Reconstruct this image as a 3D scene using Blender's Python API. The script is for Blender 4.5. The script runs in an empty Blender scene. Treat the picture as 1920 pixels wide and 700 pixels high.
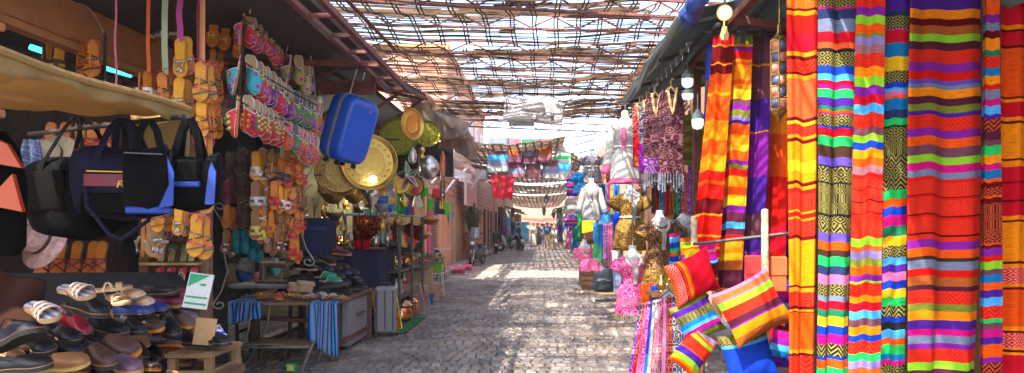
import bpy, math, random
from mathutils import Vector, Matrix, noise
random.seed(7)
R = math.radians
S = bpy.context.scene
COL = S.collection

# ---------------------------------------------------------------- camera, sky, sun, exposure
cam_d = bpy.data.cameras.new('camera'); cam = bpy.data.objects.new('camera', cam_d); COL.objects.link(cam)
cam.location = (0, 0, 1.55); cam.rotation_euler = (R(90), 0, 0)
cam_d.sensor_width = 36; cam_d.lens = 1300/1920*36
cam_d.shift_x = -55/1920; cam_d.shift_y = 75/1920
cam_d.clip_start = .05; cam_d.clip_end = 2000
S.camera = cam
SUN_EL, SUN_DIR = 52, Vector((-.42, -.80, 0)).normalized()      # where the sun stands, seen from the street
w = bpy.data.worlds.new('World'); S.world = w; w.use_nodes = True
nt = w.node_tree; bg = nt.nodes['Background']
sky = nt.nodes.new('ShaderNodeTexSky'); sky.sky_type = 'NISHITA'; sky.sun_disc = False
sky.sun_elevation = R(SUN_EL); sky.sun_rotation = math.atan2(SUN_DIR.x, SUN_DIR.y)
sky.air_density = 1.0; sky.dust_density = 2.5; sky.ozone_density = 1.0
nt.links.new(sky.outputs[0], bg.inputs[0]); bg.inputs[1].default_value = .15
sl = bpy.data.lights.new('sun', 'SUN'); sun = bpy.data.objects.new('sun', sl); COL.objects.link(sun)
sl.energy = 2.35; sl.angle = R(.5); sl.color = (1, .93, .82)
tosun = Vector((SUN_DIR.x*math.cos(R(SUN_EL)), SUN_DIR.y*math.cos(R(SUN_EL)), math.sin(R(SUN_EL))))
sun.rotation_euler = tosun.to_track_quat('Z', 'Y').to_euler(); sun.location = (0, -5, 12)
S.view_settings.view_transform = 'Standard'; S.view_settings.look = 'None'
S.view_settings.exposure = 2.55; S.view_settings.gamma = 1
S.render.engine = 'CYCLES'
S.cycles.max_bounces = 7; S.cycles.diffuse_bounces = 4; S.cycles.glossy_bounces = 3
S.cycles.transparent_max_bounces = 12; S.cycles.use_denoising = True
S.cycles.sample_clamp_indirect = 6

def P(px, py, d):
    """A point d metres down the street, on the line through a photo pixel."""
    return Vector(((px-1015)/1300*d, d, 1.55+(425-py)/1300*d))
def PX(px, X): return X*1300/(px-1015)

# ---------------------------------------------------------------- materials
MC = {}
def mat(name, c, rough=.6, metal=0, var=.18, sc=14, bump=.15, emit=0, c2=None, st=(1,1,1), trans=0, spec=.5, bsc=None, coat=0):
    if name in MC: return MC[name]
    m = bpy.data.materials.new(name); m.use_nodes = True; MC[name] = m
    n = m.node_tree.nodes; l = m.node_tree.links; b = n['Principled BSDF']
    b.inputs['Roughness'].default_value = rough; b.inputs['Metallic'].default_value = metal
    b.inputs['Specular IOR Level'].default_value = spec; b.inputs['Coat Weight'].default_value = coat
    tc = n.new('ShaderNodeTexCoord'); mp = n.new('ShaderNodeMapping'); mp.inputs['Scale'].default_value = st
    l.new(tc.outputs['Object'], mp.inputs[0])
    nz = n.new('ShaderNodeTexNoise'); nz.inputs['Scale'].default_value = sc; nz.inputs['Detail'].default_value = 5
    nz.inputs['Roughness'].default_value = .65
    l.new(mp.outputs[0], nz.inputs['Vector'])
    cr = n.new('ShaderNodeValToRGB'); l.new(nz.outputs[0], cr.inputs[0])
    lo = [x*(1-var) for x in c]; hi = [min(1, x*(1+var)) for x in (c2 or c)]
    cr.color_ramp.elements[0].position = .32; cr.color_ramp.elements[1].position = .68
    cr.color_ramp.elements[0].color = (*lo, 1); cr.color_ramp.elements[1].color = (*hi, 1)
    l.new(cr.outputs[0], b.inputs['Base Color'])
    if bump:
        bz = nz
        if bsc:
            bz = n.new('ShaderNodeTexNoise'); bz.inputs['Scale'].default_value = bsc; bz.inputs['Detail'].default_value = 3
            l.new(mp.outputs[0], bz.inputs['Vector'])
        bp = n.new('ShaderNodeBump'); bp.inputs['Strength'].default_value = bump; bp.inputs['Distance'].default_value = .02
        l.new(bz.outputs[0], bp.inputs['Height']); l.new(bp.outputs[0], b.inputs['Normal'])
        mr = n.new('ShaderNodeMapRange'); l.new(nz.outputs[0], mr.inputs[0])
        mr.inputs[3].default_value = max(.03, rough-.12); mr.inputs[4].default_value = min(1, rough+.12)
        l.new(mr.outputs[0], b.inputs['Roughness'])
    if emit:
        b.inputs['Emission Color'].default_value = (*c, 1); b.inputs['Emission Strength'].default_value = emit
    if trans:
        tr = n.new('ShaderNodeBsdfTranslucent'); mx = n.new('ShaderNodeMixShader'); mx.inputs[0].default_value = trans
        l.new(cr.outputs[0], tr.inputs[0]); l.new(b.outputs[0], mx.inputs[1]); l.new(tr.outputs[0], mx.inputs[2])
        l.new(mx.outputs[0], n['Material Output'].inputs[0])
    return m

def math_node(nt, op, a, b=None, c=None):
    n = nt.nodes.new('ShaderNodeMath'); n.operation = op
    for i, v in enumerate((a, b, c)):
        if v is None: continue
        if isinstance(v, (int, float)): n.inputs[i].default_value = v
        else: nt.links.new(v, n.inputs[i])
    return n.outputs[0]

def cloth_material(name, unit=.042, trans=.12, rough=.85):
    """Woven cloth: colours come with the stripes of the mesh, woven figures and thread streaks from its own u,v in metres."""
    m = bpy.data.materials.new(name); m.use_nodes = True; t = m.node_tree; n = t.nodes; l = t.links; b = n['Principled BSDF']
    A = lambda s: (lambda q: (setattr(q, 'attribute_name', s), q)[1])(n.new('ShaderNodeAttribute'))
    ca, cb, pt = A('colA'), A('colB'), A('pat')
    uv = n.new('ShaderNodeUVMap'); sp = n.new('ShaderNodeSeparateXYZ'); l.new(uv.outputs[0], sp.inputs[0])
    u, v = sp.outputs[0], sp.outputs[1]; mn = lambda *a: math_node(t, *a)
    def tri(x, p): return mn('ABSOLUTE', mn('SUBTRACT', mn('FRACT', mn('DIVIDE', x, p)), .5))
    d1 = mn('ADD', tri(u, unit), tri(v, unit))                         # nested diamonds
    k1 = mn('GREATER_THAN', mn('FRACT', mn('MULTIPLY', d1, 3.0)), .52)
    k2 = mn('GREATER_THAN', mn('FRACT', mn('DIVIDE', mn('ADD', v, mn('MULTIPLY', tri(u, unit), unit*1.5)), unit*.55)), .55)   # chevrons
    d3 = mn('MAXIMUM', mn('MULTIPLY', tri(u, unit*.62), 1.0), mn('SUBTRACT', mn('ADD', tri(u, unit*.62), mn('MULTIPLY', tri(v, unit*1.7), 1.25)), .35))
    k3 = mn('GREATER_THAN', mn('FRACT', mn('MULTIPLY', d3, 4.2)), .5)  # long lozenges
    p = pt.outputs['Fac']
    is_ = lambda x: mn('COMPARE', p, float(x), .3)
    k = mn('ADD', mn('ADD', mn('MULTIPLY', k1, is_(1)), mn('MULTIPLY', k2, is_(2))), mn('MULTIPLY', k3, is_(3)))
    # paisley print
    vo = n.new('ShaderNodeTexVoronoi'); vo.inputs['Scale'].default_value = 1/(unit*2.2); l.new(uv.outputs[0], vo.inputs['Vector'])
    nw = n.new('ShaderNodeTexNoise'); nw.inputs['Scale'].default_value = 12; nw.inputs['Detail'].default_value = 4; l.new(uv.outputs[0], nw.inputs['Vector'])
    k4 = mn('GREATER_THAN', mn('FRACT', mn('ADD', mn('MULTIPLY', vo.outputs['Distance'], 3.3), nw.outputs[0])), .55)
    k = mn('ADD', k, mn('MULTIPLY', k4, is_(4)))
    mx = n.new('ShaderNodeMix'); mx.data_type = 'RGBA'; l.new(mn('MULTIPLY', k, .8), mx.inputs[0]); l.new(ca.outputs[0], mx.inputs[6]); l.new(cb.outputs[0], mx.inputs[7])
    cx = n.new('ShaderNodeCombineXYZ'); l.new(mn('MULTIPLY', u, 26.0), cx.inputs[0]); l.new(mn('MULTIPLY', v, 420.0), cx.inputs[1])
    nz = n.new('ShaderNodeTexNoise'); nz.inputs['Scale'].default_value = 1; nz.inputs['Detail'].default_value = 3; l.new(cx.outputs[0], nz.inputs['Vector'])
    amt = mn('MULTIPLY', mn('SUBTRACT', nz.outputs[0], .5), mn('MULTIPLY_ADD', ca.outputs['Alpha'], 2.4, .55))
    hs = n.new('ShaderNodeHueSaturation'); l.new(mx.outputs[2], hs.inputs['Color'])
    l.new(mn('ADD', 1.0, amt), hs.inputs['Value'])
    l.new(hs.outputs[0], b.inputs['Base Color'])
    b.inputs['Roughness'].default_value = rough; b.inputs['Specular IOR Level'].default_value = .1
    bp = n.new('ShaderNodeBump'); bp.inputs['Strength'].default_value = .35; bp.inputs['Distance'].default_value = .004
    nb = n.new('ShaderNodeTexNoise'); nb.inputs['Scale'].default_value = 38; nb.inputs['Detail'].default_value = 4; l.new(uv.outputs[0], nb.inputs['Vector'])
    l.new(nb.outputs[0], bp.inputs['Height']); l.new(bp.outputs[0], b.inputs['Normal'])
    tr = n.new('ShaderNodeBsdfTranslucent'); ms = n.new('ShaderNodeMixShader'); ms.inputs[0].default_value = trans
    l.new(hs.outputs[0], tr.inputs[0]); l.new(b.outputs[0], ms.inputs[1]); l.new(tr.outputs[0], ms.inputs[2]); l.new(ms.outputs[0], n['Material Output'].inputs[0])
    return m
CLOTH = cloth_material('woven_cloth')
PRINT = cloth_material('printed_cloth', .024, .08, .6)

# ---------------------------------------------------------------- mesh builder
class MB:
    def __init__(s): s.v = []; s.f = []; s.m = []; s.uv = {}; s.fa = None
    def add(s, vs, fs, mi=0):
        o = len(s.v); s.v += [tuple(x) for x in vs]
        for f in fs: s.f.append(tuple(i+o for i in f)); s.m.append(mi)
        return o
    def box(s, c, size, M=None, bev=.004, mi=0):
        hx, hy, hz = (x/2 for x in size); b = min(bev, hx*.4, hy*.4, hz*.4)
        vs = []; c = Vector(c)
        for sx in (-1, 1):
            for sy in (-1, 1):
                for sz in (-1, 1):
                    vs += [(sx*hx, sy*(hy-b), sz*(hz-b)), (sx*(hx-b), sy*hy, sz*(hz-b)), (sx*(hx-b), sy*(hy-b), sz*hz)]
        I = lambda sx, sy, sz, k: ((sx > 0)*4+(sy > 0)*2+(sz > 0))*3+k
        fs = []
        for a in range(3):
            o1, o2 = [(1, 2), (2, 0), (0, 1)][a]
            for sg in (-1, 1):
                q = []
                for (p, r) in ((-1, -1), (1, -1), (1, 1), (-1, 1)):
                    t = [0, 0, 0]; t[a] = sg; t[o1] = p; t[o2] = r; q.append(I(*t, a))
                fs.append(q if sg > 0 else q[::-1])
        for a in range(3):
            o1, o2 = [(1, 2), (2, 0), (0, 1)][a]
            for p in (-1, 1):
                for r in (-1, 1):
                    t = [0, 0, 0]; t[o1] = p; t[o2] = r; t1 = list(t); t1[a] = -1; t2 = list(t); t2[a] = 1
                    q = [I(*t1, o1), I(*t2, o1), I(*t2, o2), I(*t1, o2)]
                    fs.append(q if p*r > 0 else q[::-1])
        for sx in (-1, 1):
            for sy in (-1, 1):
                for sz in (-1, 1):
                    q = [I(sx, sy, sz, 0), I(sx, sy, sz, 1), I(sx, sy, sz, 2)]
                    fs.append(q if sx*sy*sz > 0 else q[::-1])
        vs = [(M @ Vector(x) if M else Vector(x)) + c for x in vs]
        s.add(vs, fs, mi); return s
    def bar(s, a, b, w=.03, h=None, mi=0, bev=.003):
        """A square bar from a to b."""
        a, b = Vector(a), Vector(b); d = b-a; L = d.length
        if L < 1e-6: return s
        M = d.to_track_quat('X', 'Z').to_matrix()
        return s.box((a+b)/2, (L, w, h or w), M, bev, mi)
    def tube(s, pts, r=.01, n=8, mi=0, cap=True):
        pts = [Vector(p) for p in pts]; N = len(pts); rs = r if isinstance(r, (list, tuple)) else [r]*N
        vs = []; up = None
        for i, p in enumerate(pts):
            t = (pts[min(i+1, N-1)]-pts[max(i-1, 0)])
            t = t.normalized() if t.length > 1e-9 else Vector((0, 0, 1))
            if up is None: up = t.orthogonal().normalized()
            up = (up - t*up.dot(t)); up = up.normalized() if up.length > 1e-6 else t.orthogonal().normalized()
            s2 = t.cross(up)
            for k in range(n):
                a = 2*math.pi*k/n; vs.append(p + (up*math.cos(a)+s2*math.sin(a))*rs[i])
        fs = [(i*n+k, i*n+(k+1) % n, (i+1)*n+(k+1) % n, (i+1)*n+k) for i in range(N-1) for k in range(n)]
        if cap: fs += [tuple(range(n))[::-1], tuple(range((N-1)*n, N*n))]
        s.add(vs, fs, mi); return s
    def lathe(s, prof, n=20, M=None, mi=0, cap=True):
        """prof: (radius, z) pairs."""
        vs = []
        for r, z in prof:
            for k in range(n):
                a = 2*math.pi*k/n; p = Vector((r*math.cos(a), r*math.sin(a), z)); vs.append(M @ p if M else p)
        N = len(prof)
        fs = [(i*n+k, i*n+(k+1) % n, (i+1)*n+(k+1) % n, (i+1)*n+k) for i in range(N-1) for k in range(n)]
        if cap:
            if prof[0][0] > 1e-4: fs.append(tuple(range(n))[::-1])
            if prof[-1][0] > 1e-4: fs.append(tuple(range((N-1)*n, N*n)))
        s.add(vs, fs, mi); return s
    def loft(s, rings, n=16, mi=0, cap=True, M=None):
        """rings: (cx, cy, z, rx, ry) ellipses."""
        vs = []
        for cx, cy, z, rx, ry in rings:
            for k in range(n):
                a = 2*math.pi*k/n; p = Vector((cx+rx*math.cos(a), cy+ry*math.sin(a), z)); vs.append(M @ p if M else p)
        N = len(rings)
        fs = [(i*n+k, i*n+(k+1) % n, (i+1)*n+(k+1) % n, (i+1)*n+k) for i in range(N-1) for k in range(n)]
        if cap: fs += [tuple(range(n))[::-1], tuple(range((N-1)*n, N*n))]
        s.add(vs, fs, mi); return s
    def ball(s, c, r, n=12, m=8, mi=0, sc=(1, 1, 1), M=None):
        c = Vector(c); pr = [(math.sin(math.pi*i/m)*r, -math.cos(math.pi*i/m)*r) for i in range(m+1)]
        vs = []
        for a, z in pr:
            a = max(a, 1e-5)
            for k in range(n):
                t = 2*math.pi*k/n; p = Vector((a*math.cos(t)*sc[0], a*math.sin(t)*sc[1], z*sc[2])); vs.append((M @ p if M else p)+c)
        s.add(vs, [(i*n+k, i*n+(k+1) % n, (i+1)*n+(k+1) % n, (i+1)*n+k) for i in range(m) for k in range(n)], mi); return s
    def prism(s, poly, depth, M=None, mi=0, c=(0, 0, 0)):
        """poly in local x,y extruded along z by depth."""
        n = len(poly); c = Vector(c)
        vs = [Vector((x, y, 0)) for x, y in poly]+[Vector((x, y, depth)) for x, y in poly]
        vs = [(M @ p if M else p)+c for p in vs]
        s.add(vs, [tuple(range(n))[::-1], tuple(range(n, 2*n))]+[(i, (i+1) % n, n+(i+1) % n, n+i) for i in range(n)], mi); return s
    def grid(s, fn, nu, nv, mi=0):
        vs = [fn(i/nu, j/nv) for j in range(nv+1) for i in range(nu+1)]
        s.add(vs, [(j*(nu+1)+i, j*(nu+1)+i+1, (j+1)*(nu+1)+i+1, (j+1)*(nu+1)+i) for j in range(nv) for i in range(nu)], mi); return s
    def build(s, name, mats, parent=None, smooth=38, solid=0):
        me = bpy.data.meshes.new(name); me.from_pydata(s.v, [], s.f)
        for m in (mats if isinstance(mats, (list, tuple)) else [mats]): me.materials.append(m)
        if any(s.m): me.polygons.foreach_set('material_index', s.m)
        if smooth:
            me.polygons.foreach_set('use_smooth', [True]*len(me.polygons)); me.set_sharp_from_angle(angle=R(smooth))
        me.update(); o = bpy.data.objects.new(name, me); COL.objects.link(o)
        if parent: o.parent = parent
        if solid:
            q = o.modifiers.new('thickness', 'SOLIDIFY'); q.thickness = solid; q.offset = 0
        return o

LABELS = {}
def tag(o, label=None, cat=None, group=None, kind=None):
    if label: o['label'] = label
    if cat: o['category'] = cat
    if group: o['group'] = group
    if kind: o['kind'] = kind
    return o
def thing(name, label, cat, loc=(0, 0, 0), rz=0, group=None):
    o = bpy.data.objects.new(name, None); COL.objects.link(o); o.location = loc; o.rotation_euler = (0, 0, rz); o.empty_display_size = .1
    return tag(o, label, cat, group)
def single(mb, name, mats, label, cat, group=None, loc=None, **k):
    o = mb.build(name, mats, None, **k)
    if loc is not None: o.location = loc
    return tag(o, label, cat, group)
def dup(root):
    r = root.copy(); COL.objects.link(r)
    for ch in list(root.children):
        c = ch.copy(); COL.objects.link(c); c.parent = r
        for g in list(ch.children):
            d = g.copy(); COL.objects.link(d); d.parent = c
    return r
PROTO = {}
def inst(key, builder, M, label, cat, group=None):
    if key in PROTO: o = dup(PROTO[key])
    else: o = builder(); PROTO[key] = o
    o.matrix_basis = M
    tag(o, label, cat)
    if group: o['group'] = group
    return o
def frame(o, x, y, z, s=1.0):
    x, y, z = Vector(x).normalized()*s, Vector(y).normalized()*s, Vector(z).normalized()*s
    return Matrix(((x.x, y.x, z.x, o[0]), (x.y, y.y, z.y, o[1]), (x.z, y.z, z.z, o[2]), (0, 0, 0, 1)))
ORD = 'first second third fourth fifth sixth seventh eighth ninth tenth eleventh twelfth thirteenth fourteenth fifteenth sixteenth seventeenth eighteenth nineteenth twentieth'.split()
def rnd(a, b): return random.uniform(a, b)

# ---------------------------------------------------------------- woven stripes
CC = dict(R=(.56,.007,.004), O=(.70,.075,.003), A=(.76,.22,.003), Y=(.70,.40,.01), C=(.50,.003,.016), D=(.11,.002,.004), N=(.02,.03,.10), K=(.012,.011,.014),
 B=(.006,.04,.42), T=(.004,.14,.38), L=(.06,.34,.70), I=(.06,.012,.24), P=(.19,.012,.27), V=(.22,.17,.42), G=(.015,.46,.10), E=(.22,.50,.02), F=(.01,.16,.07),
 Q=(.17,.19,.02), M=(.52,.004,.17), S=(.15,.18,.29), W=(.14,.045,.07), H=(.075,.010,.03), X=(.36,.085,.015), Z=(.68,.085,.022), U=(.28,.11,.13), J=(.15,.075,.012), a=(.10,.06,.42), b=(.05,.02,.012), w=(.36,.355,.35), p=(.60,.13,.30))
PB = dict(K=(.33,.28,.06), R=(.64,.045,.015), O=(.74,.15,.02), D=(.5,.09,.03), H=(.20,.11,.10), J=(.46,.28,.08), M=(.75,.3,.5), p=(.5,.1,.22), N=(.4,.35,.3), w=(.40,.37,.34), C=(.85,.25,.2), b=(.34,.17,.07), P=(.5,.3,.5))
MOT = set('OGLSQVUWZXaMA')
def parse(s):
    out = []
    for tk in s.split():
        i = 0
        while i < len(tk) and (tk[i].isdigit() or tk[i] in '.-'): i += 1
        out.append((float(tk[:i]), tk[i], int(tk[i+1]) if len(tk) > i+1 and tk[i+1].isdigit() else 0))
    return out
def stripe_mesh(fn, width, height, stripes, nu, name, material, row=.03, parent=None, wu=None):
    """fn(u, v) -> point; stripes: (start in 0..1, letter, figure)."""
    vs, fs, ca, cb, pt, uvs = [], [], [], [], [], []
    rows = []
    for k, (a, ch, fg) in enumerate(stripes):
        b = stripes[k+1][0] if k+1 < len(stripes) else 1.0
        n = max(1, int(math.ceil((b-a)*height/row)))
        rows += [(a+(b-a)*j/n, ch, fg) for j in range(n)]
    rows.append((1.0, None, 0)); W = nu+1
    for v, _, _ in rows:
        for i in range(W):
            u = i/nu; vs.append(tuple(fn(u, v))); uvs.append((u*width, v*height))
    for j in range(len(rows)-1):
        c = CC[rows[j][1]]; d = PB.get(rows[j][1], tuple(min(1, x*1.6+.1) for x in c))
        for i in range(nu):
            fs.append((j*W+i, j*W+i+1, (j+1)*W+i+1, (j+1)*W+i)); ca += [*c, .55 if rows[j][1] in MOT else .12]; cb += [*d, 1]; pt.append(rows[j][2])
    me = bpy.data.meshes.new(name); me.from_pydata(vs, [], fs); me.materials.append(material)
    me.attributes.new('colA', 'FLOAT_COLOR', 'FACE').data.foreach_set('color', ca)
    me.attributes.new('colB', 'FLOAT_COLOR', 'FACE').data.foreach_set('color', cb)
    me.attributes.new('pat', 'FLOAT', 'FACE').data.foreach_set('value', [float(x) for x in pt])
    ul = me.uv_layers.new(name='UVMap'); fl = []
    for f in fs:
        for i in f: fl += uvs[i]
    ul.data.foreach_set('uv', fl)
    me.polygons.foreach_set('use_smooth', [True]*len(fs)); me.update()
    o = bpy.data.objects.new(name, me); COL.objects.link(o)
    if parent: o.parent = parent
    return o
def textile(name, label, cat, cs, st, group=None, fold=.012, nf=3, seed=0, nu=22, material=None, parent=None, flare=1.0, y0=None, y1=None, solid=.003):
    TL, TR, BR, BL = [P(*c) for c in cs]
    pr = parse(st); y0 = cs[0][1] if y0 is None else y0; y1 = cs[3][1] if y1 is None else y1
    sp = [(max(0, min(1, (a-y0)/(y1-y0))), c, g) for a, c, g in pr]
    q = []
    for k, x in enumerate(sp):
        nx = sp[k+1][0] if k+1 < len(sp) else 1
        if nx-x[0] > 1e-4: q.append(x)
    if q[0][0] > 0: q[0] = (0.0, q[0][1], q[0][2])
    wd = ((TR-TL).length+(BR-BL).length)/2; ht = ((BL-TL).length+(BR-TR).length)/2
    nrm = (TR-TL).cross(BL-TL).normalized()
    rg = random.Random(seed*7+3); ph = [rg.uniform(0, 6.28) for _ in range(5)]
    def fn(u, v):
        a = TL.lerp(TR, u); b = BL.lerp(BR, u); p = a.lerp(b, v); g = .45+.55*flare*v
        s = fold*g*(math.sin(6.28*nf*u+ph[0]+.7*math.sin(3*v+ph[1]))+.55*math.sin(6.28*nf*1.7*u+ph[2]+1.2*v)+.5*math.sin(2.2*u+5*v+ph[3]))
        z = -.004*math.sin(6.28*.8*u+ph[4])*math.sin(3.14*v)+.0025*math.sin(6.28*1.9*u+ph[1]+4*v) - fold*.35*abs(math.sin(3.14*(u*1.5+ph[2])))*math.sin(3.1*v)
        return p+nrm*s+Vector((0, 0, z))
    o = stripe_mesh(fn, wd, ht, q, nu, name, material or CLOTH, parent=parent)
    if solid: m = o.modifiers.new('thickness', 'SOLIDIFY'); m.thickness = solid; m.offset = 0
    return tag(o, label, cat, group) if not parent else o
# ================================================================ the setting
M_ground = mat('ground_dirt', (.16, .14, .13), .9, var=.3, sc=6)
def street():
    mb = MB(); mb.add([(-60, -30, -.03), (60, -30, -.03), (60, 400, -.03), (-60, 400, -.03)], [(0, 1, 2, 3)])
    tag(mb.build('ground', M_ground, smooth=0), kind='structure')
    # setts: every stone a bevelled block standing a little proud of the joint
    rg = random.Random(3); vs = []; fs = []; ca = []
    y = 4.6
    while y < 62:
        ln = .165 if y < 30 else .33
        wd0 = .118 if y < 30 else .24
        x = -4.1 + rg.uniform(0, wd0); wave = .03*math.sin(y*.7)
        while x < 3.4:
            wd = wd0*rg.uniform(.82, 1.2); g = .006; b = .012
            z = .012*noise.noise((x*.8, y*.8, 0))+rg.uniform(-.004, .004); tx, ty = rg.uniform(-.03, .03), rg.uniform(-.03, .03)
            o = len(vs); x0, x1 = x+g, x+wd-g; y0, y1 = y+g+wave*0, y+ln-g
            j = [rg.uniform(-.006, .006) for _ in range(8)]
            crn = [(x0+j[0], y0+j[1]), (x1+j[2], y0+j[3]), (x1+j[4], y1+j[5]), (x0+j[6], y1+j[7])]
            cx, cy = (x0+x1)/2, (y0+y1)/2
            for (px, py) in crn: vs.append((px, py, -.025))
            for (px, py) in crn:
                ix, iy = px+(b if px < cx else -b), py+(b if py < cy else -b)
                vs.append((ix, iy, z+tx*(ix-cx)+ty*(iy-cy)))
            fs += [(o+4, o+5, o+6, o+7)]+[(o+k, o+(k+1) % 4, o+4+(k+1) % 4, o+4+k) for k in range(4)]
            t = rg.uniform(.7, 1.25); r = rg.random()
            c = (.33*t, .30*t, .275*t) if r < .62 else ((.38*t, .31*t, .255*t) if r < .88 else (.23*t, .225*t, .235*t))
            ca += [*c, 1]*5
            x += wd
        y += ln
    me = bpy.data.meshes.new('street'); me.from_pydata(vs, [], fs)
    me.attributes.new('colA', 'FLOAT_COLOR', 'FACE').data.foreach_set('color', ca); me.update()
    m = mat('street_setts', (.3, .27, .25), .62, var=.1, sc=9, bump=.25, bsc=60)
    n = m.node_tree.nodes; l = m.node_tree.links
    at = n.new('ShaderNodeAttribute'); at.attribute_name = 'colA'
    mx = n.new('ShaderNodeMix'); mx.data_type = 'RGBA'; mx.blend_type = 'MULTIPLY'; mx.inputs[0].default_value = 1
    nz = n.new('ShaderNodeTexNoise'); nz.inputs['Scale'].default_value = 1.3; nz.inputs['Detail'].default_value = 6
    tc = n.new('ShaderNodeTexCoord'); l.new(tc.outputs['Object'], nz.inputs['Vector'])
    cr = n.new('ShaderNodeValToRGB'); cr.color_ramp.elements[0].color = (.50, .46, .44, 1); cr.color_ramp.elements[1].color = (1.15, 1.12, 1.08, 1)
    cr.color_ramp.elements[0].position = .3; cr.color_ramp.elements[1].position = .7
    l.new(nz.outputs[0], cr.inputs[0]); l.new(at.outputs[0], mx.inputs[6]); l.new(cr.outputs[0], mx.inputs[7]); l.new(mx.outputs[2], n['Principled BSDF'].inputs['Base Color'])
    me.materials.append(m); o = bpy.data.objects.new('street', me); COL.objects.link(o); tag(o, kind='structure')
street()

# ---------------------------------------------------------------- reed roof on rusty trusses
M_reed = mat('reed', (.055, .034, .02), .95, var=.4, sc=3, c2=(.115, .074, .045), spec=.1)
M_batten = mat('batten', (.12, .075, .045), .85, var=.3)
M_rust = mat('red_iron', (.14, .038, .025), .6, var=.45, sc=9, bump=.3)
M_darkiron = mat('dark_iron', (.035, .03, .03), .5, var=.4, sc=20)
ROOF = 4.40
def reed_mat(label, y0, y1, x0, x1, pitch, cover, seed, z=ROOF, sag=.12, hole=.06, tilt=0.0, bat=.34, segs=24, th=.016, gap=.24):
    rg = random.Random(seed); mb = MB(); nb = MB(); y = y0
    zf = lambda x, yy: z+tilt*(x-x0)-sag*math.sin(math.pi*(x-x0)/(x1-x0))*(.6+.4*math.sin(yy*2.1+seed))-.05*math.sin(yy*3.1)+.05*noise.noise((x*1.3, yy*1.3, seed))
    while y < y1:
        pr = None; wdt = .017*cover*rg.uniform(.7, 1.35); dz = rg.uniform(-.02, .02)
        sl = rg.uniform(-.05, .05)*pitch*4; run = rg.random() > hole
        for i in range(segs+1):
            x = x0+(x1-x0)*i/segs+rg.uniform(-.05, .05)
            yy = y+sl*(i/segs-.5)+pitch*.55*noise.noise((x*1.7, y*3.0, seed))+rg.uniform(-.1, .1)*pitch
            if rg.random() < hole: run = not run
            elif not run and rg.random() < .62: run = True
            cur = (x, yy, zf(x, yy)+dz)
            if pr and run and noise.noise((x*1.1+7, y*.55, seed*3.1)) < gap:
                w2 = wdt/2*rg.uniform(.75, 1.2)
                a, b = pr, cur; t = th/2
                mb.add([(a[0], a[1]-w2, a[2]-t), (a[0], a[1]+w2, a[2]-t*.3), (a[0], a[1]+w2, a[2]+t), (a[0], a[1]-w2, a[2]+t),
                        (b[0], b[1]-w2, b[2]-t), (b[0], b[1]+w2, b[2]-t*.3), (b[0], b[1]+w2, b[2]+t), (b[0], b[1]-w2, b[2]+t)],
                       [(0, 1, 5, 4), (1, 2, 6, 5), (2, 3, 7, 6), (3, 0, 4, 7)])
            pr = cur
        y += pitch*rg.uniform(.8, 1.25)
    x = x0+.1
    while x < x1:
        for dx in (0, .05):
            pts = []
            for k in range(9):
                yy = y0+(y1-y0)*k/8; xx = x+dx+.05*noise.noise((x, yy*1.5, seed+5))
                pts.append((xx, yy, zf(xx, yy)-.03))
            for a, b in zip(pts, pts[1:]): nb.bar(a, b, .02, .014)
        x += bat*rg.uniform(.85, 1.15)
    o = thing('reed_mat', label, 'roof mat', (0, 0, 0), group='reed mats over the street')
    mb.build('reeds', M_reed, o, smooth=0); nb.build('batten_lattice', M_batten, o, smooth=0)
    return o
ys = [-5.5, -2.5, .6, 3.4, 6.0, 8.15, 10.4, 12.6, 15.0, 18.1]
rows = ['behind the first open sky panel', 'over the shawl stall', 'over the hanging bags', 'above the shoe stall', 'above the first visible truss', 'between the first pair of trusses', 'above the blue suitcase', 'above the brass trays', 'running up to the printed banner']
for k in range(9):
    reed_mat('brown reed mat with gaps of daylight, ' + rows[k], ys[k], ys[k+1]-.03, -3.3, 2.15, .043, (.8, .8, .8, .95, 1.4, 1.45, 1.5, 1.55, 1.8)[k], 11+k, z=ROOF+.03*(k % 2), sag=.10+.05*(k % 3), gap=(.24, .24, .24, .24, .29, .28, .28, .32, .55)[k], hole=(.10, .10, .10, .10, .12, .12, .11, .11, .06)[k])
# the closely woven skirt hanging down on the shop side
def skirt():
    mb = MB(); rg = random.Random(5)
    a0, a1 = Vector((2.0, 9.6, 4.35)), Vector((1.9, 17.2, 4.35))
    for j in range(26):
        z = -j*.062
        for i in range(30):
            if rg.random() < .12: continue
            p = a0.lerp(a1, i/30)+Vector((.12*j/26, 0, z+rg.uniform(-.01, .01))); q = a0.lerp(a1, (i+1)/30)+Vector((.12*j/26, 0, z+rg.uniform(-.01, .01)))
            mb.bar(p, q, .012, .046, bev=0)
    for i in range(14):
        p = a0.lerp(a1, i/13); mb.bar(p+Vector((-.012, 0, 0)), p+Vector((.108, 0, -1.6)), .02, .02, bev=0)
    single(mb, 'woven_screen', M_reed, 'closely woven brown reed screen hanging down at the edge of the roof', 'reed screen', smooth=0)
skirt()
def truss(label, d, zb=4.2, h=.19, x0=-3.25, x1=2.35, dd=.35, dz=-.10, n=9, bent=0):
    o = thing('roof_truss', label, 'truss', (0, 0, 0), group='rusty red trusses under the reed roof')
    A = lambda t, z: Vector((x0+(x1-x0)*t, d+dd*t, z+dz*t))
    b = MB(); b.bar(A(0, zb), A(1, zb), .035, .032); b.build('bottom_chord', M_rust, o)
    b = MB(); b.bar(A(0, zb+h), A(1, zb+h), .035, .032); b.build('top_chord', M_rust, o)
    b = MB()
    for i in range(n):
        p, q = A(i/n, zb+.02), A((i+.5)/n, zb+h-.02); r = A((i+1)/n, zb+.02)
        b.bar(p, q, .02, .02); b.bar(q, r, .02, .02)
    b.build('web_bars', M_rust, o)
    return o
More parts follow.
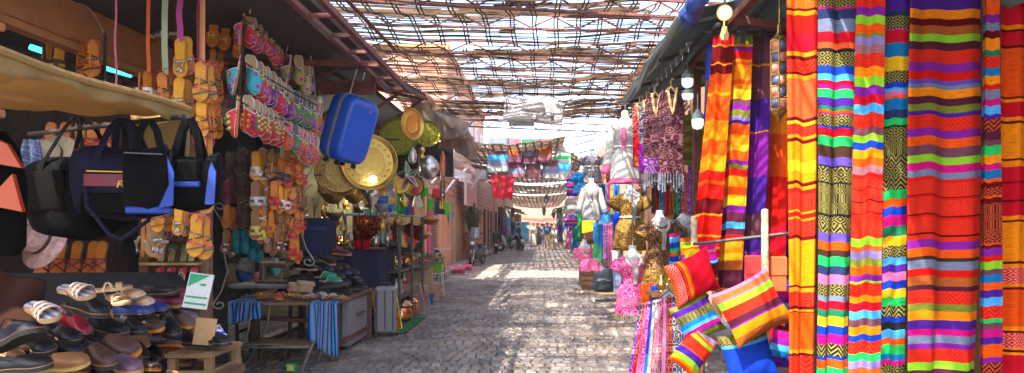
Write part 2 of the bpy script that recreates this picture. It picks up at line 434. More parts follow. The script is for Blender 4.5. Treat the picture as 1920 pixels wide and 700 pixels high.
for k, (d, t) in enumerate(((-1.5, 'behind the shawl stall'), (2.2, 'over the hanging bags'), (5.2, 'over the strands of sandals'), (8.0, 'cut by the upper edge of the picture'), (9.05, 'crossing above the slipper rows'), (10.3, 'crossing above the blue suitcase'), (11.3, 'third of those before the suitcase handle'), (12.6, 'crossing above the brass trays'), (14.4, 'crossing behind the round gold tray'), (16.3, 'second last before the printed banner'), (18.0, 'carrying the printed banner'))):
    truss('rusty red iron lattice truss ' + t, d, zb=4.2+.03*math.sin(k*2.2), dz=-.1+.08*math.sin(k*1.7))

# far roof: open grid of battens over the far half of the lane, with bays
def net_roof(label, y0, y1, z, x0, x1, px, py, seed, w=.05):
    rg = random.Random(seed); mb = MB()
    zf = lambda x, y: z-.25*math.sin(math.pi*(x-x0)/(x1-x0))+.06*noise.noise((x*.8, y*.8, seed))
    y = y0
    while y < y1:
        xs = [x0+(x1-x0)*i/10 for i in range(11)]
        for a, b in zip(xs, xs[1:]):
            if rg.random() > .07: mb.bar((a, y+rg.uniform(-.04, .04), zf(a, y)), (b, y+rg.uniform(-.04, .04), zf(b, y)), py*.6, .03, bev=0)
        y += py
    x = x0
    while x < x1:
        q = [y0+(y1-y0)*i/6 for i in range(7)]
        for a, b in zip(q, q[1:]): mb.bar((x, a, zf(x, a)-.03), (x+rg.uniform(-.03, .03), b, zf(x, b)-.03), w, .03, bev=0)
        x += px
    return single(mb, 'shade_net', M_batten, label, 'shade net', 'open shade nets over the far lane', smooth=0)
net_roof('open reddish shade net beginning just past the strip of sky', 21.6, 30, 4.35, -3.1, .75, .26, .30, 1, .06)
net_roof('narrow reddish shade net beside the far white blouses', 24, 32, 4.1, 1.0, 2.3, .22, .30, 3)
net_roof('brown shade net above the hanging printed sheets', 30.5, 40, 4.3, -3.1, 2.2, .26, .34, 2, .06)
net_roof('brown shade net far down the lane over the motorbikes', 40.5, 52, 4.2, -3.1, 2.2, .3, .42, 4, .07)
net_roof('reddish shade net over the distant people', 52.5, 68, 4.1, -3.1, 2.2, .34, .42, 5, .08)
net_roof('brown shade net farthest down the lane before the closing house', 68.5, 87, 4.1, -3.1, 2.2, .4, .42, 6, .1)  # added to darken the lane end and keep the closing house in shade

# ---------------------------------------------------------------- buildings down the lane
M_peach = mat('peach_plaster', (.62, .33, .20), .85, var=.16, sc=3, bump=.25, bsc=25)
M_orange = mat('orange_plaster', (.50, .20, .07), .85, var=.2, sc=4, bump=.3, bsc=25)
M_pinkpl = mat('pink_plaster', (.58, .26, .17), .85, var=.14, sc=3, bump=.2, bsc=25)
M_brick = mat('thin_brick', (.45, .30, .2), .85, var=.2, sc=5, st=(1, 1, 6), bump=.4)
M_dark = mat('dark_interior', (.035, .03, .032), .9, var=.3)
M_shut = mat('roller_shutter', (.20, .13, .11), .55, var=.15, sc=3)
M_white = mat('white_paint', (.74, .73, .70), .6, var=.08)
M_mag = mat('magenta_paint', (.62, .03, .20), .5, var=.1)
M_mint = mat('mint_paint', (.35, .50, .38), .6, var=.15)
M_wood = mat('brown_wood', (.17, .08, .04), .6, var=.4, sc=6, st=(1, 8, 8), bump=.25)
M_lwood = mat('light_wood', (.50, .31, .15), .6, var=.3, sc=6, st=(1, 8, 8), bump=.25)
M_stone = mat('step_stone', (.30, .27, .25), .8, var=.2)

def shop(label, X, d0, d1, hgt, wallm, side, opens, depth=2.2, cat='building'):
    """A shop front along the lane: opens = (start, end, kind)."""
    o = thing('shop_building', label, cat, (X, d0, 0), group='shop buildings along the lane'); L = d1-d0
    T = -1 if side == 'L' else 1
    zt = 2.55
    w_ = MB(); w_.box((T*.15, L/2, (zt+hgt)/2), (.3, L, hgt-zt), bev=.01)
    w_.box((T*(depth+.1), L/2, hgt/2), (.2, L, hgt), bev=.01)
    w_.box((T*depth/2+T*.15, .1, hgt/2), (depth-.3, .2, hgt), bev=.01); w_.box((T*depth/2+T*.15, L-.1, hgt/2), (depth-.3, .2, hgt), bev=.01)
    w_.box((T*(depth/2+.15), L/2, hgt-.08), (depth-.3, L-.4, .16), bev=.01)
    edges = [0]
    for a, b, k in opens: edges += [a, b]
    edges.append(L)
    for a, b in zip(edges[::2], edges[1::2]):
        if b-a > .05: w_.box((T*.15, (a+b)/2, zt/2), (.3, b-a, zt), bev=.008)
    w_.build('wall', wallm, o)
    for a, b, k in opens:
        c = (a+b)/2; wd = b-a
        if k == 'shutter':
            q = MB()
            for i in range(30): q.tube([(T*.12, a+.01, .04+i*.084), (T*.12, b-.01, .04+i*.084)], .042, 6)
            q.build('roller_shutter', M_shut, o)
        elif k == 'brick':
            q = MB()
            for i in range(34): q.box((T*.13+rnd(-.004, .004), c, .04+i*.0745), (.3, wd-.01, .066), bev=.006)
            q.build('brick_pillar', M_brick, o)
        elif k == 'magenta':
            q = MB(); q.box((T*.1, c, 1.25), (.3, wd, 2.5)); q.build('painted_pilaster', M_mag, o)
        elif k == 'mint':
            f = MB()
            for yy in (a+.06, b-.06): f.box((T*.08, yy, 1.27), (.16, .12, 2.54))
            f.box((T*.08, c, 2.48), (.16, wd, .12)); fo = f.build('door_frame', M_mint, o)
            g = MB(); g.box((T*.2, c, 1.2), (.04, wd-.24, 2.4))
            for i in range(3): g.box((T*.17, c, .5+i*.75), (.03, wd-.4, .6))
            g.build('door_leaf', M_mint, fo)
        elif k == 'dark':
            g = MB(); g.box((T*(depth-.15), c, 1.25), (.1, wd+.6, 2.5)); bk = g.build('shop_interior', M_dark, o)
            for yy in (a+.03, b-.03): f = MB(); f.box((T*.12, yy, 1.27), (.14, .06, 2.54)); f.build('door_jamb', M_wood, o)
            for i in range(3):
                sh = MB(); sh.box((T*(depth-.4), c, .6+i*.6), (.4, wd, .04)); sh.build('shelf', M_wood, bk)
    st = MB(); st.box((-T*.25, L/2, .08), (.5, L-.05, .16), bev=.02); st.build('step', M_stone, o)
    return o
# brass-shop side: peach fronts
shop('peach shop front with magenta pilaster and half hidden roller shutter beside the bicycle', -3.42, 18.2, 24.0, 3.9, M_peach, 'L', [(.3, 2.2, 'dark'), (2.5, 3.0, 'magenta'), (3.25, 5.0, 'shutter')])
shop('peach shop front with mint green door behind the parked scooter', -3.36, 24.03, 29.5, 4.0, M_peach, 'L', [(1.6, 2.9, 'mint'), (3.3, 3.9, 'brick'), (3.95, 5.1, 'dark')])
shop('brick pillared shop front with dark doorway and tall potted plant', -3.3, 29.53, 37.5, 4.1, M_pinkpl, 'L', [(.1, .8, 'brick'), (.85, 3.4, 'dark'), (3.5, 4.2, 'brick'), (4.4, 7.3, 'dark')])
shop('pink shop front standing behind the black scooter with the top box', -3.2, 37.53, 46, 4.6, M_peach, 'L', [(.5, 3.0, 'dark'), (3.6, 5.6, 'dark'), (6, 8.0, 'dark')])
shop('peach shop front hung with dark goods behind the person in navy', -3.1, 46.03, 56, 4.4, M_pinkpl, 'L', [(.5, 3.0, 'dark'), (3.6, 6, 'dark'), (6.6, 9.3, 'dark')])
shop('pale shop front at the far end where the lane bends', -2.9, 56.03, 72, 4.6, M_peach, 'L', [(.5, 3.0, 'dark'), (3.6, 6, 'dark'), (7, 10, 'dark')])
# the stall side
shop('orange shop front behind the hanging kaftans', 2.75, 7.0, 16.5, 4.75, M_pinkpl, 'R', [(.5, 4.4, 'dark'), (4.9, 9, 'dark')])
shop('ochre shop front beside the far white blouses', 2.6, 16.53, 27, 4.8, M_peach, 'R', [(.5, 4.4, 'dark'), (5, 9.6, 'dark')])
shop('pink shop front behind the plaid bags', 2.45, 27.03, 42, 4.8, M_pinkpl, 'R', [(.5, 4.4, 'dark'), (5, 9.6, 'dark'), (10, 14, 'dark')])
shop('peach shop front at the far end behind the strolling people', 2.3, 42.03, 70, 4.7, M_peach, 'R', [(.5, 5, 'dark'), (6, 12, 'dark'), (14, 20, 'dark')])
# taller houses behind, seen through the strip of open sky
def house(label, c, size, m, wins, face):
    o = thing('tall_house', label, 'house', (c[0], c[1], 0), group='tall plastered houses behind the shops')
    b = MB(); b.box((0, 0, size[2]/2), size, bev=.03); b.build('wall', m, o)
    p = MB(); p.box((0, 0, size[2]+.12), (size[0]+.14, size[1]+.14, .24), bev=.03); p.build('parapet', M_orange, o)
    X = size[0]/2*face
    for (y, z) in wins:
        f = MB()
        for s in (-1, 1): f.box((X+face*.03, y+s*.45, z), (.1, .1, 1.3))
        for s in (-1, 1): f.box((X+face*.03, y, z+s*.6), (.1, .8, .1))
        fo = f.build('window_frame', M_white, o)
        g = MB(); g.box((X+face*.005, y, z), (.03, .8, 1.1)); g.build('window_pane', mat('window_glass', (.05, .07, .09), .1), fo)
house('tall orange house with white windows rising behind the canvas awnings', (-5.9, 33, 0), (5, 16, 7.9), M_pinkpl, [(-6, 6), (-3, 6), (0, 6), (3, 6), (6, 6)], 1)
house('ochre house rising behind the white tunics', (5.3, 24, 0), (4.4, 9, 6.4), mat('ochre_plaster', (.62, .40, .16), .85, var=.15), [(-3, 5.6), (0, 5.6), (3, 5.6)], -1)
house('low pink house closing the far end of the lane', (0, 92, 0), (12, 8, 5.0), M_pinkpl, [(0, 3)], 1)
# ================================================================ the shawl stall
M_steel = mat('steel', (.55, .55, .56), .3, 1, var=.1)
M_tarp = mat('grey_green_tarp', (.10, .15, .16), .55, var=.3, sc=5, bump=.3)
M_black = mat('black_paint', (.02, .02, .022), .5, var=.3)
M_hangw = mat('hanger_wood', (.62, .40, .16), .5, var=.15)
SH = 'shawls hung on the front rail'
D = 3.2
A_ = "0O1 15D 20A 28R 60C 96A 104D 111R2 134D 139A 147Z 219D 226Y 232R1 252A 258D 265A 300Y 320A 338D 345A 352R 360R3 393A 397R 406A 410R1 440D 447A 464A 534D 538A 546R1 573D 579A 583D 585O 655A 662D 667R2 720D"
B_ = "-40R -15K1 13M 17N 36S 60C 80Z 91K 98K1 124B 139L 151C 159M 167G 183I 199F 206O 212M 215K1 236B 240C 255G 273b 294a 310K 313K2 322K1 341K 344K3 371K3 400K 405K1 422K2 436a 452O 468b 480G 498N 514p 532K1 554S 564C 580F 593Y 611B 627M 645K2 668B 674O 690G 712K1"
C_ = "-40R1 13P 29E 45O 62Q 68V 84U 100R1 125A 143E 161P 178C 195L 212R1 238W 252E 265B 279A 295O 310U 325R 333R1 352D 354R3 375D 378R3 398D 400R1 430R3 445E 460Z 470V 484Q 498O 515P 526E 530R1 554A 566C 582L 597W 611A 627B 639R2 662G 676V 690Z 710R1"
D_ = "-40I 20N 30K1 55M 58C 80T 106Y 132K1 154B 164L 170p 179O 184T 205N 221G 234K 238K1 262K3 290K2 310K1 330K2 355G 372O 387B 403M 423F 442Y 460K1 482L 496I 510p 526B 541Y 557G 573K2 594B 604K 618L 634O 646G 664T 675M 684K1 720B"
E_ = "-40O1 -15I 17A 34D 47X 63E 77H 92R1 116P 132R 148a 156S 164A 180H 194Q 207I 215R2 240P 255O 272W 290E 304M 319S 331R 338R1 364D 366R 370R3 400D 403R 408R1 436D 440R1 449P 464O 480b 487S 503R 517X 534H 543R2 568Q 582A 599I 616M 628S 643P 653R1 678E 693H 715O"
F_ = "-40O1 15O 28P 43S 58D 72A 94F 105R2 127T 142A 158R 168S 185M 198L 214I 222D2 245H 262W 272G 290A 306M 318T 334O 341D 350D1 366O 370D 380D3 440D1 455O 458D 464P 478R 489E 504W 514T 529O 543I 557L 573R2 597G 605W 617M 632I 645O 670P 680D2 720O"
G_ = "-40C 47A 55D 60C 85D 90O 180D 184A 190C 218A 225D 230A 295D 299A 310C 338D 341C 372D 376C 402A 410D 414A 488D 493A 500C1 530A 537D 542O 612A 620D 624C1 652A 656D 661A 666C 720D"
def shawl(lbl, x0, x1, xb0, xb1, st, d0, d1, seed, fold=.012, nf=2.2, group=SH, top=-40, bot=745, name='shawl', **k):
    fold *= 1.7
    return textile(name, lbl, 'shawl', ((x0, top, d0), (x1, top, d1), (xb1, bot, d1), (xb0, bot, d0)), st, group, fold, nf, seed, **k)
shawl('red and orange shawl with thin stripes, outermost on the front rail over the lane', 1474, 1536, 1477, 1531, A_, 3.20, 3.24, 1, .012, 1.6)
shawl('dark shawl with black and gold woven bands and blue, green and grey stripes', 1535, 1607, 1530, 1590, B_, 3.25, 3.30, 2, .010, 1.4)
shawl('rainbow shawl of red figured bands with purple, lavender and pale green stripes', 1606, 1661, 1589, 1650, C_, 3.28, 3.22, 3, .010, 1.3)
shawl('narrow navy shawl with a long black and gold figured band', 1658, 1706, 1646, 1696, D_, 3.30, 3.24, 4, .009, 1.0)
shawl('broad orange and purple striped shawl with a tall red woven panel in its middle', 1703, 1846, 1691, 1834, E_, 3.18, 3.34, 5, .016, 1.5, nu=40)
shawl('narrow folded striped shawl with dark red centre squeezed behind the broad purple striped one', 1842, 1874, 1832, 1875, F_, 3.36, 3.30, 6, .012, 1.2)
shawl('crimson shawl crossed by thin dark lines and broad amber bars, at the wall end', 1876, 1975, 1874, 1975, G_, 3.40, 3.40, 7, .014, 2)
def rail():
    mb = MB(); a, b = P(1462, -44, 3.22), P(1985, -44, 3.36); mb.tube([a, b], .012, 8)
    single(mb, 'clothes_rail', M_steel, 'steel rail along the stall front carrying the big striped shawls', 'rail')
rail()
# second row, deeper in the stall
H_ = "60D 72C 84A 87D 118A 121D 138O 172A 178O 225A 262O 290A 320R 338O 345R 372D 400A 404R 440A 444R 462A 466C 482A 486D 520A 524R"
I_ = "60Q 84A 88P 96R 112A 116O 122A 150O 158A 168Y 186W 196P 206Q 218V 226I 232O 252A 270Y 282O 300P 308Q 316R 330A 350O 366Y 385P 398H 416L 428H 440R 452A 474Y 488X 506H 540A 545S 560W 585O"
J_ = "60W 120A 124W 130W 185I 245A 248P 262P 330I 400W 440I 470P"
K_ = "60R 128O 190A 250O 330R 420C 470R"
SR = 'shawls on the second rail'
shawl('red to orange banded shawl hanging by a clip, first on the second rail', 1338, 1377, 1288, 1346, H_, 4.55, 4.50, 11, .014, 1.6, SR, 66, 545)
shawl('orange and yellow shawl with many narrow multicoloured stripes, second on the second rail', 1374, 1414, 1338, 1394, I_, 4.60, 4.50, 12, .014, 1.6, SR, 68, 560)
shawl('dark plum shawl with faint bands hanging between two orange ones', 1411, 1451, 1376, 1430, J_, 4.66, 4.55, 13, .014, 1.4, SR, 66, 535)
shawl('plain red and orange shawl partly covered by the fretwork lantern', 1446, 1482, 1424, 1474, K_, 4.75, 4.6, 14, .014, 1.4, SR, 66, 640)
shawl('plain royal blue cloth hanging at the back of the shawl stall', 1452, 1490, 1436, 1488, "60B 300T 380B 470I", 4.95, 4.9, 15, .02, 1.4, 'plain cloths at the back of the shawl stall', 160, 690, name='hanging_cloth')
shawl('narrow dark blue figured scarf hanging beside the first orange shawl', 1326, 1338, 1318, 1331, "60B3 150N1 210B3", 4.9, 4.9, 16, .008, 1, 'plain cloths at the back of the shawl stall', 80, 240, name='hanging_cloth')
def rail2():
    mb = MB(); mb.tube([P(1322, 62, 4.62), P(1500, 60, 4.62)], .012, 8); single(mb, 'clothes_rail', M_darkiron, 'dark iron rail carrying the second row of shawls', 'rail')
    mb = MB(); mb.tube([P(1300, 458, 4.35), P(1478, 438, 4.1)], .011, 8); single(mb, 'clothes_rail', M_darkiron, 'dark thin rail running between the peeling wooden posts', 'rail')
rail2()
def clip(px, py, d, lbl, m):
    mb = MB(); p = P(px, py, d)
    mb.prism([(-.012, 0), (.012, 0), (.028, -.06), (.02, -.085), (.004, -.09), (.004, -.05), (-.004, -.05), (-.004, -.09), (-.02, -.085), (-.028, -.06)], .02, Matrix(((1, 0, 0), (0, 0, -1), (0, 1, 0))), 0, p+Vector((0, -.005, .05)))
    mb.tube([p+Vector((0, -.01, .05+.001)), p+Vector((0, -.01, .10))], .005, 6)
    single(mb, 'clip', m, lbl, 'clip', 'clips on the second rail')
clip(1357, 66, 4.47, 'pale plastic clip holding the first red and orange shawl', M_hangw)
clip(1391, 70, 4.47, 'black plastic clip holding the narrow striped orange shawl', M_black)
clip(1430, 62, 4.5, 'dark clip holding the plum shawl', M_black)
# the stall's back, side and roof
def stall_shell():
    o = thing('textile_stall', 'textile stall with dark wooden back and tin roof behind the striped shawls', 'stall', (0, 0, 0))
    b = MB(); b.box((2.85, 3.9, 1.5), (.08, 5.6, 3.0), bev=.01); b.build('back_panel', M_wood, o)
    b = MB(); b.box((2.35, 5.95, 1.55), (1.0, .06, 2.6), bev=.01); b.build('partition_panel', mat('stall_partition', (.14, .10, .07), .8, var=.4), o)
    b = MB()
    for i in range(9):
        x = 1.35+i*.19; b.tube([(x, 1.0, 3.02-.06*i), (x, 5.9, 3.02-.06*i)], .1, 8)
    b.build('tin_roof', M_tarp, o)
    b = MB()
    for y in (2.9, 4.4, 5.6): b.bar((1.25, y, 2.86), (2.8, y, 2.62), .05)
    b.bar((1.25, 1.2, 2.9), (1.25, 5.9, 2.9), .05); b.build('roof_frame', M_rust, o)
    b = MB(); b.bar((1.3, 5.8, 0), (1.3, 5.8, 2.9), .06); b.build('post', M_rust, o)
    b = MB(); b.bar((2.75, 1.2, 0), (2.75, 1.2, 2.6), .06); b.build('post', M_rust, o)
stall_shell()
# peeling posts
M_peel = mat('peeling_paint', (.10, .06, .04), .7, var=.3, sc=9, c2=(.66, .56, .38), bump=.4)
def post(px, y0, y1, d, lbl):
    mb = MB(); a, b = P(px, y0, d), P(px+3, y1, d); b.z = .05
    mb.tube([b, b.lerp(a, .5), a-Vector((0, 0, .01)), a], [.024, .022, .021, .012], 10)
    single(mb, 'wooden_post', M_peel, lbl, 'post', 'peeling posts of the pillow stand')
post(1301, 405, 560, 4.4, 'short peeling post beside the plain red pillow')
post(1434, 392, 560, 4.0, 'taller peeling cream post carrying the big striped pillow')
# ---------------------------------------------------------------- pillows
def pillow(lbl, c, size, st, xdir, ydir, seed, thick=.075, group='woven pillows on the stand'):
    """c centre; xdir across the stripes' run, ydir along v (downwards)."""
    X, Y = Vector(xdir).normalized(), Vector(ydir).normalized(); Y = (Y-X*Y.dot(X)).normalized(); N = X.cross(Y).normalized()
    rg = random.Random(seed); f1, f2 = rg.uniform(0, 6), rg.uniform(0, 6)
    o = thing('pillow', lbl, 'pillow', c, group=group)
    def f(sgn):
        def fn(u, v):
            a, b = 2*u-1, 2*v-1
            ea, eb = (1-abs(a)**2.6), (1-abs(b)**2.6)
            x = a*size[0]/2*(1-.10*(1-b*b)); y = b*size[1]/2*(1-.10*(1-a*a))
            z = sgn*thick*(max(0, ea)*max(0, eb))**.55*(1+.10*math.sin(3*a+f1)*math.sin(2.5*b+f2))
            wr = .006*math.sin(9*a+7*b+f2)*max(0, ea*eb)**.3*(abs(a*b)**.5)
            return X*x+Y*y+N*(z+wr)
        return fn
    sp = parse(st); sp = [(a/100, ch, g) for a, ch, g in sp]
    stripe_mesh(f(1), size[0], size[1], sp, 22, 'cover', CLOTH, row=size[1]/24, parent=o)
    stripe_mesh(f(-1), size[0], size[1], sp, 22, 'cover_back', CLOTH, row=size[1]/24, parent=o)
    t = MB()
    for sx, sy in ((-1, -1), (1, -1), (-1, 1), (1, 1)):
        p = X*(sx*size[0]/2)+Y*(sy*size[1]/2); t.ball(p, .012, 8, 6)
    return o
def pillow_px(lbl, c, d, up, vp, st, seed, tu=.0, tv=.0, thick=.06):
    k = d/1300
    X = Vector((up[0]*k, tu, -up[1]*k)); Y = Vector((vp[0]*k, tv, -vp[1]*k))
    return pillow(lbl, P(c[0], c[1], d), (X.length*1.08, Y.length*1.08), st, X, Y, seed, thick)
pillow_px('plain red pillow with a figured orange end band, uppermost of the hanging trio', (1298, 520), 4.0, (27, 74), (82, -30), "0O 4C1 20D 22R1 28A 33R 34O 37C 100C", 1, .05, .08)
pillow_px('pillow with olive, violet and turquoise stripes hanging between two red ones', (1307, 597), 4.02, (68, -32), (26, 70), "0P 4Q 16I 30K3 50T 62L 70M 78P 82W 88Q", 2, .03, -.06)
pillow_px('red pillow with lime and purple diagonal stripes, lowest of the hanging trio', (1301, 658), 3.98, (44, 38), (72, -34), "0O 8A 14E 26I 42Z 44R3 66R1 70E 78O 86S 94p", 3, .02, .05)
pillow_px('big pillow striped pink, lime and amber hanging by its corner from the cream post', (1411, 577), 3.85, (104, -48), (20, 98), "0p 6Z 16U 20E 33R3 34R1 48R3 52H 64P 67A 84X", 4, .05, -.07, .085)
pillow_px('royal blue pillow with turquoise edge stripes beneath the big striped one', (1403, 668), 3.95, (88, -22), (16, 90), "0K3 14K1 20L 26B 30B 60B 100B", 5, .02, -.03)
pillow_px('small pillow striped magenta, violet and turquoise half hidden behind the red pouch', (1468, 556), 4.3, (44, 8), (-4, 70), "0N 12B 24p 36M 50P 66L 78I", 6)
pillow_px('small magenta and turquoise striped pillow at the foot of the front shawls', (1468, 646), 4.3, (44, 8), (-4, 70), "0H 14M 34P 50L 66T 82I", 7)
def pouch(px, py, w_, h_, d, lbl, m):
    o = thing('pouch', lbl, 'pouch', P(px, py, d), group='red leather pouches'); k = d/1300; W, H = w_*k, h_*k
    b = MB(); b.box((0, 0, 0), (W, .03, H), bev=.012); b.build('pouch_body', m, o)
    b = MB(); b.box((0, -.018, H*.22), (W*.98, .008, H*.5), bev=.003); b.build('flap', m, o)
    b = MB()
    for s_ in (-1, 1): b.tube([(s_*W*.44, 0, H*.48), (s_*W*.44, .0, H*.62)], .004, 6)
    b.build('cord_loops', M_black, o)
M_redl = mat('red_leather', (.62, .03, .03), .42, var=.12, bump=.2)
M_orl = mat('orange_leather', (.78, .12, .04), .42, var=.12, bump=.2)
pouch(1413, 512, 33, 66, 4.08, 'crimson leather pouch hanging just behind the cream post', M_redl)
pouch(1459, 514, 30, 66, 4.1, 'orange red leather pouch hanging next to the front shawls', M_orl)
textile('folded_cloth', 'small yellow and orange folded cloth over the thin rail beside the short post', 'cloth', ((1282, 462, 4.38), (1312, 458, 4.38), (1314, 492, 4.36), (1286, 500, 4.36)), "455Y 466O 470Y 480E 484A 492Y", 'folded cloths on the thin rail', .006, 1, 31)
textile('folded_cloth', 'small magenta and purple folded cloth over the thin rail between both posts', 'cloth', ((1310, 458, 4.36), (1340, 454, 4.34), (1347, 498, 4.34), (1316, 500, 4.36)), "452M 470p 474M 484P 490L 494N", 'folded cloths on the thin rail', .006, 1, 32)
# scarves over the low stand
def scarf_stand():
    cols = [('grey and pink', "0N4 30P4"), ('crimson', "0C4 80C"), ('pale pink', "0p4"), ('rose figured', "0p4 20M4"), ('royal blue', "0B 70T"), ('cream', "0w4"), ('beige figured', "0w1 30U4"), ('light pink figured', "0p4 60U4"), ('old rose', "0W4"), ('dusky pink', "0p3 40p4"), ('plum', "0H4"), ('wine red', "0D4"), ('navy', "0N4")]
    for i, (nm, st) in enumerate(cols):
        t = i/(len(cols)-1)
        xt = 1206+62*t; yt = 574-14*t; xb = 1184+86*t; d = 5.0-.5*t
        top = P(xt, yt, d); w_ = .05
        b0 = P(xb, 712, d-.12)
        fr = Vector((1, -.25, 0)).normalized()*w_
        sp = [(a/100, c, g) for a, c, g in parse(st)]
        def fn(u, v, top=top, b0=b0, fr=fr, i=i):
            if v < .12: q = v/.12; p = top+Vector((.02, .12, -.02))*(1-q)+Vector((0, 0, .02*math.sin(q*3.14)))
            else: q = (v-.12)/.88; p = top.lerp(b0, q)+Vector((0, -.05*math.sin(q*1.57), 0))
            return p+fr*(u-.5)*(1+.5*v)+Vector((0, -.008*math.sin(u*9.4+i), 0))
        o = stripe_mesh(fn, .12, .6, sp, 8, 'scarf', PRINT)
        q_ = o.modifiers.new('thickness', 'SOLIDIFY'); q_.thickness = .008; q_.offset = 0
        tag(o, f'{nm} scarf draped over the low stand, {ORD[i]} from the street edge', 'scarf', 'scarves draped over the low stand')
    b = MB(); b.tube([P(1198, 578, 5.05), P(1272, 562, 4.48)], .016, 8)
    for px, py, d in ((1200, 580, 5.05), (1270, 564, 4.5)):
        p = P(px, py, d); b.tube([p, (p.x, p.y, 0)], .014, 8)
    single(b, 'scarf_stand', M_darkiron, 'low iron stand carrying the draped pink and blue scarves', 'stand')
scarf_stand()
# ---------------------------------------------------------------- lanterns and lamps
M_gold = mat('gold_brass', (.78, .50, .12), .28, 1, var=.2, sc=30, bump=.25)
M_copper = mat('copper', (.72, .30, .14), .25, 1, var=.2, sc=20, bump=.2)
M_silver = mat('silver_tin', (.62, .60, .58), .3, 1, var=.2, sc=25, bump=.3)
def fret_lantern():
    p = P(1461, 206, 4.05); o = thing('fretwork_lantern', 'hexagonal fretwork lantern with coloured panes hanging before the orange shawl', 'lantern', p)
    H = .40; r = .052; M_p1 = mat('pink_pane', (.62, .22, .15), .3); M_p2 = mat('blue_pane', (.08, .10, .22), .25)
    f = MB(); g = [MB(), MB()]
    for k in range(6):
        a = math.pi/3*k+.2; b = a+math.pi/3; A, B = Vector((math.cos(a)*r, math.sin(a)*r, 0)), Vector((math.cos(b)*r, math.sin(b)*r, 0)); z = Vector((0, 0, 1))
        f.bar(A, A+z*H, .009)
        for j in range(7): f.bar(A+z*H*j/6, B+z*H*j/6, .007)
        for j in range(6):
            c0, c1 = A.lerp(B, .06)*.97+z*(H*j/6+.006), A.lerp(B, .94)*.97+z*(H*(j+1)/6-.006)
            g[(j+k) % 2].add([(c0.x, c0.y, c0.z), (c1.x, c1.y, c0.z), (c1.x, c1.y, c1.z), (c0.x, c0.y, c1.z)], [(0, 1, 2, 3)])
    f.build('frame', M_gold, o); g[0].build('pane', M_p1, o, solid=.003); g[1].build('pane', M_p2, o, solid=.003)
    c = MB(); c.lathe([(.055, H), (.03, H+.03), (.012, H+.05), (.01, H+.09), (.001, H+.11)], 6); c.tube([(0, 0, H+.1), (0, 0, H+.3)], .003, 6); c.build('top_cap', M_gold, o)
    c = MB(); c.lathe([(.001, -.08), (.02, -.04), (.055, 0)], 6); c.build('bottom_cap', M_gold, o)
fret_lantern()
M_bulb = mat('warm_glow', (1, .80, .45), .4, var=0, bump=0, emit=.55)
M_cool = mat('cool_glow', (.72, 1, .92), .4, var=0, bump=0, emit=.32)
M_lampg = mat('lamp_green', (.32, .42, .40), .35, var=.1)
def spot(px, py, d, aim, r, lbl):
    p = P(px, py, d); o = thing('spotlight', lbl, 'lamp', p, group='round spotlights under the stall roof'); q = Vector(aim).to_track_quat('Z', 'Y').to_matrix().to_4x4()
    b = MB(); b.lathe([(r*.3, -.09), (r*.55, -.06), (r*.9, -.02), (r, .01), (r*1.02, .02), (r*.86, .02), (r*.84, .008)], 24, q, cap=False); b.build('lamp_shade', M_gold, o)
    b = MB(); b.lathe([(.0005, .010), (r*.84, .008)], 24, q); b.build('lamp_face', M_bulb, o)
    b = MB(); b.tube([q @ Vector((0, 0, -.09)), (0, .05, .22)], .008, 6); b.build('bracket', M_darkiron, o)
spot(1359, 24, 4.3, (-.35, -1, -.35), .048, 'round warm spotlight facing the lane beneath the stall roof')
spot(1404, 6, 4.4, (.5, -.6, -.8), .046, 'round warm spotlight turned sideways near the top of the shawls')
def jar_lamp(px, y0, y1, d, lbl, glow, m):
    k = d/1300; p = P(px, y1, d); h = (y1-y0)*k; r = 11*k; o = thing('hanging_lamp', lbl, 'lamp', p, group='jar lamps over the kaftans')
    b = MB(); b.lathe([(r*.98, h*.5), (r, h*.72), (r*.7, h*.85), (r*.4, h*.9), (r*.4, h), (.004, h*1.02), (.004, h*1.8)], 18); b.build('lamp_cap', m, o)
    b = MB(); b.lathe([(.001, 0), (r*.7, .01), (r*.95, h*.2), (r*.97, h*.5)], 18); b.build('lamp_glass', glow, o)
jar_lamp(1289, 132, 165, 5.6, 'upper jar lamp with cool white glow beside the beaded scarves', M_cool, M_lampg)
jar_lamp(1289, 166, 188, 5.7, 'lower jar lamp with cool white glow right under another lamp', M_cool, M_lampg)
jar_lamp(1308, 206, 243, 5.2, 'jar lamp with warm yellow glow next to the first orange shawl', M_bulb, M_lampg)
# ---------------------------------------------------------------- awning over the kaftans
def side_awning():
    o = thing('tarp_awning', 'grey green tarp awning with rolled edge over the hanging kaftans', 'awning', (0, 0, 0))
    def fn(u, v):
        y = 4.5+u*3.2; x = .95+v*1.9-.05*u; z = 2.96+v*.5-.07*math.sin(v*3.1)+.02*math.sin(u*17+v*3); return (x, y, z)
    b = MB(); b.grid(fn, 24, 10); b.build('tarp', M_tarp, o, solid=.004)
    b = MB()
    for k in range(4):
        x0 = .90+.035*k; b.tube([(x0+.012*math.sin(i*1.3+k), 4.45+i*.33, 2.90+.035*(k % 2)+.02*k+.010*math.sin(i*2+k)) for i in range(11)], [.026+.008*math.sin(i*1.7+k) for i in range(11)], 8)
    b.build('rolled_edge', mat('tarp_roll', (.13, .19, .17), .35, var=.35, sc=8, bump=.4), o)
    b = MB()
    for y in (4.6, 5.6, 6.6, 7.5): b.bar((.95, y, 2.89), (2.7, y, 3.3), .03)
    b.bar((1.15, 4.5, 2.86), (1.1, 7.6, 2.86), .03); b.bar((1.5, 4.5, 2.93), (1.45, 7.6, 2.93), .03); b.build('awning_frame', M_darkiron, o)
side_awning()
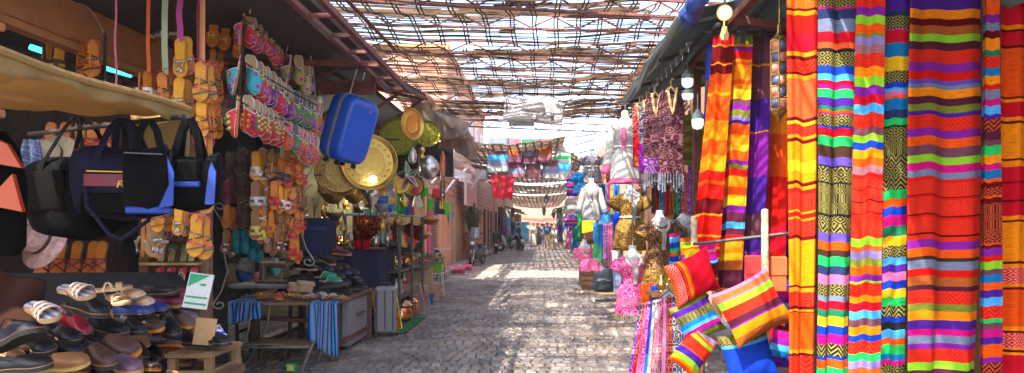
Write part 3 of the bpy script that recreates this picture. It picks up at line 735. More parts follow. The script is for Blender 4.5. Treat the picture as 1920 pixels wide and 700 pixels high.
def blue_roll():
    mb = MB(); a, b = P(1283, 45, 4.5), P(1318, -14, 4.2)
    mb.tube([a.lerp(b, t/8)+Vector((.01*math.sin(t*2), 0, .008*math.cos(t*3))) for t in range(9)], [.02, .055, .06, .065, .06, .062, .06, .05, .02], 12)
    single(mb, 'tarp_roll', mat('blue_tarp', (.03, .06, .26), .35, var=.3, bump=.4), 'rolled blue tarp tied at the end of the awning edge', 'tarp roll')
blue_roll()
def hook_rail(lbl, a, b, n, seed):
    rg = random.Random(seed); mb = MB(); a, b = Vector(a), Vector(b); mb.tube([a, b], .010, 8)
    o = thing('hook_rail', lbl, 'rail', (0, 0, 0)); mb.build('bar', M_darkiron, o)
    for i in range(n):
        t = (i+.5)/n; p = a.lerp(b, t); h = rg.uniform(.05, .09); q = MB()
        q.tube([p+Vector((.02*math.sin(s), 0, .012+.012*math.cos(s))) if j < 6 else p+Vector((0, 0, -h*(j-5)/4)) for j, s in enumerate([3.5, 2.6, 1.6, .6, -.4, -1.2, 0, 0, 0])], .0035, 5)
        q.build('hook', M_steel, o)
hook_rail('iron rail full of hanger hooks beneath the tarp awning', (1.02, 4.7, 2.80), (.98, 7.4, 2.80), 14, 3)
# ---------------------------------------------------------------- beaded scarves on wooden hangers
def hung_scarf(px, y0, y1, w_, d, st, lbl, seed, fringe=None, cat='scarf'):
    k = d/1300; p = P(px, y0, d); W, H = w_*k, (y1-y0)*k
    o = thing('hanging_scarf', lbl, cat, p, group='beaded scarves on hangers under the awning')
    sp = [(a/100, c, g) for a, c, g in parse(st)]
    rg = random.Random(seed); f1 = rg.uniform(0, 6)
    def fn(u, v):
        a = 2*math.pi*u; wv = 1-.35*math.exp(-v*9)
        x = math.cos(a)*W/2*wv*(1+.06*math.sin(5*v+f1)); y = math.sin(a)*.05*wv
        r = 1+.12*math.sin(4*a+f1+2*v)
        return (x*r, y*r, -.02-H*v+.02*math.cos(2*a)*(v < .05))
    stripe_mesh(fn, W*2, H, sp, 26, 'cloth', PRINT, row=.08, parent=o)
    h = MB(); h.tube([(-W*.42, 0, -.10), (-W*.2, 0, -.02), (0, 0, .02), (W*.2, 0, -.02), (W*.42, 0, -.10)], [.008, .011, .012, .011, .008], 8)
    h.tube([(0, 0, .02), (0, 0, .07), (.015, 0, .09), (.02, 0, .07)], .0035, 6); h.build('hanger', M_hangw, o)
    # the two wooden halves that show in front of the cloth
    g = MB(); g.tube([(-.035, -.06, -.0), (-.02, -.075, -.12), (0.0, -.07, -.2)], [.009, .012, .006], 8); g.tube([(.035, -.06, 0), (.015, -.075, -.12), (.0, -.072, -.2)], [.009, .012, .006], 8); g.build('hanger_arms', M_hangw, o)
    if fringe:
        f = MB()
        for i in range(26):
            a = 6.283*i/26; x, y = math.cos(a)*W/2, math.sin(a)*.05; L = rg.uniform(.08, .16)
            f.tube([(x, y, -H-.015), (x*1.02, y, -H-L)], .004, 4)
            f.ball((x*1.02, y, -H-L), .009, 6, 4)
        f.build('fringe', fringe, o)
M_fr1 = mat('grey_beads', (.30, .32, .40), .3, .5, var=.3)
M_fr2 = mat('dark_beads', (.05, .05, .08), .3, .3, var=.3)
hung_scarf(1258, 168, 322, 46, 5.3, "0H4 70H4", 'plum brown beaded scarf with grey bead fringe, nearest on the hook rail', 1, M_fr1)
hung_scarf(1228, 178, 322, 40, 5.8, "0H4 30H4 80P4", 'dark mauve patterned scarf with bead fringe, second on the hook rail', 2, M_fr1)
hung_scarf(1212, 190, 318, 26, 6.3, "0N4 60P", 'dark violet patterned scarf, third on the hook rail', 3, M_fr2)
hung_scarf(1199, 196, 310, 24, 6.7, "0C4 50C 80D4", 'crimson tunic scarf with faint flowers, beside the long white tunic', 4, None, 'tunic')
textile('backdrop_curtain', 'olive grey striped curtain hanging behind the jar lamps', 'curtain', ((1276, 215, 6.8), (1330, 215, 6.4), (1330, 310, 6.4), (1276, 310, 6.8)), "215Q 225J 235Q 245J 255Q 265J 275Q 285J 300Q", None, .03, 4, 41)
# cloth bolts behind the mannequins
def bolts(x0, x1, y0, y1, d0, d1, n, cols, where, seed):
    rg = random.Random(seed)
    for i in range(n):
        t = i/n; xa = x0+(x1-x0)*i/n; xb = x0+(x1-x0)*(i+.92)/n; d = d0+(d1-d0)*t
        nm, st = cols[i % len(cols)]
        textile('hanging_scarf', f'{nm} scarf, {ORD[i]} along {where}', 'scarf', ((xa, y0+rg.uniform(-4, 4), d), (xb, y0+rg.uniform(-4, 4), d), (xb, y1+rg.uniform(-6, 6), d), (xa, y1+rg.uniform(-6, 6), d)), ' '.join(f'{y0-10+int(a)*(y1-y0+20)/100}{c}' for a, c in st), 'scarves hung ' + where, .01, 1.2, seed+i, nu=8, material=PRINT, solid=.006)
pal = [('plum', [(0, 'H4')]), ('maroon', [(0, 'D'), (60, 'D4')]), ('teal', [(0, 'T'), (70, 'T1')]), ('dark red', [(0, 'D'), (50, 'C')]), ('amber', [(0, 'X')]), ('dark green', [(0, 'F4')]), ('navy', [(0, 'N4')]), ('red', [(0, 'C4')]), ('purple', [(0, 'P4')]), ('wine', [(0, 'H')])]
bolts(1222, 1330, 322, 402, 7.7, 7.2, 13, pal, 'the rail above the brown kaftan', 50)
pal2 = [('turquoise', [(0, 'L')]), ('deep blue', [(0, 'B')]), ('navy', [(0, 'N')]), ('pale blue', [(0, 'S')]), ('rose', [(0, 'M')]), ('lime', [(0, 'E')]), ('lilac', [(0, 'V')]), ('teal', [(0, 'T')])]
bolts(1122, 1162, 345, 402, 11.8, 10.6, 9, pal2, 'the rail beside the white blouse', 70)
pal3 = [('turquoise patterned', [(0, 'T4'), (50, 'G4')]), ('teal', [(0, 'T'), (60, 'F4')]), ('plum patterned', [(0, 'P4')]), ('pink patterned', [(0, 'p4')]), ('dark blue', [(0, 'N4')]), ('maroon patterned', [(0, 'D4')])]
bolts(1112, 1168, 420, 492, 11.0, 9.6, 6, pal3, 'the low rail behind the backpack', 90)
bolts(1290, 1332, 300, 400, 6.9, 6.5, 4, [('purple dotted', [(0, 'P4')]), ('blue dotted', [(0, 'I4')]), ('violet', [(0, 'a4')]), ('red dotted', [(0, 'C4')])], 'the rail below the warm jar lamp', 110)
bolts(1090, 1120, 300, 345, 12.6, 12, 5, [('brown', [(0, 'b4')]), ('wine', [(0, 'H')]), ('white', [(0, 'w')]), ('grey', [(0, 'W')]), ('black', [(0, 'K4')])], 'the rail behind the navy dress', 130)
bolts(1136, 1160, 262, 345, 11.8, 11.0, 5, [('rust', [(0, 'X')]), ('wine', [(0, 'H')]), ('cream', [(0, 'w4')]), ('brown', [(0, 'b4')]), ('black', [(0, 'K4')])], 'the rail behind the long white tunic', 140)
# ---------------------------------------------------------------- garments on hanging torsos
M_torso = mat('torso_plastic', (.46, .50, .54), .3, var=.05, bump=0)
def garment(px, ys_, yh, d, st, lbl, sleeve, seed, trim='w', fringe=None, hw=.19, yaw=.25, waist=.14, hem=.21, belt=None, grp='garments on hanging torsos'):
    k = d/1300; p = P(px, ys_, d); H = (yh-ys_)*k; s = hw/.19
    o = thing('dress_form', lbl, 'dress form', p, yaw, grp)
    t = MB(); t.loft([(0, 0, -.34, .12*s, .09*s), (0, 0, -.16, .15*s, .10*s), (0, .0, -.05, .155*s, .085*s), (0, 0, .0, .10*s, .07*s), (0, 0, .035, .055*s, .055*s), (0, 0, .09, .05*s, .05*s), (0, 0, .10, .038*s, .038*s)], 18); t.build('torso', M_torso, o)
    t = MB(); t.tube([(0, 0, .1), (0, 0, .16), (.018, 0, .185), (.03, 0, .165)], .004, 6); t.tube([(0, 0, .18), (0, .02, max(.3, 2.86-p.z))], .003, 5); t.build('hook', M_steel, o)
    sp = [(a/100, c, g) for a, c, g in parse(st)]
    rp = [(0, .115*s, .075), (.05, hw, .10), (.14, hw*.98, .125), (.22, hw*.95, .135), (.42, waist, .105), (.62, (waist+hem)*.53, .135), (1, hem, .15)]
    def prof(v):
        for a, b in zip(rp, rp[1:]):
            if v <= b[0]: q = (v-a[0])/(b[0]-a[0]); q = q*q*(3-2*q); return a[1]+(b[1]-a[1])*q, a[2]+(b[2]-a[2])*q
        return rp[-1][1:]
    rg = random.Random(seed); f1 = rg.uniform(0, 6)
    def fn(u, v):
        a = 6.28318*u; rx, ry = prof(v); r = 1+.06*v*math.sin(7*a+f1)+.02*math.sin(9*v+3*a)
        neck = .07*max(0, math.sin(-a))**3*math.exp(-(v*14)**2)
        return (math.cos(a)*rx*r, math.sin(a)*ry*r, -.01-H*v-neck)
    stripe_mesh(fn, .9, H, sp, 32, 'gown', PRINT, row=.05, parent=o)
    for sd in (-1, 1):
        L, ang, r0, r1 = sleeve
        dx, dz = math.cos(ang)*sd, -math.sin(ang); A = Vector((sd*hw*.82, 0, -.05-.02)); D = Vector((dx, 0, dz)); U = Vector((-dz*sd, 0, dx*sd)); Y = Vector((0, 1, 0))
        def fs(u, v, A=A, D=D, U=U):
            a = 6.28318*u; r = r0+(r1-r0)*v; return A+D*(L*v)+U*math.cos(a)*r+Y*math.sin(a)*r*.8
        so = stripe_mesh(fs, .4, L, [(0, sp[0][1], sp[0][2]), (.8, sp[-1][1], sp[-1][2])], 14, 'sleeve', PRINT, row=.06, parent=o)
        q = so.modifiers.new('thickness', 'SOLIDIFY'); q.thickness = .004; q.offset = 0
    if trim:
        def tr(u, v):
            rx, ry = prof(.06+v*.42); x = (u-.5)*.055*(1-.25*v); y = -ry*math.sqrt(max(.05, 1-(x/rx)**2))*1.07-.02; return (x, y, -.01-H*(.06+v*.42)-.05*(1-v))
        stripe_mesh(tr, .06, .4, [(0, trim, 3), (.85, trim, 1)], 4, 'placket', PRINT, row=.03, parent=o)
        c = MB()
        for j in range(13):
            a = math.pi*(1+j/12); v = .085; rx, ry = prof(.06)
            c.ball((math.cos(a)*.10*s, -.055-.065*abs(math.sin(a)), -.015-.11*abs(math.sin(a))), .019, 7, 5)
        c.build('neck_trim', mat('cream_braid', (.62, .57, .48), .6, var=.25, sc=60, bump=.5), o)
    if belt:
        c = MB(); rx, ry = prof(.42); c.tube([(math.cos(6.283*i/16)*rx*1.05, math.sin(6.283*i/16)*ry*1.08, -.01-H*.42) for i in range(17)], .012, 6)
        c.tube([(0, -ry*1.12, -H*.42), (.01, -ry*1.2, -H*.62)], .008, 6); c.build('belt', mat('white_cord', (.7, .68, .62), .7), o)
    if fringe:
        f = MB(); rx, ry = prof(1)
        for i in range(44):
            a = 6.283*i/44; x, y = math.cos(a)*rx, math.sin(a)*ry; f.tube([(x, y, -H-.01), (x*1.01, y, -H-.07)], .004, 4)
        f.build('fringe', fringe, o)
M_fg = mat('gold_fringe', (.42, .32, .14), .6, var=.3)
garment(1181, 361, 468, 8.1, "0J4 30J4 100J", 'short sleeved gold brocade kaftan with cream braid and white belt on a white form', (.13, 1.0, .07, .095), 1, 'w', None, .17, .25, .115, .20, True)
garment(1186, 478, 586, 7.6, "0M4 12M4 45M4 70p4 84M4", 'magenta and pink paisley kaftan with gold fringed hem, lowest of the hanging garments', (.12, 1.1, .065, .085), 2, 'w', M_fg, .165, .1, .115, .19)
garment(1237, 412, 526, 7.5, "0b4 55b4 80J4", 'dark brown paisley kaftan with broad cream collar between gold and navy ones', (.14, 1.0, .07, .095), 3, 'w', M_fg, .165, .15, .12, .19)
garment(1283, 408, 500, 8.6, "0N4 60N4", 'navy patterned kaftan with cream collar half hidden by the orange shawls', (.13, 1.0, .07, .09), 4, 'w', None, .165, .2)
garment(1172, 226, 342, 7.3, "0w 88w 93p4", 'long white tunic with pink embroidery hanging high beside the crimson tunic', (.5, 1.38, .05, .05), 5, 'p', None, .14, -.25, .105, .16, True)
garment(1109, 346, 412, 11.2, "0w 90w 95S", 'white blouse with silver braid and long sleeves, above the small white form', (.42, 1.3, .05, .05), 6, 'w', None, .14, -.2, .10, .155)
garment(1110, 290, 342, 11.6, "0N4 60N4", 'navy flowered dress with white lace collar above the white blouse', (.1, 1.0, .07, .07), 7, 'w', None, .155, 0, .12, .16, True)
garment(1091, 322, 362, 12.0, "0T 50T4", 'teal dress hanging behind the navy flowered one', (.12, 1.1, .07, .07), 8, None, None, .14, .5, .12, .15)
garment(1096, 460, 486, 11.6, "0p4 40p4", 'small white form in pale pink lace low beside the street edge', (.1, 1.1, .06, .06), 9, 'w', None, .14, 0, .12, .18)
textile('fringed_shawl', 'pink fringed shawl draped low over the stall edge below the small white form', 'shawl', ((1090, 486, 11.2), (1126, 484, 10.8), (1128, 508, 10.7), (1088, 510, 11.1)), "480p4 495M4 500p4", None, .02, 2, 150, material=PRINT)
textile('hanging_cloth', 'long white cloth hanging behind the pink kaftan', 'cloth', ((1146, 470, 8.3), (1168, 470, 8.2), (1172, 560, 8.0), (1152, 555, 8.2)), "465w 500S 540w", 'loose cloths among the kaftans', .02, 1.5, 151)
textile('hanging_cloth', 'blue cloth bundled beside the gold brocade kaftan', 'cloth', ((1146, 404, 8.4), (1164, 398, 8.3), (1168, 440, 8.3), (1150, 446, 8.4)), "398B 420B 440N", 'loose cloths among the kaftans', .03, 1.5, 152)
textile('hanging_cloth', 'orange cloth hanging between pink kaftan and brass jug', 'cloth', ((1202, 532, 7.0), (1226, 530, 6.9), (1226, 574, 6.9), (1202, 576, 7.0)), "530O 560X", 'loose cloths among the kaftans', .02, 1.5, 153)
textile('hanging_cloth', 'blue cloth hanging right under the brass jug', 'cloth', ((1220, 536, 6.6), (1242, 534, 6.5), (1244, 566, 6.5), (1218, 568, 6.6)), "534B 556N", 'loose cloths among the kaftans', .02, 1.5, 154)
textile('hanging_cloth', 'rainbow striped cloth hanging beside the brown kaftan hem', 'cloth', ((1254, 440, 7.2), (1276, 436, 7.1), (1272, 500, 7.0), (1258, 498, 7.1)), "436M 446L 456B 466G 474O 480B 490L", 'loose cloths among the kaftans', .02, 1.5, 155)
textile('hanging_cloth', 'orange and lime striped cloth hanging beneath the navy kaftan', 'cloth', ((1274, 448, 6.9), (1296, 444, 6.8), (1294, 520, 6.7), (1276, 522, 6.8)), "440O 456E 466A 480P 500R", 'loose cloths among the kaftans', .02, 1.5, 156)
# brass jug and lantern on the low stand
def jug(p, lbl, m, s, cat='jug', grp=None):
    o = thing('brass_jug', lbl, cat, p, group=grp); b = MB()
    b.lathe([(.045*s, 0), (.05*s, .01*s), (.03*s, .03*s), (.065*s, .08*s), (.07*s, .12*s), (.04*s, .16*s), (.025*s, .2*s), (.035*s, .215*s)], 18); b.build('jug_body', m, o)
    b = MB(); b.lathe([(.036*s, .217*s), (.03*s, .235*s), (.012*s, .25*s), (.014*s, .265*s), (.001, .28*s)], 14); b.build('lid', m, o)
    b = MB(); b.tube([(.06*s, 0, .09*s), (.1*s, 0, .13*s), (.105*s, 0, .18*s), (.125*s, 0, .2*s)], [.014*s, .011*s, .008*s, .006*s], 8); b.build('spout', m, o)
    b = MB(); b.tube([(-.03*s, 0, .2*s), (-.09*s, 0, .2*s), (-.1*s, 0, .13*s), (-.062*s, 0, .09*s)], .006*s, 8); b.build('handle', m, o)
    return o
def low_table():
    o = thing('display_table', 'low dark display table under the brass jug', 'table', P(1268, 548, 6.3)); z = o.location.z
    b = MB(); b.box((0, 0, -.015), (.5, .4, .03)); b.build('table_top', M_wood, o)
    for x in (-.2, .2):
        for y in (-.16, .16): b = MB(); b.box((x, y, -z/2-.015), (.04, .04, z-.03)); b.build('leg', M_wood, o)
low_table()
jug(P(1240, 548, 6.25), 'brass jug with pointed lid standing beside the scarf stand', M_gold, .62)
def small_lantern():
    p = P(1252, 574, 5.6); o = thing('metal_lantern', 'small dark arched metal lantern hanging in front of the brass jug', 'lantern', p)
    b = MB(); b.prism([(-.055, 0), (.055, 0), (.055, .09), (.03, .125), (0, .14), (-.03, .125), (-.055, .09)], .05, Matrix(((1, 0, 0), (0, 0, -1), (0, 1, 0))))
    b.build('glass_body', mat('grey_glass', (.22, .24, .24), .15, .3), o)
    b = MB()
    for r in (1, .7, .42): b.tube([(-.055*r, -.053, .005), (-.055*r, -.053, .09*r), (0, -.053, .14*r), (.055*r, -.053, .09*r), (.055*r, -.053, .005)], .004, 6)
    b.build('scroll_frame', M_darkiron, o)
    b = MB(); b.tube([(0, 0, .14), (0, 0, .2)], .004, 6); b.build('hanging_ring', M_darkiron, o)
small_lantern()
# backpack on a bench
def backpack(p, s, lbl):
    o = thing('backpack', lbl, 'backpack', p, group='backpacks on the bench'); m = mat('dark_blue_nylon', (.03, .045, .075), .5, var=.3, bump=.2)
    b = MB(); b.loft([(0, 0, 0, .17*s, .10*s), (0, 0, .02*s, .19*s, .115*s), (0, 0, .25*s, .185*s, .11*s), (0, .01, .40*s, .15*s, .09*s), (0, .02, .46*s, .08*s, .05*s)], 20); b.build('bag_body', m, o)
    b = MB(); b.loft([(0, -.09*s, .03*s, .13*s, .05*s), (0, -.10*s, .06*s, .145*s, .06*s), (0, -.10*s, .2*s, .14*s, .055*s), (0, -.09*s, .235*s, .1*s, .04*s)], 16); b.build('front_pocket', m, o)
    b = MB(); b.tube([(-.12*s, -.155*s, .19*s), (0, -.17*s, .215*s), (.12*s, -.155*s, .19*s)], .006*s, 6); b.build('zip', M_silver, o)
    b = MB(); b.tube([(-.04*s, .02, .455*s), (0, .02, .51*s), (.04*s, .02, .455*s)], .01*s, 6); b.build('carry_loop', M_black, o)
    return o
backpack(P(1131, 546, 14.4)+Vector((0, 0, .005)), 1.15, 'dark blue backpack standing on the low bench under the scarves')
def bench():
    p = P(1132, 547, 14.4); o = thing('bench', 'pale low bench with white legs under the dark backpack', 'bench', (p.x, p.y, 0)); z = p.z-.002
    b = MB(); b.box((.05, 0, z-.02), (.62, .42, .035)); b.build('bench_top', M_lwood, o)
    for x in (-.22, .32):
        for y in (-.17, .17): b = MB(); b.box((x, y, (z-.04)/2), (.04, .04, z-.04)); b.build('leg', M_white, o)
bench()
# far bags on the stall side
def tote(px, y0, y1, w_, d, st, lbl):
    k = d/1300; p = P(px, y0, d); W, H = w_*k, (y1-y0)*k; o = thing('checked_bag', lbl, 'bag', p, group='checked bags hung at the far stall')
    sp = [(a/100, c, g) for a, c, g in parse(st)]
    def fn(u, v): a = 6.283*u; r = .75+.35*math.sin(v*2.4+.3); return (math.cos(a)*W/2*r, math.sin(a)*.08*r, -H*(.25+.75*v))
    stripe_mesh(fn, W*2, H, sp, 16, 'bag_body', PRINT, row=.08, parent=o)
    b = MB(); b.tube([(-W*.3, 0, -H*.28), (-W*.1, 0, -.02), (0, 0, 0), (W*.1, 0, -.02), (W*.3, 0, -H*.28)], .014, 6); b.build('strap', mat('magenta_strap', (.5, .03, .25), .6), o)
tote(1073, 318, 368, 22, 16.5, "0M1 14B 28w 36M 50B 62w 70M 84B", 'slim magenta and blue checked bag hung high at the far stall')
tote(1071, 400, 424, 24, 17, "0B 14M 28w 36M 50B 62w 70M 84B", 'blue and pink checked bag, middle one hung at the far stall')
tote(1072, 362, 404, 26, 18, "0w4 30w4", 'grey laced bag hung behind the checked ones')
def far_counter():
    o = thing('market_counter', 'brown market counter with white cloth front beyond the checked bags', 'counter', (1.2, 17.5, 0))
    b = MB(); b.box((.25, .2, .45), (.9, 1.6, .9)); b.build('counter_body', M_wood, o)
    b = MB(); b.box((.22, .2, .93), (1.0, 1.7, .06)); b.build('counter_top', M_lwood, o)
far_counter()
# ================================================================ footwear
def ribbon(mb, pts, wdir, w, th=.0025, mi=0):
    pts = [Vector(p) for p in pts]; W = Vector(wdir).normalized(); vs = []; N = len(pts)
    for i, p in enumerate(pts):
        t = (pts[min(i+1, N-1)]-pts[max(i-1, 0)]).normalized(); n = t.cross(W).normalized()
        ww = w[i] if isinstance(w, (list, tuple)) else w
        vs += [p-W*ww/2-n*th/2, p+W*ww/2-n*th/2, p+W*ww/2+n*th/2, p-W*ww/2+n*th/2]
    fs = [(i*4+k, i*4+(k+1) % 4, i*4+4+(k+1) % 4, i*4+4+k) for i in range(N-1) for k in range(4)]+[(3, 2, 1, 0), tuple(range(N*4-4, N*4))]
    mb.add(vs, fs, mi)
SOLE = [(0, .010), (.02, .021), (.07, .030), (.15, .0335), (.28, .031), (.42, .0295), (.56, .035), (.68, .0425), (.78, .045), (.87, .0405), (.94, .030), (.98, .018), (1, .007)]
def hw_at(t):
    for a, b in zip(SOLE, SOLE[1:]):
        if t <= b[0]: return a[1]+(b[1]-a[1])*(t-a[0])/(b[0]-a[0])
    return .007
def outline(L, k=1.12, inset=0, skew=.006):
    left = [(-max(.003, w*k-inset)-skew*math.sin(math.pi*t)*0+skew*(t-.5), inset+(L-2*inset)*t) for t, w in SOLE]
    right = [(max(.003, w*k-inset)+skew*(t-.5), inset+(L-2*inset)*t) for t, w in SOLE]
    return right+left[::-1]
LEA = {}
def leather(n, c, rough=.52, **k): return mat('leather_'+n, c, rough, var=k.pop('var', .32), sc=k.pop('sc', 10), bump=k.pop('bump', .25), **k)
M_tan = leather('tan', (.68, .205, .018)); M_tan2 = leather('honey', (.86, .36, .012)); M_brown = leather('brown', (.30, .12, .04)); M_edge = leather('edge', (.24, .11, .04))
M_dkbr = leather('dark_brown', (.075, .03, .018)); M_burg = leather('burgundy', (.25, .02, .05)); M_teal = leather('teal', (.0, .16, .20)); M_redle = leather('red', (.55, .02, .03))
M_whle = leather('white', (.72, .70, .66)); M_goldle = leather('gold', (.80, .58, .12), .3, bump=.1); M_silvle = leather('silver', (.70, .68, .66), .28)
M_blkle = leather('black', (.008, .008, .009), .45, spec=.35); M_greyle = leather('grey', (.12, .11, .11)); M_bluele = leather('blue', (.02, .05, .22)); M_pinkle = leather('pink', (.70, .03, .25)); M_cream = leather('cream', (.44, .27, .12)); M_beige = leather('beige', (.55, .34, .19))
M_turq = leather('turquoise', (.02, .42, .50)); M_olive = leather('olive', (.36, .34, .10)); M_purple = leather('purple', (.16, .02, .22)); M_navyle = leather('navy', (.018, .025, .06)); M_green = leather('green', (.05, .28, .10)); M_rub = mat('rubber', (.02, .02, .02), .7); M_pinkin = leather('rose', (.62, .14, .14))
def embroidered(name, base, sc=55):
    m = mat(name, base, .55, bump=.3, sc=40); n = m.node_tree.nodes; l = m.node_tree.links; b = n['Principled BSDF']
    tc = n.new('ShaderNodeTexCoord'); vo = n.new('ShaderNodeTexVoronoi'); vo.inputs['Scale'].default_value = sc; l.new(tc.outputs['Object'], vo.inputs['Vector'])
    hs = n.new('ShaderNodeHueSaturation'); hs.inputs['Saturation'].default_value = 1.7; hs.inputs['Value'].default_value = .55; l.new(vo.outputs['Color'], hs.inputs['Color'])
    v2 = n.new('ShaderNodeTexVoronoi'); v2.inputs['Scale'].default_value = sc*.33; l.new(tc.outputs['Object'], v2.inputs['Vector'])
    g = n.new('ShaderNodeMath'); g.operation = 'LESS_THAN'; g.inputs[1].default_value = .42; l.new(v2.outputs['Distance'], g.inputs[0])
    mx = n.new('ShaderNodeMix'); mx.data_type = 'RGBA'; mx.inputs[6].default_value = (*base, 1); l.new(g.outputs[0], mx.inputs[0]); l.new(hs.outputs[0], mx.inputs[7])
    l.new(mx.outputs[2], b.inputs['Base Color']); return m
E_red = embroidered('embroidered_red', (.60, .02, .03)); E_turq = embroidered('embroidered_turquoise', (.02, .42, .55)); E_pur = embroidered('embroidered_purple', (.10, .01, .18)); E_grn = embroidered('embroidered_green', (.06, .22, .05)); E_org = embroidered('embroidered_orange', (.70, .12, .03)); E_blk = embroidered('embroidered_black', (.03, .03, .03)); E_oliv = embroidered('embroidered_olive', (.34, .33, .10))
SL = .26
def sole_parts(o, ins, edge, th=.014, two=False, wid=1.12):
    b = MB(); b.prism(outline(SL, wid), th)
    if two: b.prism([(x*1.02, y) for x, y in outline(SL, wid)], .006, None, 1, (0, 0, -.012)); b.prism([(x*.95, y) for x, y in outline(SL, wid)], .006, None, 0, (0, 0, -.006))
    b.build('sole', [edge, M_edge], o, smooth=30)
    b = MB(); b.prism(outline(SL, wid, .004), .0035, None, 0, (0, 0, th+.0005)); b.build('insole', ins, o, smooth=30)
    return th+.004
def arc(t, h, z0, k=1.12, n=9, over=1.02, x0=-1, x1=1, dy=0):
    w = hw_at(t)*k*over; pts = []
    for i in range(n):
        a = math.pi*(1-i/(n-1)); pts.append((math.cos(a)*w, SL*t+dy*(i/(n-1)-.5), z0-.012+math.sin(a)**.7*h if 0 < i < n-1 else z0-.012))
    return pts
def sandal(kind, ins, edge, s1, s2=None, orn=None):
    def make():
        o = thing('sandal', '-', 'sandal'); z = sole_parts(o, ins, edge, .013, kind in ('multi', 'pair'))
        s2_ = s2 or s1
        if kind == 'slide':      # H shaped band with an opening
            b = MB(); ribbon(b, arc(.60, .042, z), (0, 1, 0), .028); ribbon(b, arc(.80, .034, z), (0, 1, 0), .026)
            ribbon(b, [(-.0, SL*.58, z+.03), (0, SL*.70, z+.033), (0, SL*.82, z+.024)], (1, 0, 0), .03, .003); b.build('strap', s1, o)
        elif kind == 'band':
            b = MB(); ribbon(b, arc(.74, .036, z), (0, 1, 0), .034); b.build('strap', s1, o)
            b = MB(); ribbon(b, arc(.52, .045, z, dy=.05), (0, 1, 0), .010); ribbon(b, arc(.52, .042, z, dy=-.05), (0, 1, 0), .010); b.tube([(-.03, SL*.2, z), (-.036, SL*.08, z+.035), (0, SL*-.01, z+.05), (.036, SL*.08, z+.035), (.03, SL*.2, z)], .0035, 6); b.build('cross_straps', s2_, o)
        elif kind == 'thong':
            b = MB()
            for s in (-1, 1): b.tube([(.0, SL*.86, z-.004), (.002*s, SL*.83, z+.018), (s*.022, SL*.68, z+.026), (s*.034, SL*.52, z+.012), (s*.036, SL*.48, z-.012)], [.005, .006, .006, .006, .005], 8)
            b.build('strap', s1, o)
            b = MB(); b.lathe([(.019, 0), (.019, .004), (.013, .007), (.007, .005), (.001, .009)], 18, Matrix.Translation((.002, SL*.83, z+.02)))
            for s in (-1, 0, 1): b.ball((s*.018-.012, SL*.62, z+.032), .0115, 10, 6, 0, (1, 1, .6))
            b.build('ornament', orn or M_silver, o)
        elif kind == 'multi':
            for j, (t, m) in enumerate(((.46, s1), (.58, s2_), (.69, orn or M_redle), (.80, s1))):
                b = MB(); ribbon(b, arc(t, .04-.004*j, z, dy=.03*(1 if j % 2 else -1)), (0, 1, 0), .0075); b.build('strap', m, o)
            b = MB(); ribbon(b, [(0, SL*.44, z+.031), (.0, SL*.62, z+.034), (0, SL*.80, z+.024)], (1, 0, 0), .011, .003); b.build('centre_strap', M_tan, o)
            b = MB(); b.tube([(-.034, SL*.3, z-.003), (-.045, SL*.16, z+.03), (-.02, SL*.02, z+.075), (.025, SL*.02, z+.075), (.045, SL*.16, z+.03), (.034, SL*.3, z-.003)], .0032, 6); b.build('ankle_strap', orn or M_pinkle, o)
        elif kind == 'cross':
            b = MB()
            for q in (-1, 1): ribbon(b, arc(.66, .038, z, dy=.085*q), (0, 1, 0), .014)
            ribbon(b, arc(.5, .044, z), (0, 1, 0), .012); b.build('strap', s1, o)
        elif kind == 'star':     # broad upper with a round stud and cut flaps
            b = MB()
            for q in (-1, 1): ribbon(b, arc(.62, .04, z, dy=.05*q), (0, 1, 0), .03)
            ribbon(b, arc(.82, .03, z), (0, 1, 0), .022); b.build('strap', s1, o)
            b = MB(); b.ball((0, SL*.12, z+.002), .006, 8, 5, 0, (1, 1, .5)); b.build('stud', orn or M_silver, o)
        elif kind == 'buckle':
            b = MB(); ribbon(b, arc(.68, .04, z), (0, 1, 0), .06); b.build('strap', s1, o)
            b = MB(); b.box((-.02, SL*.68, z+.036), (.008, .05, .01)); b.box((.02, SL*.68, z+.036), (.008, .05, .01)); b.box((0, SL*.68, z+.040), (.045, .010, .008)); b.build('ornament', orn or M_gold, o)
        return o
    return make
def slipper(upper, ins, edge, pom=None, trim=None, opening=.33):
    def make():
        o = thing('slipper', '-', 'slipper'); z = sole_parts(o, ins, edge, .010, False, 1.1)
        def fn(u, v):
            t = opening+(1.0-opening)*v+ (1-v)*.16*(abs(2*u-1)**1.6-1)*-1*0 + (1-v)*.17*(1-abs(2*u-1)**1.4)
            t = min(.999, t); w = hw_at(t)*1.11+.001; h = .052*(1-v)**.55*(1-.0*v)+.012
            a = math.pi*(1-u); return (math.cos(a)*w+.006*(t-.5), SL*t, .006+math.sin(a)**.75*h if 0 < u < 1 else .004)
        b = MB(); b.grid(fn, 16, 12); b.build('upper', upper, o, smooth=60, solid=.003)
        b = MB(); b.tube([Vector(fn(i/16, 0))+Vector((0, -.001, .001)) for i in range(17)], .0028, 6); b.tube([Vector((x*1.0, y, .011)) for x, y in outline(SL, 1.105)], .0030, 6)
        b.build('piping', trim or M_whle, o)
        if pom:
            k = 0
            for v in (.18, .42, .66):
                for u in (.22, .42, .6, .8):
                    b = MB(); p = Vector(fn(u, v)); b.ball(p+Vector((0, 0, .006)), .0115, 8, 6); b.build('pompom', pom[k % len(pom)], o); k += 1
        return o
    return make
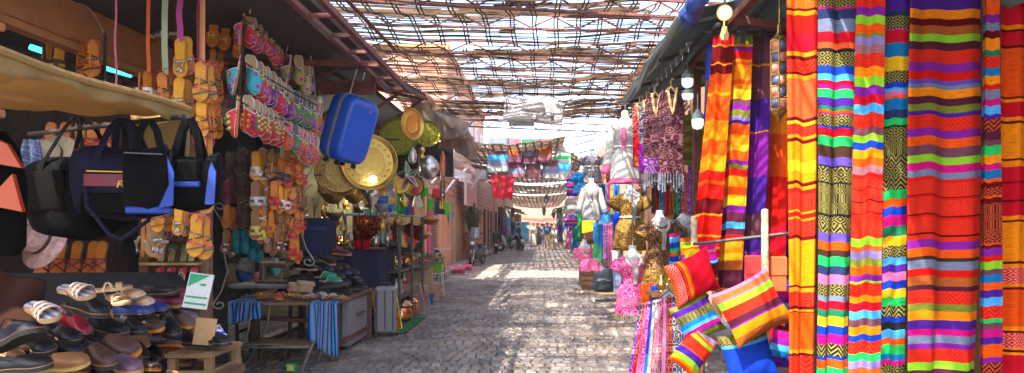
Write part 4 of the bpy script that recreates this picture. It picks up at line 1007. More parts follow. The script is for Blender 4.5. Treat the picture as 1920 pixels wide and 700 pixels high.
def shoe(upper, sole=None, lace=True, low=False, sole_h=.022, toe=1.0, lining=None):
    def make():
        o = thing('shoe', '-', 'shoe'); L = .285
        b = MB(); b.prism([(x*1.06, y*L/SL) for x, y in outline(SL, 1.06)], sole_h); b.tube([(x*1.03, y*L/SL, sole_h) for x, y in outline(SL, 1.06)], .0032, 5, 1); b.build('sole', [sole or M_rub, M_edge], o, smooth=35)
        T = [0.0, .03, .10, .2, .32, .44, .5, .58, .68, .78, .87, .94, .985, 1.0]
        Hh = [.045, .068, .074, .064, .058, .062, .074, .066, .055, .046, .040, .032, .018, .006] if not low else [.03, .048, .054, .046, .04, .036, .05, .048, .044, .039, .035, .028, .016, .006]
        b = MB(); rows = []
        for t, h in zip(T, Hh):
            w = hw_at(min(.99, .01+t*.98))*1.06; y = L*(.004+t*.992); op = t < .47
            prof = []
            for sx in (-1, 1):
                half = [(-w*.98, 0), (-w*1.03, h*.30), (-w*.93, h*.68), (-w*.66, h*.93 if not op else h), (-w*.52, h*.97 if not op else h*.97), (-w*.40, h*1.0 if not op else max(.006, h*.45)), (-w*.18, h*1.04 if not op else .006)]
                prof += half if sx < 0 else [(-x, z) for x, z in half[::-1]]
            rows.append([(x+.006*(t-.5), y, sole_h+z-.002) for x, z in prof])
        n = len(rows[0]); vs = [p for r in rows for p in r]; f0, f1 = [], []
        for i in range(len(rows)-1):
            for k in range(n-1):
                q = (i*n+k, i*n+k+1, (i+1)*n+k+1, (i+1)*n+k)
                (f1 if 4 <= k <= 8 and T[i] < .45 else f0).append(q)
        f0 += [tuple(range(4)), tuple(range(n-4, n)), (3, 4, 5, n-6, n-5, n-4)]
        b.add(vs, f0, 0); b.add(vs, f1, 1); b.build('upper', [upper, lining or M_dark], o, smooth=60)
        if lace:
            b = MB()
            for j in range(4):
                t = .50+.055*j; h = .072-.006*j if not low else .05-.003*j
                b.tube([(-.018, L*t, sole_h+h*.96), (0, L*(t+.012), sole_h+h*1.06), (.018, L*(t+.02), sole_h+h*.96)], .0028, 6)
            b.tube([(0, L*.5, sole_h+.078*(.7 if low else 1)), (.025, L*.45, sole_h+.085*(.7 if low else 1)), (.045, L*.42, sole_h+.05)], .0025, 6); b.build('laces', M_blkle if lace is True else lace, o)
        return o
    return make
def hang(px, py, d, length_px=None, face=0.0, tilt=0.0, roll=0.0, s=None):
    """Hung by the heel: heel at the pixel, toe down; face = angle of the upper side, 0 towards the camera, + towards the lane."""
    p = P(px, py, d); s = s or (length_px*d/1300/SL if length_px else 1)
    Z = Vector((math.sin(face), -math.cos(face), 0)); Y = (Vector((0, 0, -1))+Z*tilt).normalized(); X = Y.cross(Z)
    Y = (Y*math.cos(roll)+X*math.sin(roll)); X = Y.cross(Z).normalized(); Z = X.cross(Y)
    return frame(p, X, Y, Z, s)

# ---------------------------------------------------------------- the slipper rows
G_SL = 'embroidered slippers in hanging rows'
red_ = ('red embroidered slipper', slipper(E_red, M_cream, M_tan)); pom_ = ('red slipper with coloured pompoms', slipper(M_redle, M_cream, M_tan, [M_goldle, M_green, M_purple, M_tan2]))
turq_ = ('turquoise embroidered slipper', slipper(E_turq, M_cream, M_tan)); pur_ = ('purple embroidered slipper', slipper(E_pur, M_cream, M_tan)); org_ = ('orange embroidered slipper', slipper(E_org, M_cream, M_tan)); blk_ = ('dark slipper with green gold figure', slipper(E_grn, M_greyle, M_dkbr)); rose_ = ('rose soled slipper with gold figure', slipper(E_org, M_pinkin, M_redle)); oliv_ = ('olive embroidered slipper', slipper(E_oliv, M_cream, M_brown))
def row(where, pts, kinds, d0, d1, ln0, ln1, f0=.75):
    n = len(pts)
    for i, (px, py) in enumerate(pts):
        t = i/max(1, n-1); nm, mk = kinds[i]; fa = f0+rnd(-.28, .25)
        if i == 0 and kinds[0][0] == kinds[1][0]: fa = -1.25
        inst('sl '+nm, mk, hang(px, py, d0+(d1-d0)*t, (ln0+(ln1-ln0)*t)*rnd(.92, 1.07), fa, rnd(.02, .22), rnd(-.13, .13)), f'{nm}, {ORD[i]} along the {where}', 'slipper', G_SL)
        if i and 'pair' not in where: inst('sl '+nm, mk, hang(px+5, py+rnd(3, 8), d0+(d1-d0)*t+.09, (ln0+(ln1-ln0)*t)*rnd(.92, 1.07), fa-.5+rnd(-.2, .2), rnd(.02, .2), rnd(-.12, .12)), f'{nm} tucked behind the {ORD[i]} of the {where}', 'slipper', G_SL)
row('topmost slipper row', [(460, 27), (470, 26), (481, 39), (491, 45), (502, 57), (512, 67), (523, 78), (532, 83)], [red_, red_, red_, red_, red_, red_, org_, red_], 5.0, 6.3, 60, 50)
row('second slipper row', [(456, 104), (467, 104), (482, 116), (496, 125), (507, 134), (517, 145), (528, 154), (537, 161)], [turq_, turq_, red_, red_, pur_, red_, pur_, red_], 4.8, 6.0, 74, 60)
row('dark green slipper row', [(544, 161), (555, 171), (564, 179), (575, 184), (584, 188), (592, 191)], [blk_, blk_, blk_, blk_, rose_, rose_], 6.05, 6.6, 60, 58)
row('third slipper row', [(450, 180), (462, 179), (476, 186), (489, 194), (501, 203), (512, 209), (524, 216)], [pom_, pom_, pom_, pom_, pom_, pom_, pom_], 4.6, 5.8, 74, 58)
row('lowest slipper row', [(540, 228), (552, 234), (562, 239), (569, 246), (578, 248), (588, 253)], [rose_, blk_, rose_, rose_, rose_, rose_], 5.9, 6.4, 58, 52)
row('short pair line below the bent wire', [(549, 105), (558, 104), (571, 121), (578, 122)], [oliv_, oliv_, oliv_, pur_], 6.0, 6.3, 58, 56, .6)
def bands():
    M_str = mat('black_cord', (.02, .018, .016), .7)
    for lbl, a, b, da, db in (('black cord carrying the topmost slipper row', (455, 36), (538, 92), 4.97, 6.33), ('black cord carrying the second slipper row', (450, 113), (598, 200), 4.77, 6.63), ('black cord carrying the third slipper row', (445, 188), (532, 226), 4.57, 5.85), ('black cord carrying the lowest slipper row', (534, 232), (594, 262), 5.85, 6.45)):
        mb = MB(); A, B = P(*a, da), P(*b, db); mb.tube([A.lerp(B, i/8)+Vector((.01, -.02, -.02*math.sin(math.pi*i/8))) for i in range(9)], .006, 6)
        single(mb, 'cord', M_str, lbl, 'cord', 'cords of the slipper rows')
    M_wire = mat('pale_wire', (.50, .42, .32), .45, .4)
    for lbl, pts in (('pale wire running up from the topmost slipper row', [(468, 26, 5.0), (473, 0, 5.0), (480, -30, 5.0)]), ('pale wire running down to the end of the topmost row', [(516, -20, 5.9), (524, 40, 6.0), (533, 84, 6.3)]), ('bent pale wire hung from a hook, long arm over the olive slippers', [(537, 98, 6.0), (555, 22, 6.0), (572, 36, 6.1), (588, 140, 6.5), (592, 190, 6.6)])):
        mb = MB(); mb.tube([P(*p) for p in pts], .006, 6); single(mb, 'wire', M_wire, lbl, 'wire', 'hanging wires of the shoe stall')
    for lbl, pts in (('black rope down the front of the slipper rows', [(456, 30, 4.75), (454, 100, 4.7), (448, 180, 4.5)]),):
        mb = MB(); mb.tube([P(*p) for p in pts], .007, 6); single(mb, 'rope', M_str, lbl, 'rope')
bands()
# ---------------------------------------------------------------- strands of sandals beside the iron door
G_ST = 'leather sandals hanging in strands'
H_w = ('white banded honey sandal', sandal('slide', M_tan2, M_tan, M_whle)); H_y = ('yellow banded sandal', sandal('slide', M_brown, M_tan, M_goldle)); H_r = ('red banded tan sandal', sandal('slide', M_tan, M_tan, M_redle)); H_t = ('tan banded sandal', sandal('slide', M_tan, M_tan, M_tan)); H_n = ('navy banded sandal', sandal('slide', M_tan, M_tan, M_navyle)); H_wb = ('dark white banded sandal', sandal('slide', M_brown, M_tan, M_whle))
D_b = ('dark brown studded sandal', sandal('star', M_dkbr, M_brown, M_dkbr)); D_r = ('burgundy studded sandal', sandal('star', M_burg, M_burg, M_burg)); D_t = ('orange tan studded sandal', sandal('star', M_tan, M_edge, M_tan)); D_f = ('brown flip sandal', sandal('thong', M_brown, M_edge, M_dkbr)); T_ = ('teal suede slipper', slipper(M_teal, M_teal, M_teal, None, M_teal)); B_r = ('red toed tan sandal', sandal('band', M_tan, M_tan, M_redle, M_burg)); S_l = ('tan lace up sandal', sandal('band', M_tan, M_tan, M_tan, M_silvle)); C_w = ('copper slipper', slipper(mat('copper_weave', (.45, .2, .1), .4, .4, sc=90, bump=.5), M_cream, M_brown)); M_x = ('brown strappy sandal', sandal('multi', M_brown, M_edge, M_dkbr, M_dkbr, M_brown))
strands = [('outer dark', 6.35, .25, [(430, 285, D_b, 50), (427, 335, D_r, 48), (426, 383, D_t, 46), (425, 430, D_f, 46)]),
 ('big brown', 6.2, .15, [(454, 276, D_b, 54), (454, 321, D_b, 54), (453, 373, D_b, 56)]),
 ('teal', 6.3, .1, [(443, 430, T_, 46), (459, 431, T_, 46), (477, 448, T_, 42)]),
 ('cut out band', 6.0, .55, [(478, 284, H_w, 56), (477, 340, H_wb, 54), (477, 394, H_y, 56)]),
 ('lace up', 6.15, .35, [(493, 279, S_l, 52), (493, 330, S_l, 52), (493, 382, S_l, 54), (500, 436, C_w, 38)]),
 ('middle', 6.1, .75, [(508, 282, M_x, 54), (512, 340, H_r, 54), (509, 393, H_t, 52), (517, 430, D_f, 42)]),
 ('turned', 6.2, 1.25, [(524, 295, H_n, 52), (523, 348, H_w, 50), (522, 398, M_x, 52)]),
 ('red toe', 6.3, .15, [(541, 278, B_r, 48), (540, 312, B_r, 50), (540, 352, B_r, 52), (540, 402, B_r, 50)]),
 ('last turned', 6.4, 1.1, [(556, 300, B_r, 48), (556, 340, M_x, 50), (556, 392, B_r, 48), (546, 440, H_r, 48)])]
for nm, d, fa, lst in strands:
    for i, (px, py, (kd, mk), ln) in enumerate(lst):
        for q in (0, 1):
            inst('sa '+kd, mk, hang(px+q*9, py+q*rnd(-3, 8), d+rnd(-.04, .04)+q*.09, ln, fa+rnd(-.12, .12)+q*rnd(.2, .7), rnd(.0, .1), rnd(-.09, .09)), f'{kd}, {("front", "rear")[q]} one of the {ORD[i]} pair down the {nm} strand', 'sandal', G_ST)
    mb = MB(); mb.tube([P(lst[0][0], 262, d+.03), P(lst[-1][0], lst[-1][1]+6, d+.03)], .005, 6); single(mb, 'cord', M_blkle, f'dark cord carrying the {nm} strand of sandals', 'cord', 'cords of the sandal strands')
# ---------------------------------------------------------------- strands of sandals in front, on coloured ribbons
G_FR = 'sandals hung on coloured ribbons'
TH = ('honey thong sandal', sandal('thong', M_tan2, M_tan, M_cream, None, M_silver)); MU = ('honey sandal with coloured straps', sandal('multi', M_tan2, M_tan, M_teal, M_navyle, M_pinkle)); MU2 = ('tan sandal with black straps', sandal('multi', M_tan, M_tan, M_blkle, M_teal, M_redle)); SDE = ('white banded tan sandal', sandal('slide', M_tan, M_tan, M_whle)); OG = ('honey sandal with red straps', sandal('multi', M_tan2, M_tan, M_redle, M_bluele, M_tan)); BE = ('beige studded sandal', sandal('thong', M_beige, M_tan, M_cream))
for px, py, ln, (kd, mk), fa, tx in ((274, 134, 58, SDE, 1.2, 'on the orange ribbon'), (265, 136, 56, SDE, -1.2, 'behind the orange ribbon'), (304, 137, 66, MU2, .25, 'on the mint ribbon'), (338, 73, 74, TH, .1, 'upper one on the magenta ribbon'), (337, 146, 72, TH, .15, 'lower one on the magenta ribbon'),
 (377, 116, 76, MU, .2, 'topmost on the peach ribbon'), (378, 188, 72, OG, .2, 'second on the peach ribbon'), (377, 256, 70, MU, .25, 'third on the peach ribbon'), (372, 324, 72, OG, .2, 'fourth on the peach ribbon'), (370, 400, 82, MU, .2, 'lowest on the peach ribbon'),
 (391, 122, 74, MU2, .9, 'tucked behind the topmost honey pair'), (392, 192, 70, MU2, .9, 'tucked behind the second honey pair'), (336, 384, 58, TH, .1, 'below the black blue bag'), (300, 372, 64, OG, .3, 'lying crosswise beneath the black blue bag'), (283, 400, 82, BE, .9, 'side on at the edge of the babouche shelf'), (272, 404, 80, BE, -1.0, 'back to back at the edge of the babouche shelf')):
    for q in (0, 1):
        inst('fr '+kd, mk, hang(px+q*10, py+q*rnd(-5, 6), 4.65+rnd(-.03, .03)+(.12 if 'behind' in tx else 0)+.08*q, ln, fa+q*.35, rnd(0, .06), rnd(-.06, .06)-q*.06), f'{kd} {tx}, {("front", "rear")[q]} one', 'sandal', G_FR)
def band(lbl, px, w_, y0, y1, d, c):
    mb = MB(); k = d/1300; a, b = P(px, y0, d), P(px, y1, d); n = 10
    ribbon(mb, [a.lerp(b, i/n)+Vector((.002*math.sin(i*1.3+px), .006*math.sin(i*.9), 0)) for i in range(n+1)], (1, -.1, 0), w_*k, .003)
    single(mb, 'ribbon', mat('ribbon_'+lbl.split()[0], c, .6, var=.08, st=(40, 40, 1), sc=3), lbl, 'ribbon', 'ribbons carrying the sandals')
band('orange ribbon hanging before the fascia of the shoe stall', 278, 7, -30, 140, 4.66, (.78, .16, .04)); band('mint broad ribbon carrying the black and teal strapped sandal', 309, 12, -30, 140, 4.66, (.45, .58, .40)); band('pink thin ribbon hanging down behind the tan awning', 217, 4, -30, 168, 4.6, (.78, .22, .38)); band('magenta ribbon carrying the two thong sandals', 337, 12, -30, 78, 4.66, (.50, .08, .38)); band('peach broad ribbon carrying the longest string of honey sandals', 379, 11, -30, 420, 4.70, (.80, .36, .20)); band('wine red narrow ribbon edge on beside the peach one', 371, 4, -30, 118, 4.68, (.28, .02, .07))
# upper sandals of the stall
G_UP = 'sandals on the wires above the awning'
GB = ('tan sandal with gold buckle', sandal('buckle', M_tan, M_edge, M_tan, None, M_goldle)); SB = ('dark soled sandal with silver band', sandal('slide', M_brown, M_edge, M_silvle)); FL = ('honey sandal with dark band', sandal('slide', M_tan2, M_tan, M_dkbr)); GS = ('tan sandal with silver buckle', sandal('buckle', M_tan, M_edge, M_tan, None, M_silver))
for i, (px, py, ln, (kd, mk), d, fa, tx) in enumerate(((90, 80, 62, FL, 4.9, .1, 'first above the awning edge'), (114, 80, 64, FL, 4.9, .3, 'second above the awning edge'), (156, 78, 66, ('tan sandal with red and black straps', MU2[1]), 4.85, -.2, 'third above the awning edge'), (177, 75, 72, ('tan sandal with red and black straps', MU2[1]), 4.75, .2, 'last above the awning edge, under the wire hoop'),
 (264, 38, 48, SB, 5.7, -.9, 'first on the high wire'), (287, 36, 46, SB, 5.7, .3, 'second on the high wire'), (299, 22, 60, SB, 5.6, .6, 'third on the high wire'), (322, 20, 58, SB, 5.6, 1.1, 'last on the high wire by the mint ribbon'),
 (402, 30, 62, GB, 5.4, .1, 'beside the peach ribbon, high up'), (425, 38, 60, GB, 5.5, .2, 'second beside the peach ribbon, high up'), (444, 58, 54, GB, 5.6, .3, 'partly behind the topmost slipper row'), (400, 92, 42, GS, 5.6, .2, 'low beside the peach ribbon'), (414, 96, 40, GS, 5.7, .3, 'second of the low pair beside the peach ribbon'))):
    inst('up '+kd, mk, hang(px, py, d, ln, fa, .08, rnd(-.08, .08)), f'{kd}, {tx}', 'sandal', G_UP)
G_UN = 'sandals on the shelf behind the bags'
for i, px in enumerate((98, 123, 150, 176, 200)):
    inst('un', sandal('cross', M_tan, M_tan, M_redle), hang(px, 230, 4.75, 66, .1+.1*i, .1, rnd(-.1, .1)), f'tan sandal with crossed red straps above the black mesh bag, {ORD[i]} in its row', 'sandal', G_UN)
for i, px in enumerate((88, 118, 148, 178, 194)):
    inst('un2', sandal('cross', M_tan, M_edge, M_burg), hang(px, 452, 4.7, 70, .1, .12, .08), f'tan flip flop with dark crossed straps under the black mesh bag, {ORD[i]} in its row', 'sandal', G_UN)
# babouches in the shelf, toes up
def standing(px, py, d, ln):
    p = P(px, py, d); s = ln*d/1300/SL; Y = Vector((0, .28, 1)).normalized(); X = Vector((1, 0, 0)); return frame(p, X, Y, X.cross(Y), s)
for nm, m, pts, yy, c2 in (('green', E_grn, (302, 321, 344, 359), 491, M_olive), ('red', E_red, (297, 318, 340, 361), 536, M_brown), ('teal', E_turq, (297, 318, 340), 573, M_teal), ('wine', E_pur, (318, 340, 302), 447, M_burg)):
    for i, px in enumerate(pts):
        inst('bb '+nm, slipper(m, c2, M_brown, opening=.5), standing(px, yy, 4.95, 36), f'{nm} embroidered babouche standing on its shelf board, {ORD[i]} along', 'slipper', 'babouches standing in the wooden shelf')
# ================================================================ the shoe stall
def stall_left():
    o = thing('shoe_stall', 'orange plastered shoe stall with iron frame roof, packed with hanging sandals', 'stall', (0, 0, 0))
    b = MB(); b.box((-4.55, 5.6, 1.6), (.12, 8.0, 3.2)); b.build('back_wall', mat('stall_back', (.07, .04, .03), .9, var=.4), o)
    b = MB(); b.box((-3.36, 3.1, 3.4), (.22, 7.0, 1.15), bev=.02); b.build('fascia', M_orange, o)
    b = MB(); b.box((-3.25, 3.1, 2.79), (.10, 7.0, .05)); b.build('fascia_trim', M_orange, o)
    b = MB(); b.box((-3.32, 3.75, 1.6), (.42, .5, 3.2), bev=.03)
    for z in (2.7, 2.2): b.box((-3.32, 3.75, z), (.45, .53, .05), bev=.015)
    b.build('pillar', mat('pale_orange_plaster', (.55, .25, .11), .85, var=.2, sc=5, bump=.4), o)
    b = MB(); b.box((-3.06, 3.1, 3.05), (.05, 1.1, .3)); b.build('maroon_board', mat('maroon_board', (.22, .05, .04), .6, var=.25), o)
    b = MB(); b.box((-3.3, 6.72, 1.9), (1.5, .06, 1.3)); b.box((-3.52, 6.722, .64), (.94, .056, 1.25)); b.build('iron_door_panel', mat('door_black', (.010, .009, .009), .7, spec=.25), o)
    b = MB()
    for y in (6.2, 7.3): b.bar((-4.4, y, 3.06), (-1.45, y, 3.0), .05)
    for x in (-1.42, -1.62): b.bar((x, 3.6, 3.02), (x, 7.4, 3.0), .045)
    for k in range(7): b.bar((-1.42, 3.8+k*.5, 3.01), (-1.62, 3.8+k*.5, 3.01), .03)
    b.build('roof_frame', M_rust, o)
    b = MB(); b.box((-3.05, 5.4, 3.14), (2.9, 4.2, .05)); b.build('roof_board', mat('roof_board', (.05, .032, .028), .9, var=.3), o)
    b = MB(); b.box((-2.5, 6.9, 2.93), (1.7, .05, .14)); b.build('cross_beam', M_rust, o)
stall_left()
def scroll(c, sx, sz, lbl):
    o = MB(); p = Vector(c); f = lambda x, z: (p.x+x*sx, p.y, p.z+z*sz)
    pts = [f(.06*math.cos(a)*(1-a/9), .62+.06*math.sin(a)*(1-a/9)) for a in [k*.45 for k in range(14, -1, -1)]]+[f(-.02, .45), f(-.08, .2), f(-.05, 0)]
    o.tube(pts, .008, 6); o.tube([f(-.05, 0), f(-.08, -.2), f(-.02, -.45)]+[f(.06*math.cos(a)*(1-a/9), -.62-.06*math.sin(a)*(1-a/9)) for a in [k*.45 for k in range(15)]], .008, 6)
    single(o, 'iron_scroll', mat('grey_iron', (.32, .27, .24), .5, .3), lbl, 'scroll', 'wrought iron scrolls on the dark door')
scroll(P(578, 400, 6.66), 1.0, .75, 'wrought iron scroll between the sandal strands and the brass goods'); scroll(P(411, 480, 6.6), -1, .75, 'wrought iron scroll low beside the teal slippers')
def stripe_light(lbl, a, b, r):
    m = MB(); m.tube([a, b], r, 8); single(m, 'light_tube', mat('cyan_glow', (.03, .62, .80), .4, var=0, bump=0, emit=1.2), lbl, 'light tube', 'cyan tubes inside the shoe stall')
stripe_light('long thin cyan light tube under the orange fascia', P(62, 44, 4.9), P(246, 120, 6.2), .010); stripe_light('short thick cyan light tube low behind the pillar', P(56, 88, 4.95), P(80, 96, 4.98), .02); stripe_light('short thick cyan light tube behind the pink thin ribbon', P(199, 128, 5.4), P(244, 141, 5.7), .02)
def hooks():
    rg = random.Random(8); k = 0
    for px, py, d in ((440, 10, 5.4), (455, 8, 5.5), (470, 6, 5.6), (490, 20, 5.7), (505, 30, 5.8), (530, 2, 5.9), (548, 8, 6.0), (562, 18, 6.1), (590, 40, 6.2), (612, 50, 6.3), (640, 70, 6.6), (655, 110, 6.9), (545, 95, 6.1)):
        p = P(px, py, d); m = MB(); r = .03; H = .12
        m.tube([p+Vector((0, 0, H)), p]+[p+Vector((r-r*math.cos(a), 0, -r*math.sin(a))) for a in (.5, 1, 1.6, 2.2, 2.8, 3.3)], .0045, 6)
        single(m, 'hook', M_rust, f'rusty iron hook under the stall roof, {ORD[k]} along the frame', 'hook', 'iron hooks under the shoe stall roof'); k += 1
hooks()
def hoop():
    m = MB(); m.tube([P(85, 72, 4.85), P(95, 40, 4.85), P(115, 14, 4.85), P(142, 4, 4.85), P(165, 14, 4.85), P(184, 38, 4.85), P(195, 64, 4.85)], .006, 6)
    o = single(m, 'wire_hoop', mat('pale_wire', (.5, .42, .32), .45, .4), 'pale wire hoop bent over the sandals above the awning', 'wire hoop')
    for px in (83, 197): q = MB(); a = P(px, 62, 4.85); q.tube([a, P(px, 160, 4.85)], .010, 8); q.build('prong', M_darkiron, o)
hoop()
# tan canvas awning
def tan_awning():
    o = thing('canvas_awning', 'tan canvas awning edge with yellow sun streaks above the hanging bags', 'awning', (0, 0, 0))
    m = mat('tan_canvas', (.42, .27, .09), .9, var=.08, sc=40, trans=.35, bump=.3, bsc=90)
    def fn(u, v): y = 1.7+1.62*u; x = -1.70-.02*math.sin(u*4)-.75*v; z = 2.10-.07*math.sin(v*3.14)*(.6+.4*math.sin(u*5))+.012*math.sin(u*22+v*5)*v+.008*math.sin(u*9-v*17); return (x, y, z)
    b = MB(); b.grid(fn, 60, 24); b.build('canvas', m, o, solid=.004)
    b = MB(); b.grid(lambda u, v: (-1.70-.02*math.sin(4*u)+.012*math.sin(u*40)*v, 1.7+1.62*u, 2.105-.055*v*(1+.25*math.sin(u*23))), 60, 4); b.build('front_valance', m, o, solid=.004)
    b = MB(); b.tube([Vector(fn(i/16, 0))+Vector((.0, 0, .006)) for i in range(17)], .017, 8); b.build('hem', m, o)
    # corner flap
    b = MB(); b.grid(lambda u, v: (-1.70-.28*u, 3.34+.01*math.sin(v*4), 2.10-.30*v*(1-.25*u)), 8, 8); b.build('corner_flap', m, o, solid=.004)
tan_awning()
def bag_rod():
    m = MB(); a, b = P(55, 252, 3.70), P(345, 219, 3.15); m.tube([a, b], .012, 10); single(m, 'bag_rod', M_darkiron, 'brown iron rod carrying the sports bags under the awning', 'rod')
bag_rod()
M_nyl = mat('black_nylon', (.0025, .0025, .003), .85, var=.3, sc=30, bump=.25, spec=.1); M_mesh = mat('mesh_nylon', (.012, .011, .011), .9, spec=.05, var=.4, sc=70, bump=.2); M_navn = mat('navy_nylon', (.009, .007, .026), .8, spec=.2, var=.2, sc=30, bump=.2); M_blun = mat('blue_nylon', (.004, .035, .26), .6, var=.15, bump=.15); M_maro = mat('maroon_patch', (.16, .012, .03), .6); M_yel = mat('yellow_print', (.82, .52, .05), .6, var=0, bump=0); M_orn = mat('orange_nylon', (.42, .045, .002), .5, var=.1)
def mesh_material():
    m = M_mesh; n = m.node_tree.nodes; l = m.node_tree.links; b = n['Principled BSDF']
    tc = n.new('ShaderNodeTexCoord'); mp = n.new('ShaderNodeMapping'); mp.inputs['Rotation'].default_value = (0, R(45), 0); l.new(tc.outputs['Object'], mp.inputs[0])
    ck = n.new('ShaderNodeTexChecker'); ck.inputs['Scale'].default_value = 110; ck.inputs['Color1'].default_value = (.002, .002, .002, 1); ck.inputs['Color2'].default_value = (.009, .008, .007, 1)
    l.new(mp.outputs[0], ck.inputs['Vector']); l.new(ck.outputs['Color'], b.inputs['Base Color'])
mesh_material()
def duffel(lbl, c, L, H, W, rot, body_m, extra):
    """Soft sports bag: c its centre, rot the turn about z."""
    o = thing('sports_bag', lbl, 'bag', c, rot, 'sports bags on the rod')
    def ring(x, s): return x, s
    b = MB(); N = 24; rows = []
    for x, s, dz in ((-.5, .55, -.01), (-.49, .82, 0), (-.46, .95, 0), (-.3, 1.0, -.015), (0, 1.03, -.03), (.3, 1.0, -.015), (.46, .95, 0), (.49, .82, 0), (.5, .55, -.01)):
        rr = []
        for k in range(N):
            a = 2*math.pi*k/N; ca, sa = math.cos(a), math.sin(a)
            y = math.copysign(abs(ca)**.75, ca)*W/2*s; z = math.copysign(abs(sa)**.7, sa)*H/2*s+dz
            if sa > 0: z *= 1-.18*abs(ca)
            y += .012*math.sin(7*x+3*a); z += .010*math.sin(9*x+2*a)
            rr.append((x*L, y, z))
        rows.append(rr)
    vs = [p for r in rows for p in r]; M_ = len(rows)
    b.add(vs, [(i*N+k, i*N+(k+1) % N, (i+1)*N+(k+1) % N, (i+1)*N+k) for i in range(M_-1) for k in range(N)]+[tuple(range(N))[::-1], tuple(range((M_-1)*N, M_*N))])
    b.build('bag_body', body_m, o, smooth=60)
    extra(o, L, H, W); return o
def straps(o, L, H, W, xs, up, rodz, m=M_nyl, lean=.0):
    for s in (-1, 1):
        b = MB()
        for x in xs: ribbon(b, [(x*L*1.0, s*W*.5, -H*.1), (x*L*.95, s*W*.42, H*.34), (x*L*.55+lean, s*W*.16, H*.5+up*.6), (x*L*.12+lean, s*.02, H*.5+up)], (1, 0, 0), .030, .004)
        b.build('handle', m, o)
def b1(o, L, H, W):
    straps(o, L, H, W, (-.22, .22), .18, 0); q = MB(); q.grid(lambda u, v: (-L*.38+L*.56*u, -W*.5-.004-.010*math.sin(3.1*u)*math.sin(3.1*v), -H*.24+H*.50*v), 14, 10); q.build('mesh_pocket', M_mesh, o, solid=.006)
def text(s, p, size, m, parent, align='LEFT', rot=(R(90), 0, 0), name='lettering', shear=0, ext=.0015, off=0):
    c = bpy.data.curves.new(name, 'FONT'); c.body = s; c.size = size; c.extrude = ext; c.align_x = align; c.shear = shear; c.offset = off
    t = bpy.data.objects.new(name, c); COL.objects.link(t); dg = bpy.context.evaluated_depsgraph_get(); me = bpy.data.meshes.new_from_object(t.evaluated_get(dg)); bpy.data.objects.remove(t)
    o = bpy.data.objects.new(name, me); me.materials.clear(); me.materials.append(m); COL.objects.link(o); o.location = p; o.rotation_euler = rot; o.parent = parent; return o
def b2(o, L, H, W):
    straps(o, L, H, W, (-.2, .2), .11, 0, M_navn); q = MB(); q.box((-.02, -W*.52-.004, -.015), (L*.52, .008, H*.17), bev=.003); p = q.build('print_patch', M_maro, o)
    q = MB(); q.tube([(-L*.28, -W*.52-.009, H*.075), (L*.24, -W*.52-.009, H*.065)], .003, 6); q.build('piping', M_yel, o)
    text('C', (L*.13, -W*.52-.0095, -.008), .05, M_yel, p); text('Four', (L*.03, -W*.52-.0095, -.048), .046, M_yel, p, shear=.25)
    q = MB(); q.ball((-L*.43, -W*.28, H*.22), .05, 12, 8, 0, (.6, .5, 1.2)); q.build('end_patch', M_maro, o)
    q = MB(); q.grid(lambda u, v: (-L*.34+L*.72*u, -W*.50-.010-.010*math.sin(3.1*u), -H*.52+H*.30*v), 12, 6); q.build('mesh_pocket', M_mesh, o, solid=.006)
    q = MB(); q.tube([(-L*.3, -W*.5, -H*.1), (-L*.26, -W*.62, -H*.4), (-L*.02, -W*.66, -H*.78), (L*.1, -W*.62, -H*.86), (L*.36, -W*.5, -H*.6), (L*.44, -W*.3, -H*.1)], .010, 6); q.build('shoulder_strap', M_navn, o)
def b3(o, L, H, W):
    straps(o, L, H, W, (-.2, .22), .145, 0)
    q = MB(); q.box((0, 0, 0), (L*.62, .05, H*.42), bev=.02); p = q.build('front_pocket', M_nyl, o); p.location = (-.02, -W*.54, H*.10)
    q = MB(); q.box((0, -.0, -H*.23), (L*.62, .044, .03), bev=.008); q.build('blue_band', M_blun, p)
    q = MB(); q.prism([(L*.30, -H*.5), (L*.44, -H*.5), (L*.47, H*.1), (L*.40, H*.28), (L*.36, H*.12)], .014, Matrix(((1, 0, 0), (0, 0, -1), (0, 1, 0))), 0, (0, -W*.49, 0)); q.build('blue_corner', M_blun, o)
    q = MB(); q.box((-.1, -W*.55-.03, H*.20), (.03, .006, .008)); q.build('zip_pull', M_silver, o)
def b4(o, L, H, W):
    straps(o, L, H, W, (-.3, .3), .12, 0)
    q = MB(); q.prism([(L*.18, -H*.48), (L*.48, -H*.42), (L*.50, H*.1), (L*.36, H*.36), (L*.40, -H*.1)], .012, Matrix(((1, 0, 0), (0, 0, -1), (0, 1, 0))), 0, (0, -W*.52, 0)); q.build('blue_corner', M_blun, o)
    q = MB(); q.box((0, -W*.1, -H*.50), (L*.9, W*.7, .03), bev=.01); q.build('blue_base', M_blun, o)
    q = MB(); q.box((-.02, -W*.50, H*.38), (L*.75, .012, .006)); q.build('zip', mat('dark_grey_plastic', (.07, .07, .075), .5), o)
cz = lambda px, py, d: P(px, py, d)
duffel('big black bag with mesh pocket, first one on the rod', cz(150, 362, 3.45), .56, .40, .26, -.42, M_nyl, b1)
duffel('navy bag with maroon patch and yellow lettering in the middle of the rod', cz(232, 335, 3.15), .38, .32, .2, .18, M_navn, b2)
duffel('small black bag with blue edges hanging before the end of the navy one', cz(279, 336, 2.98), .19, .27, .13, .5, M_nyl, b4)
duffel('black bag with blue piping, last one at the lane end of the rod', cz(355, 334, 3.12), .27, .24, .15, .25, M_nyl, b3)
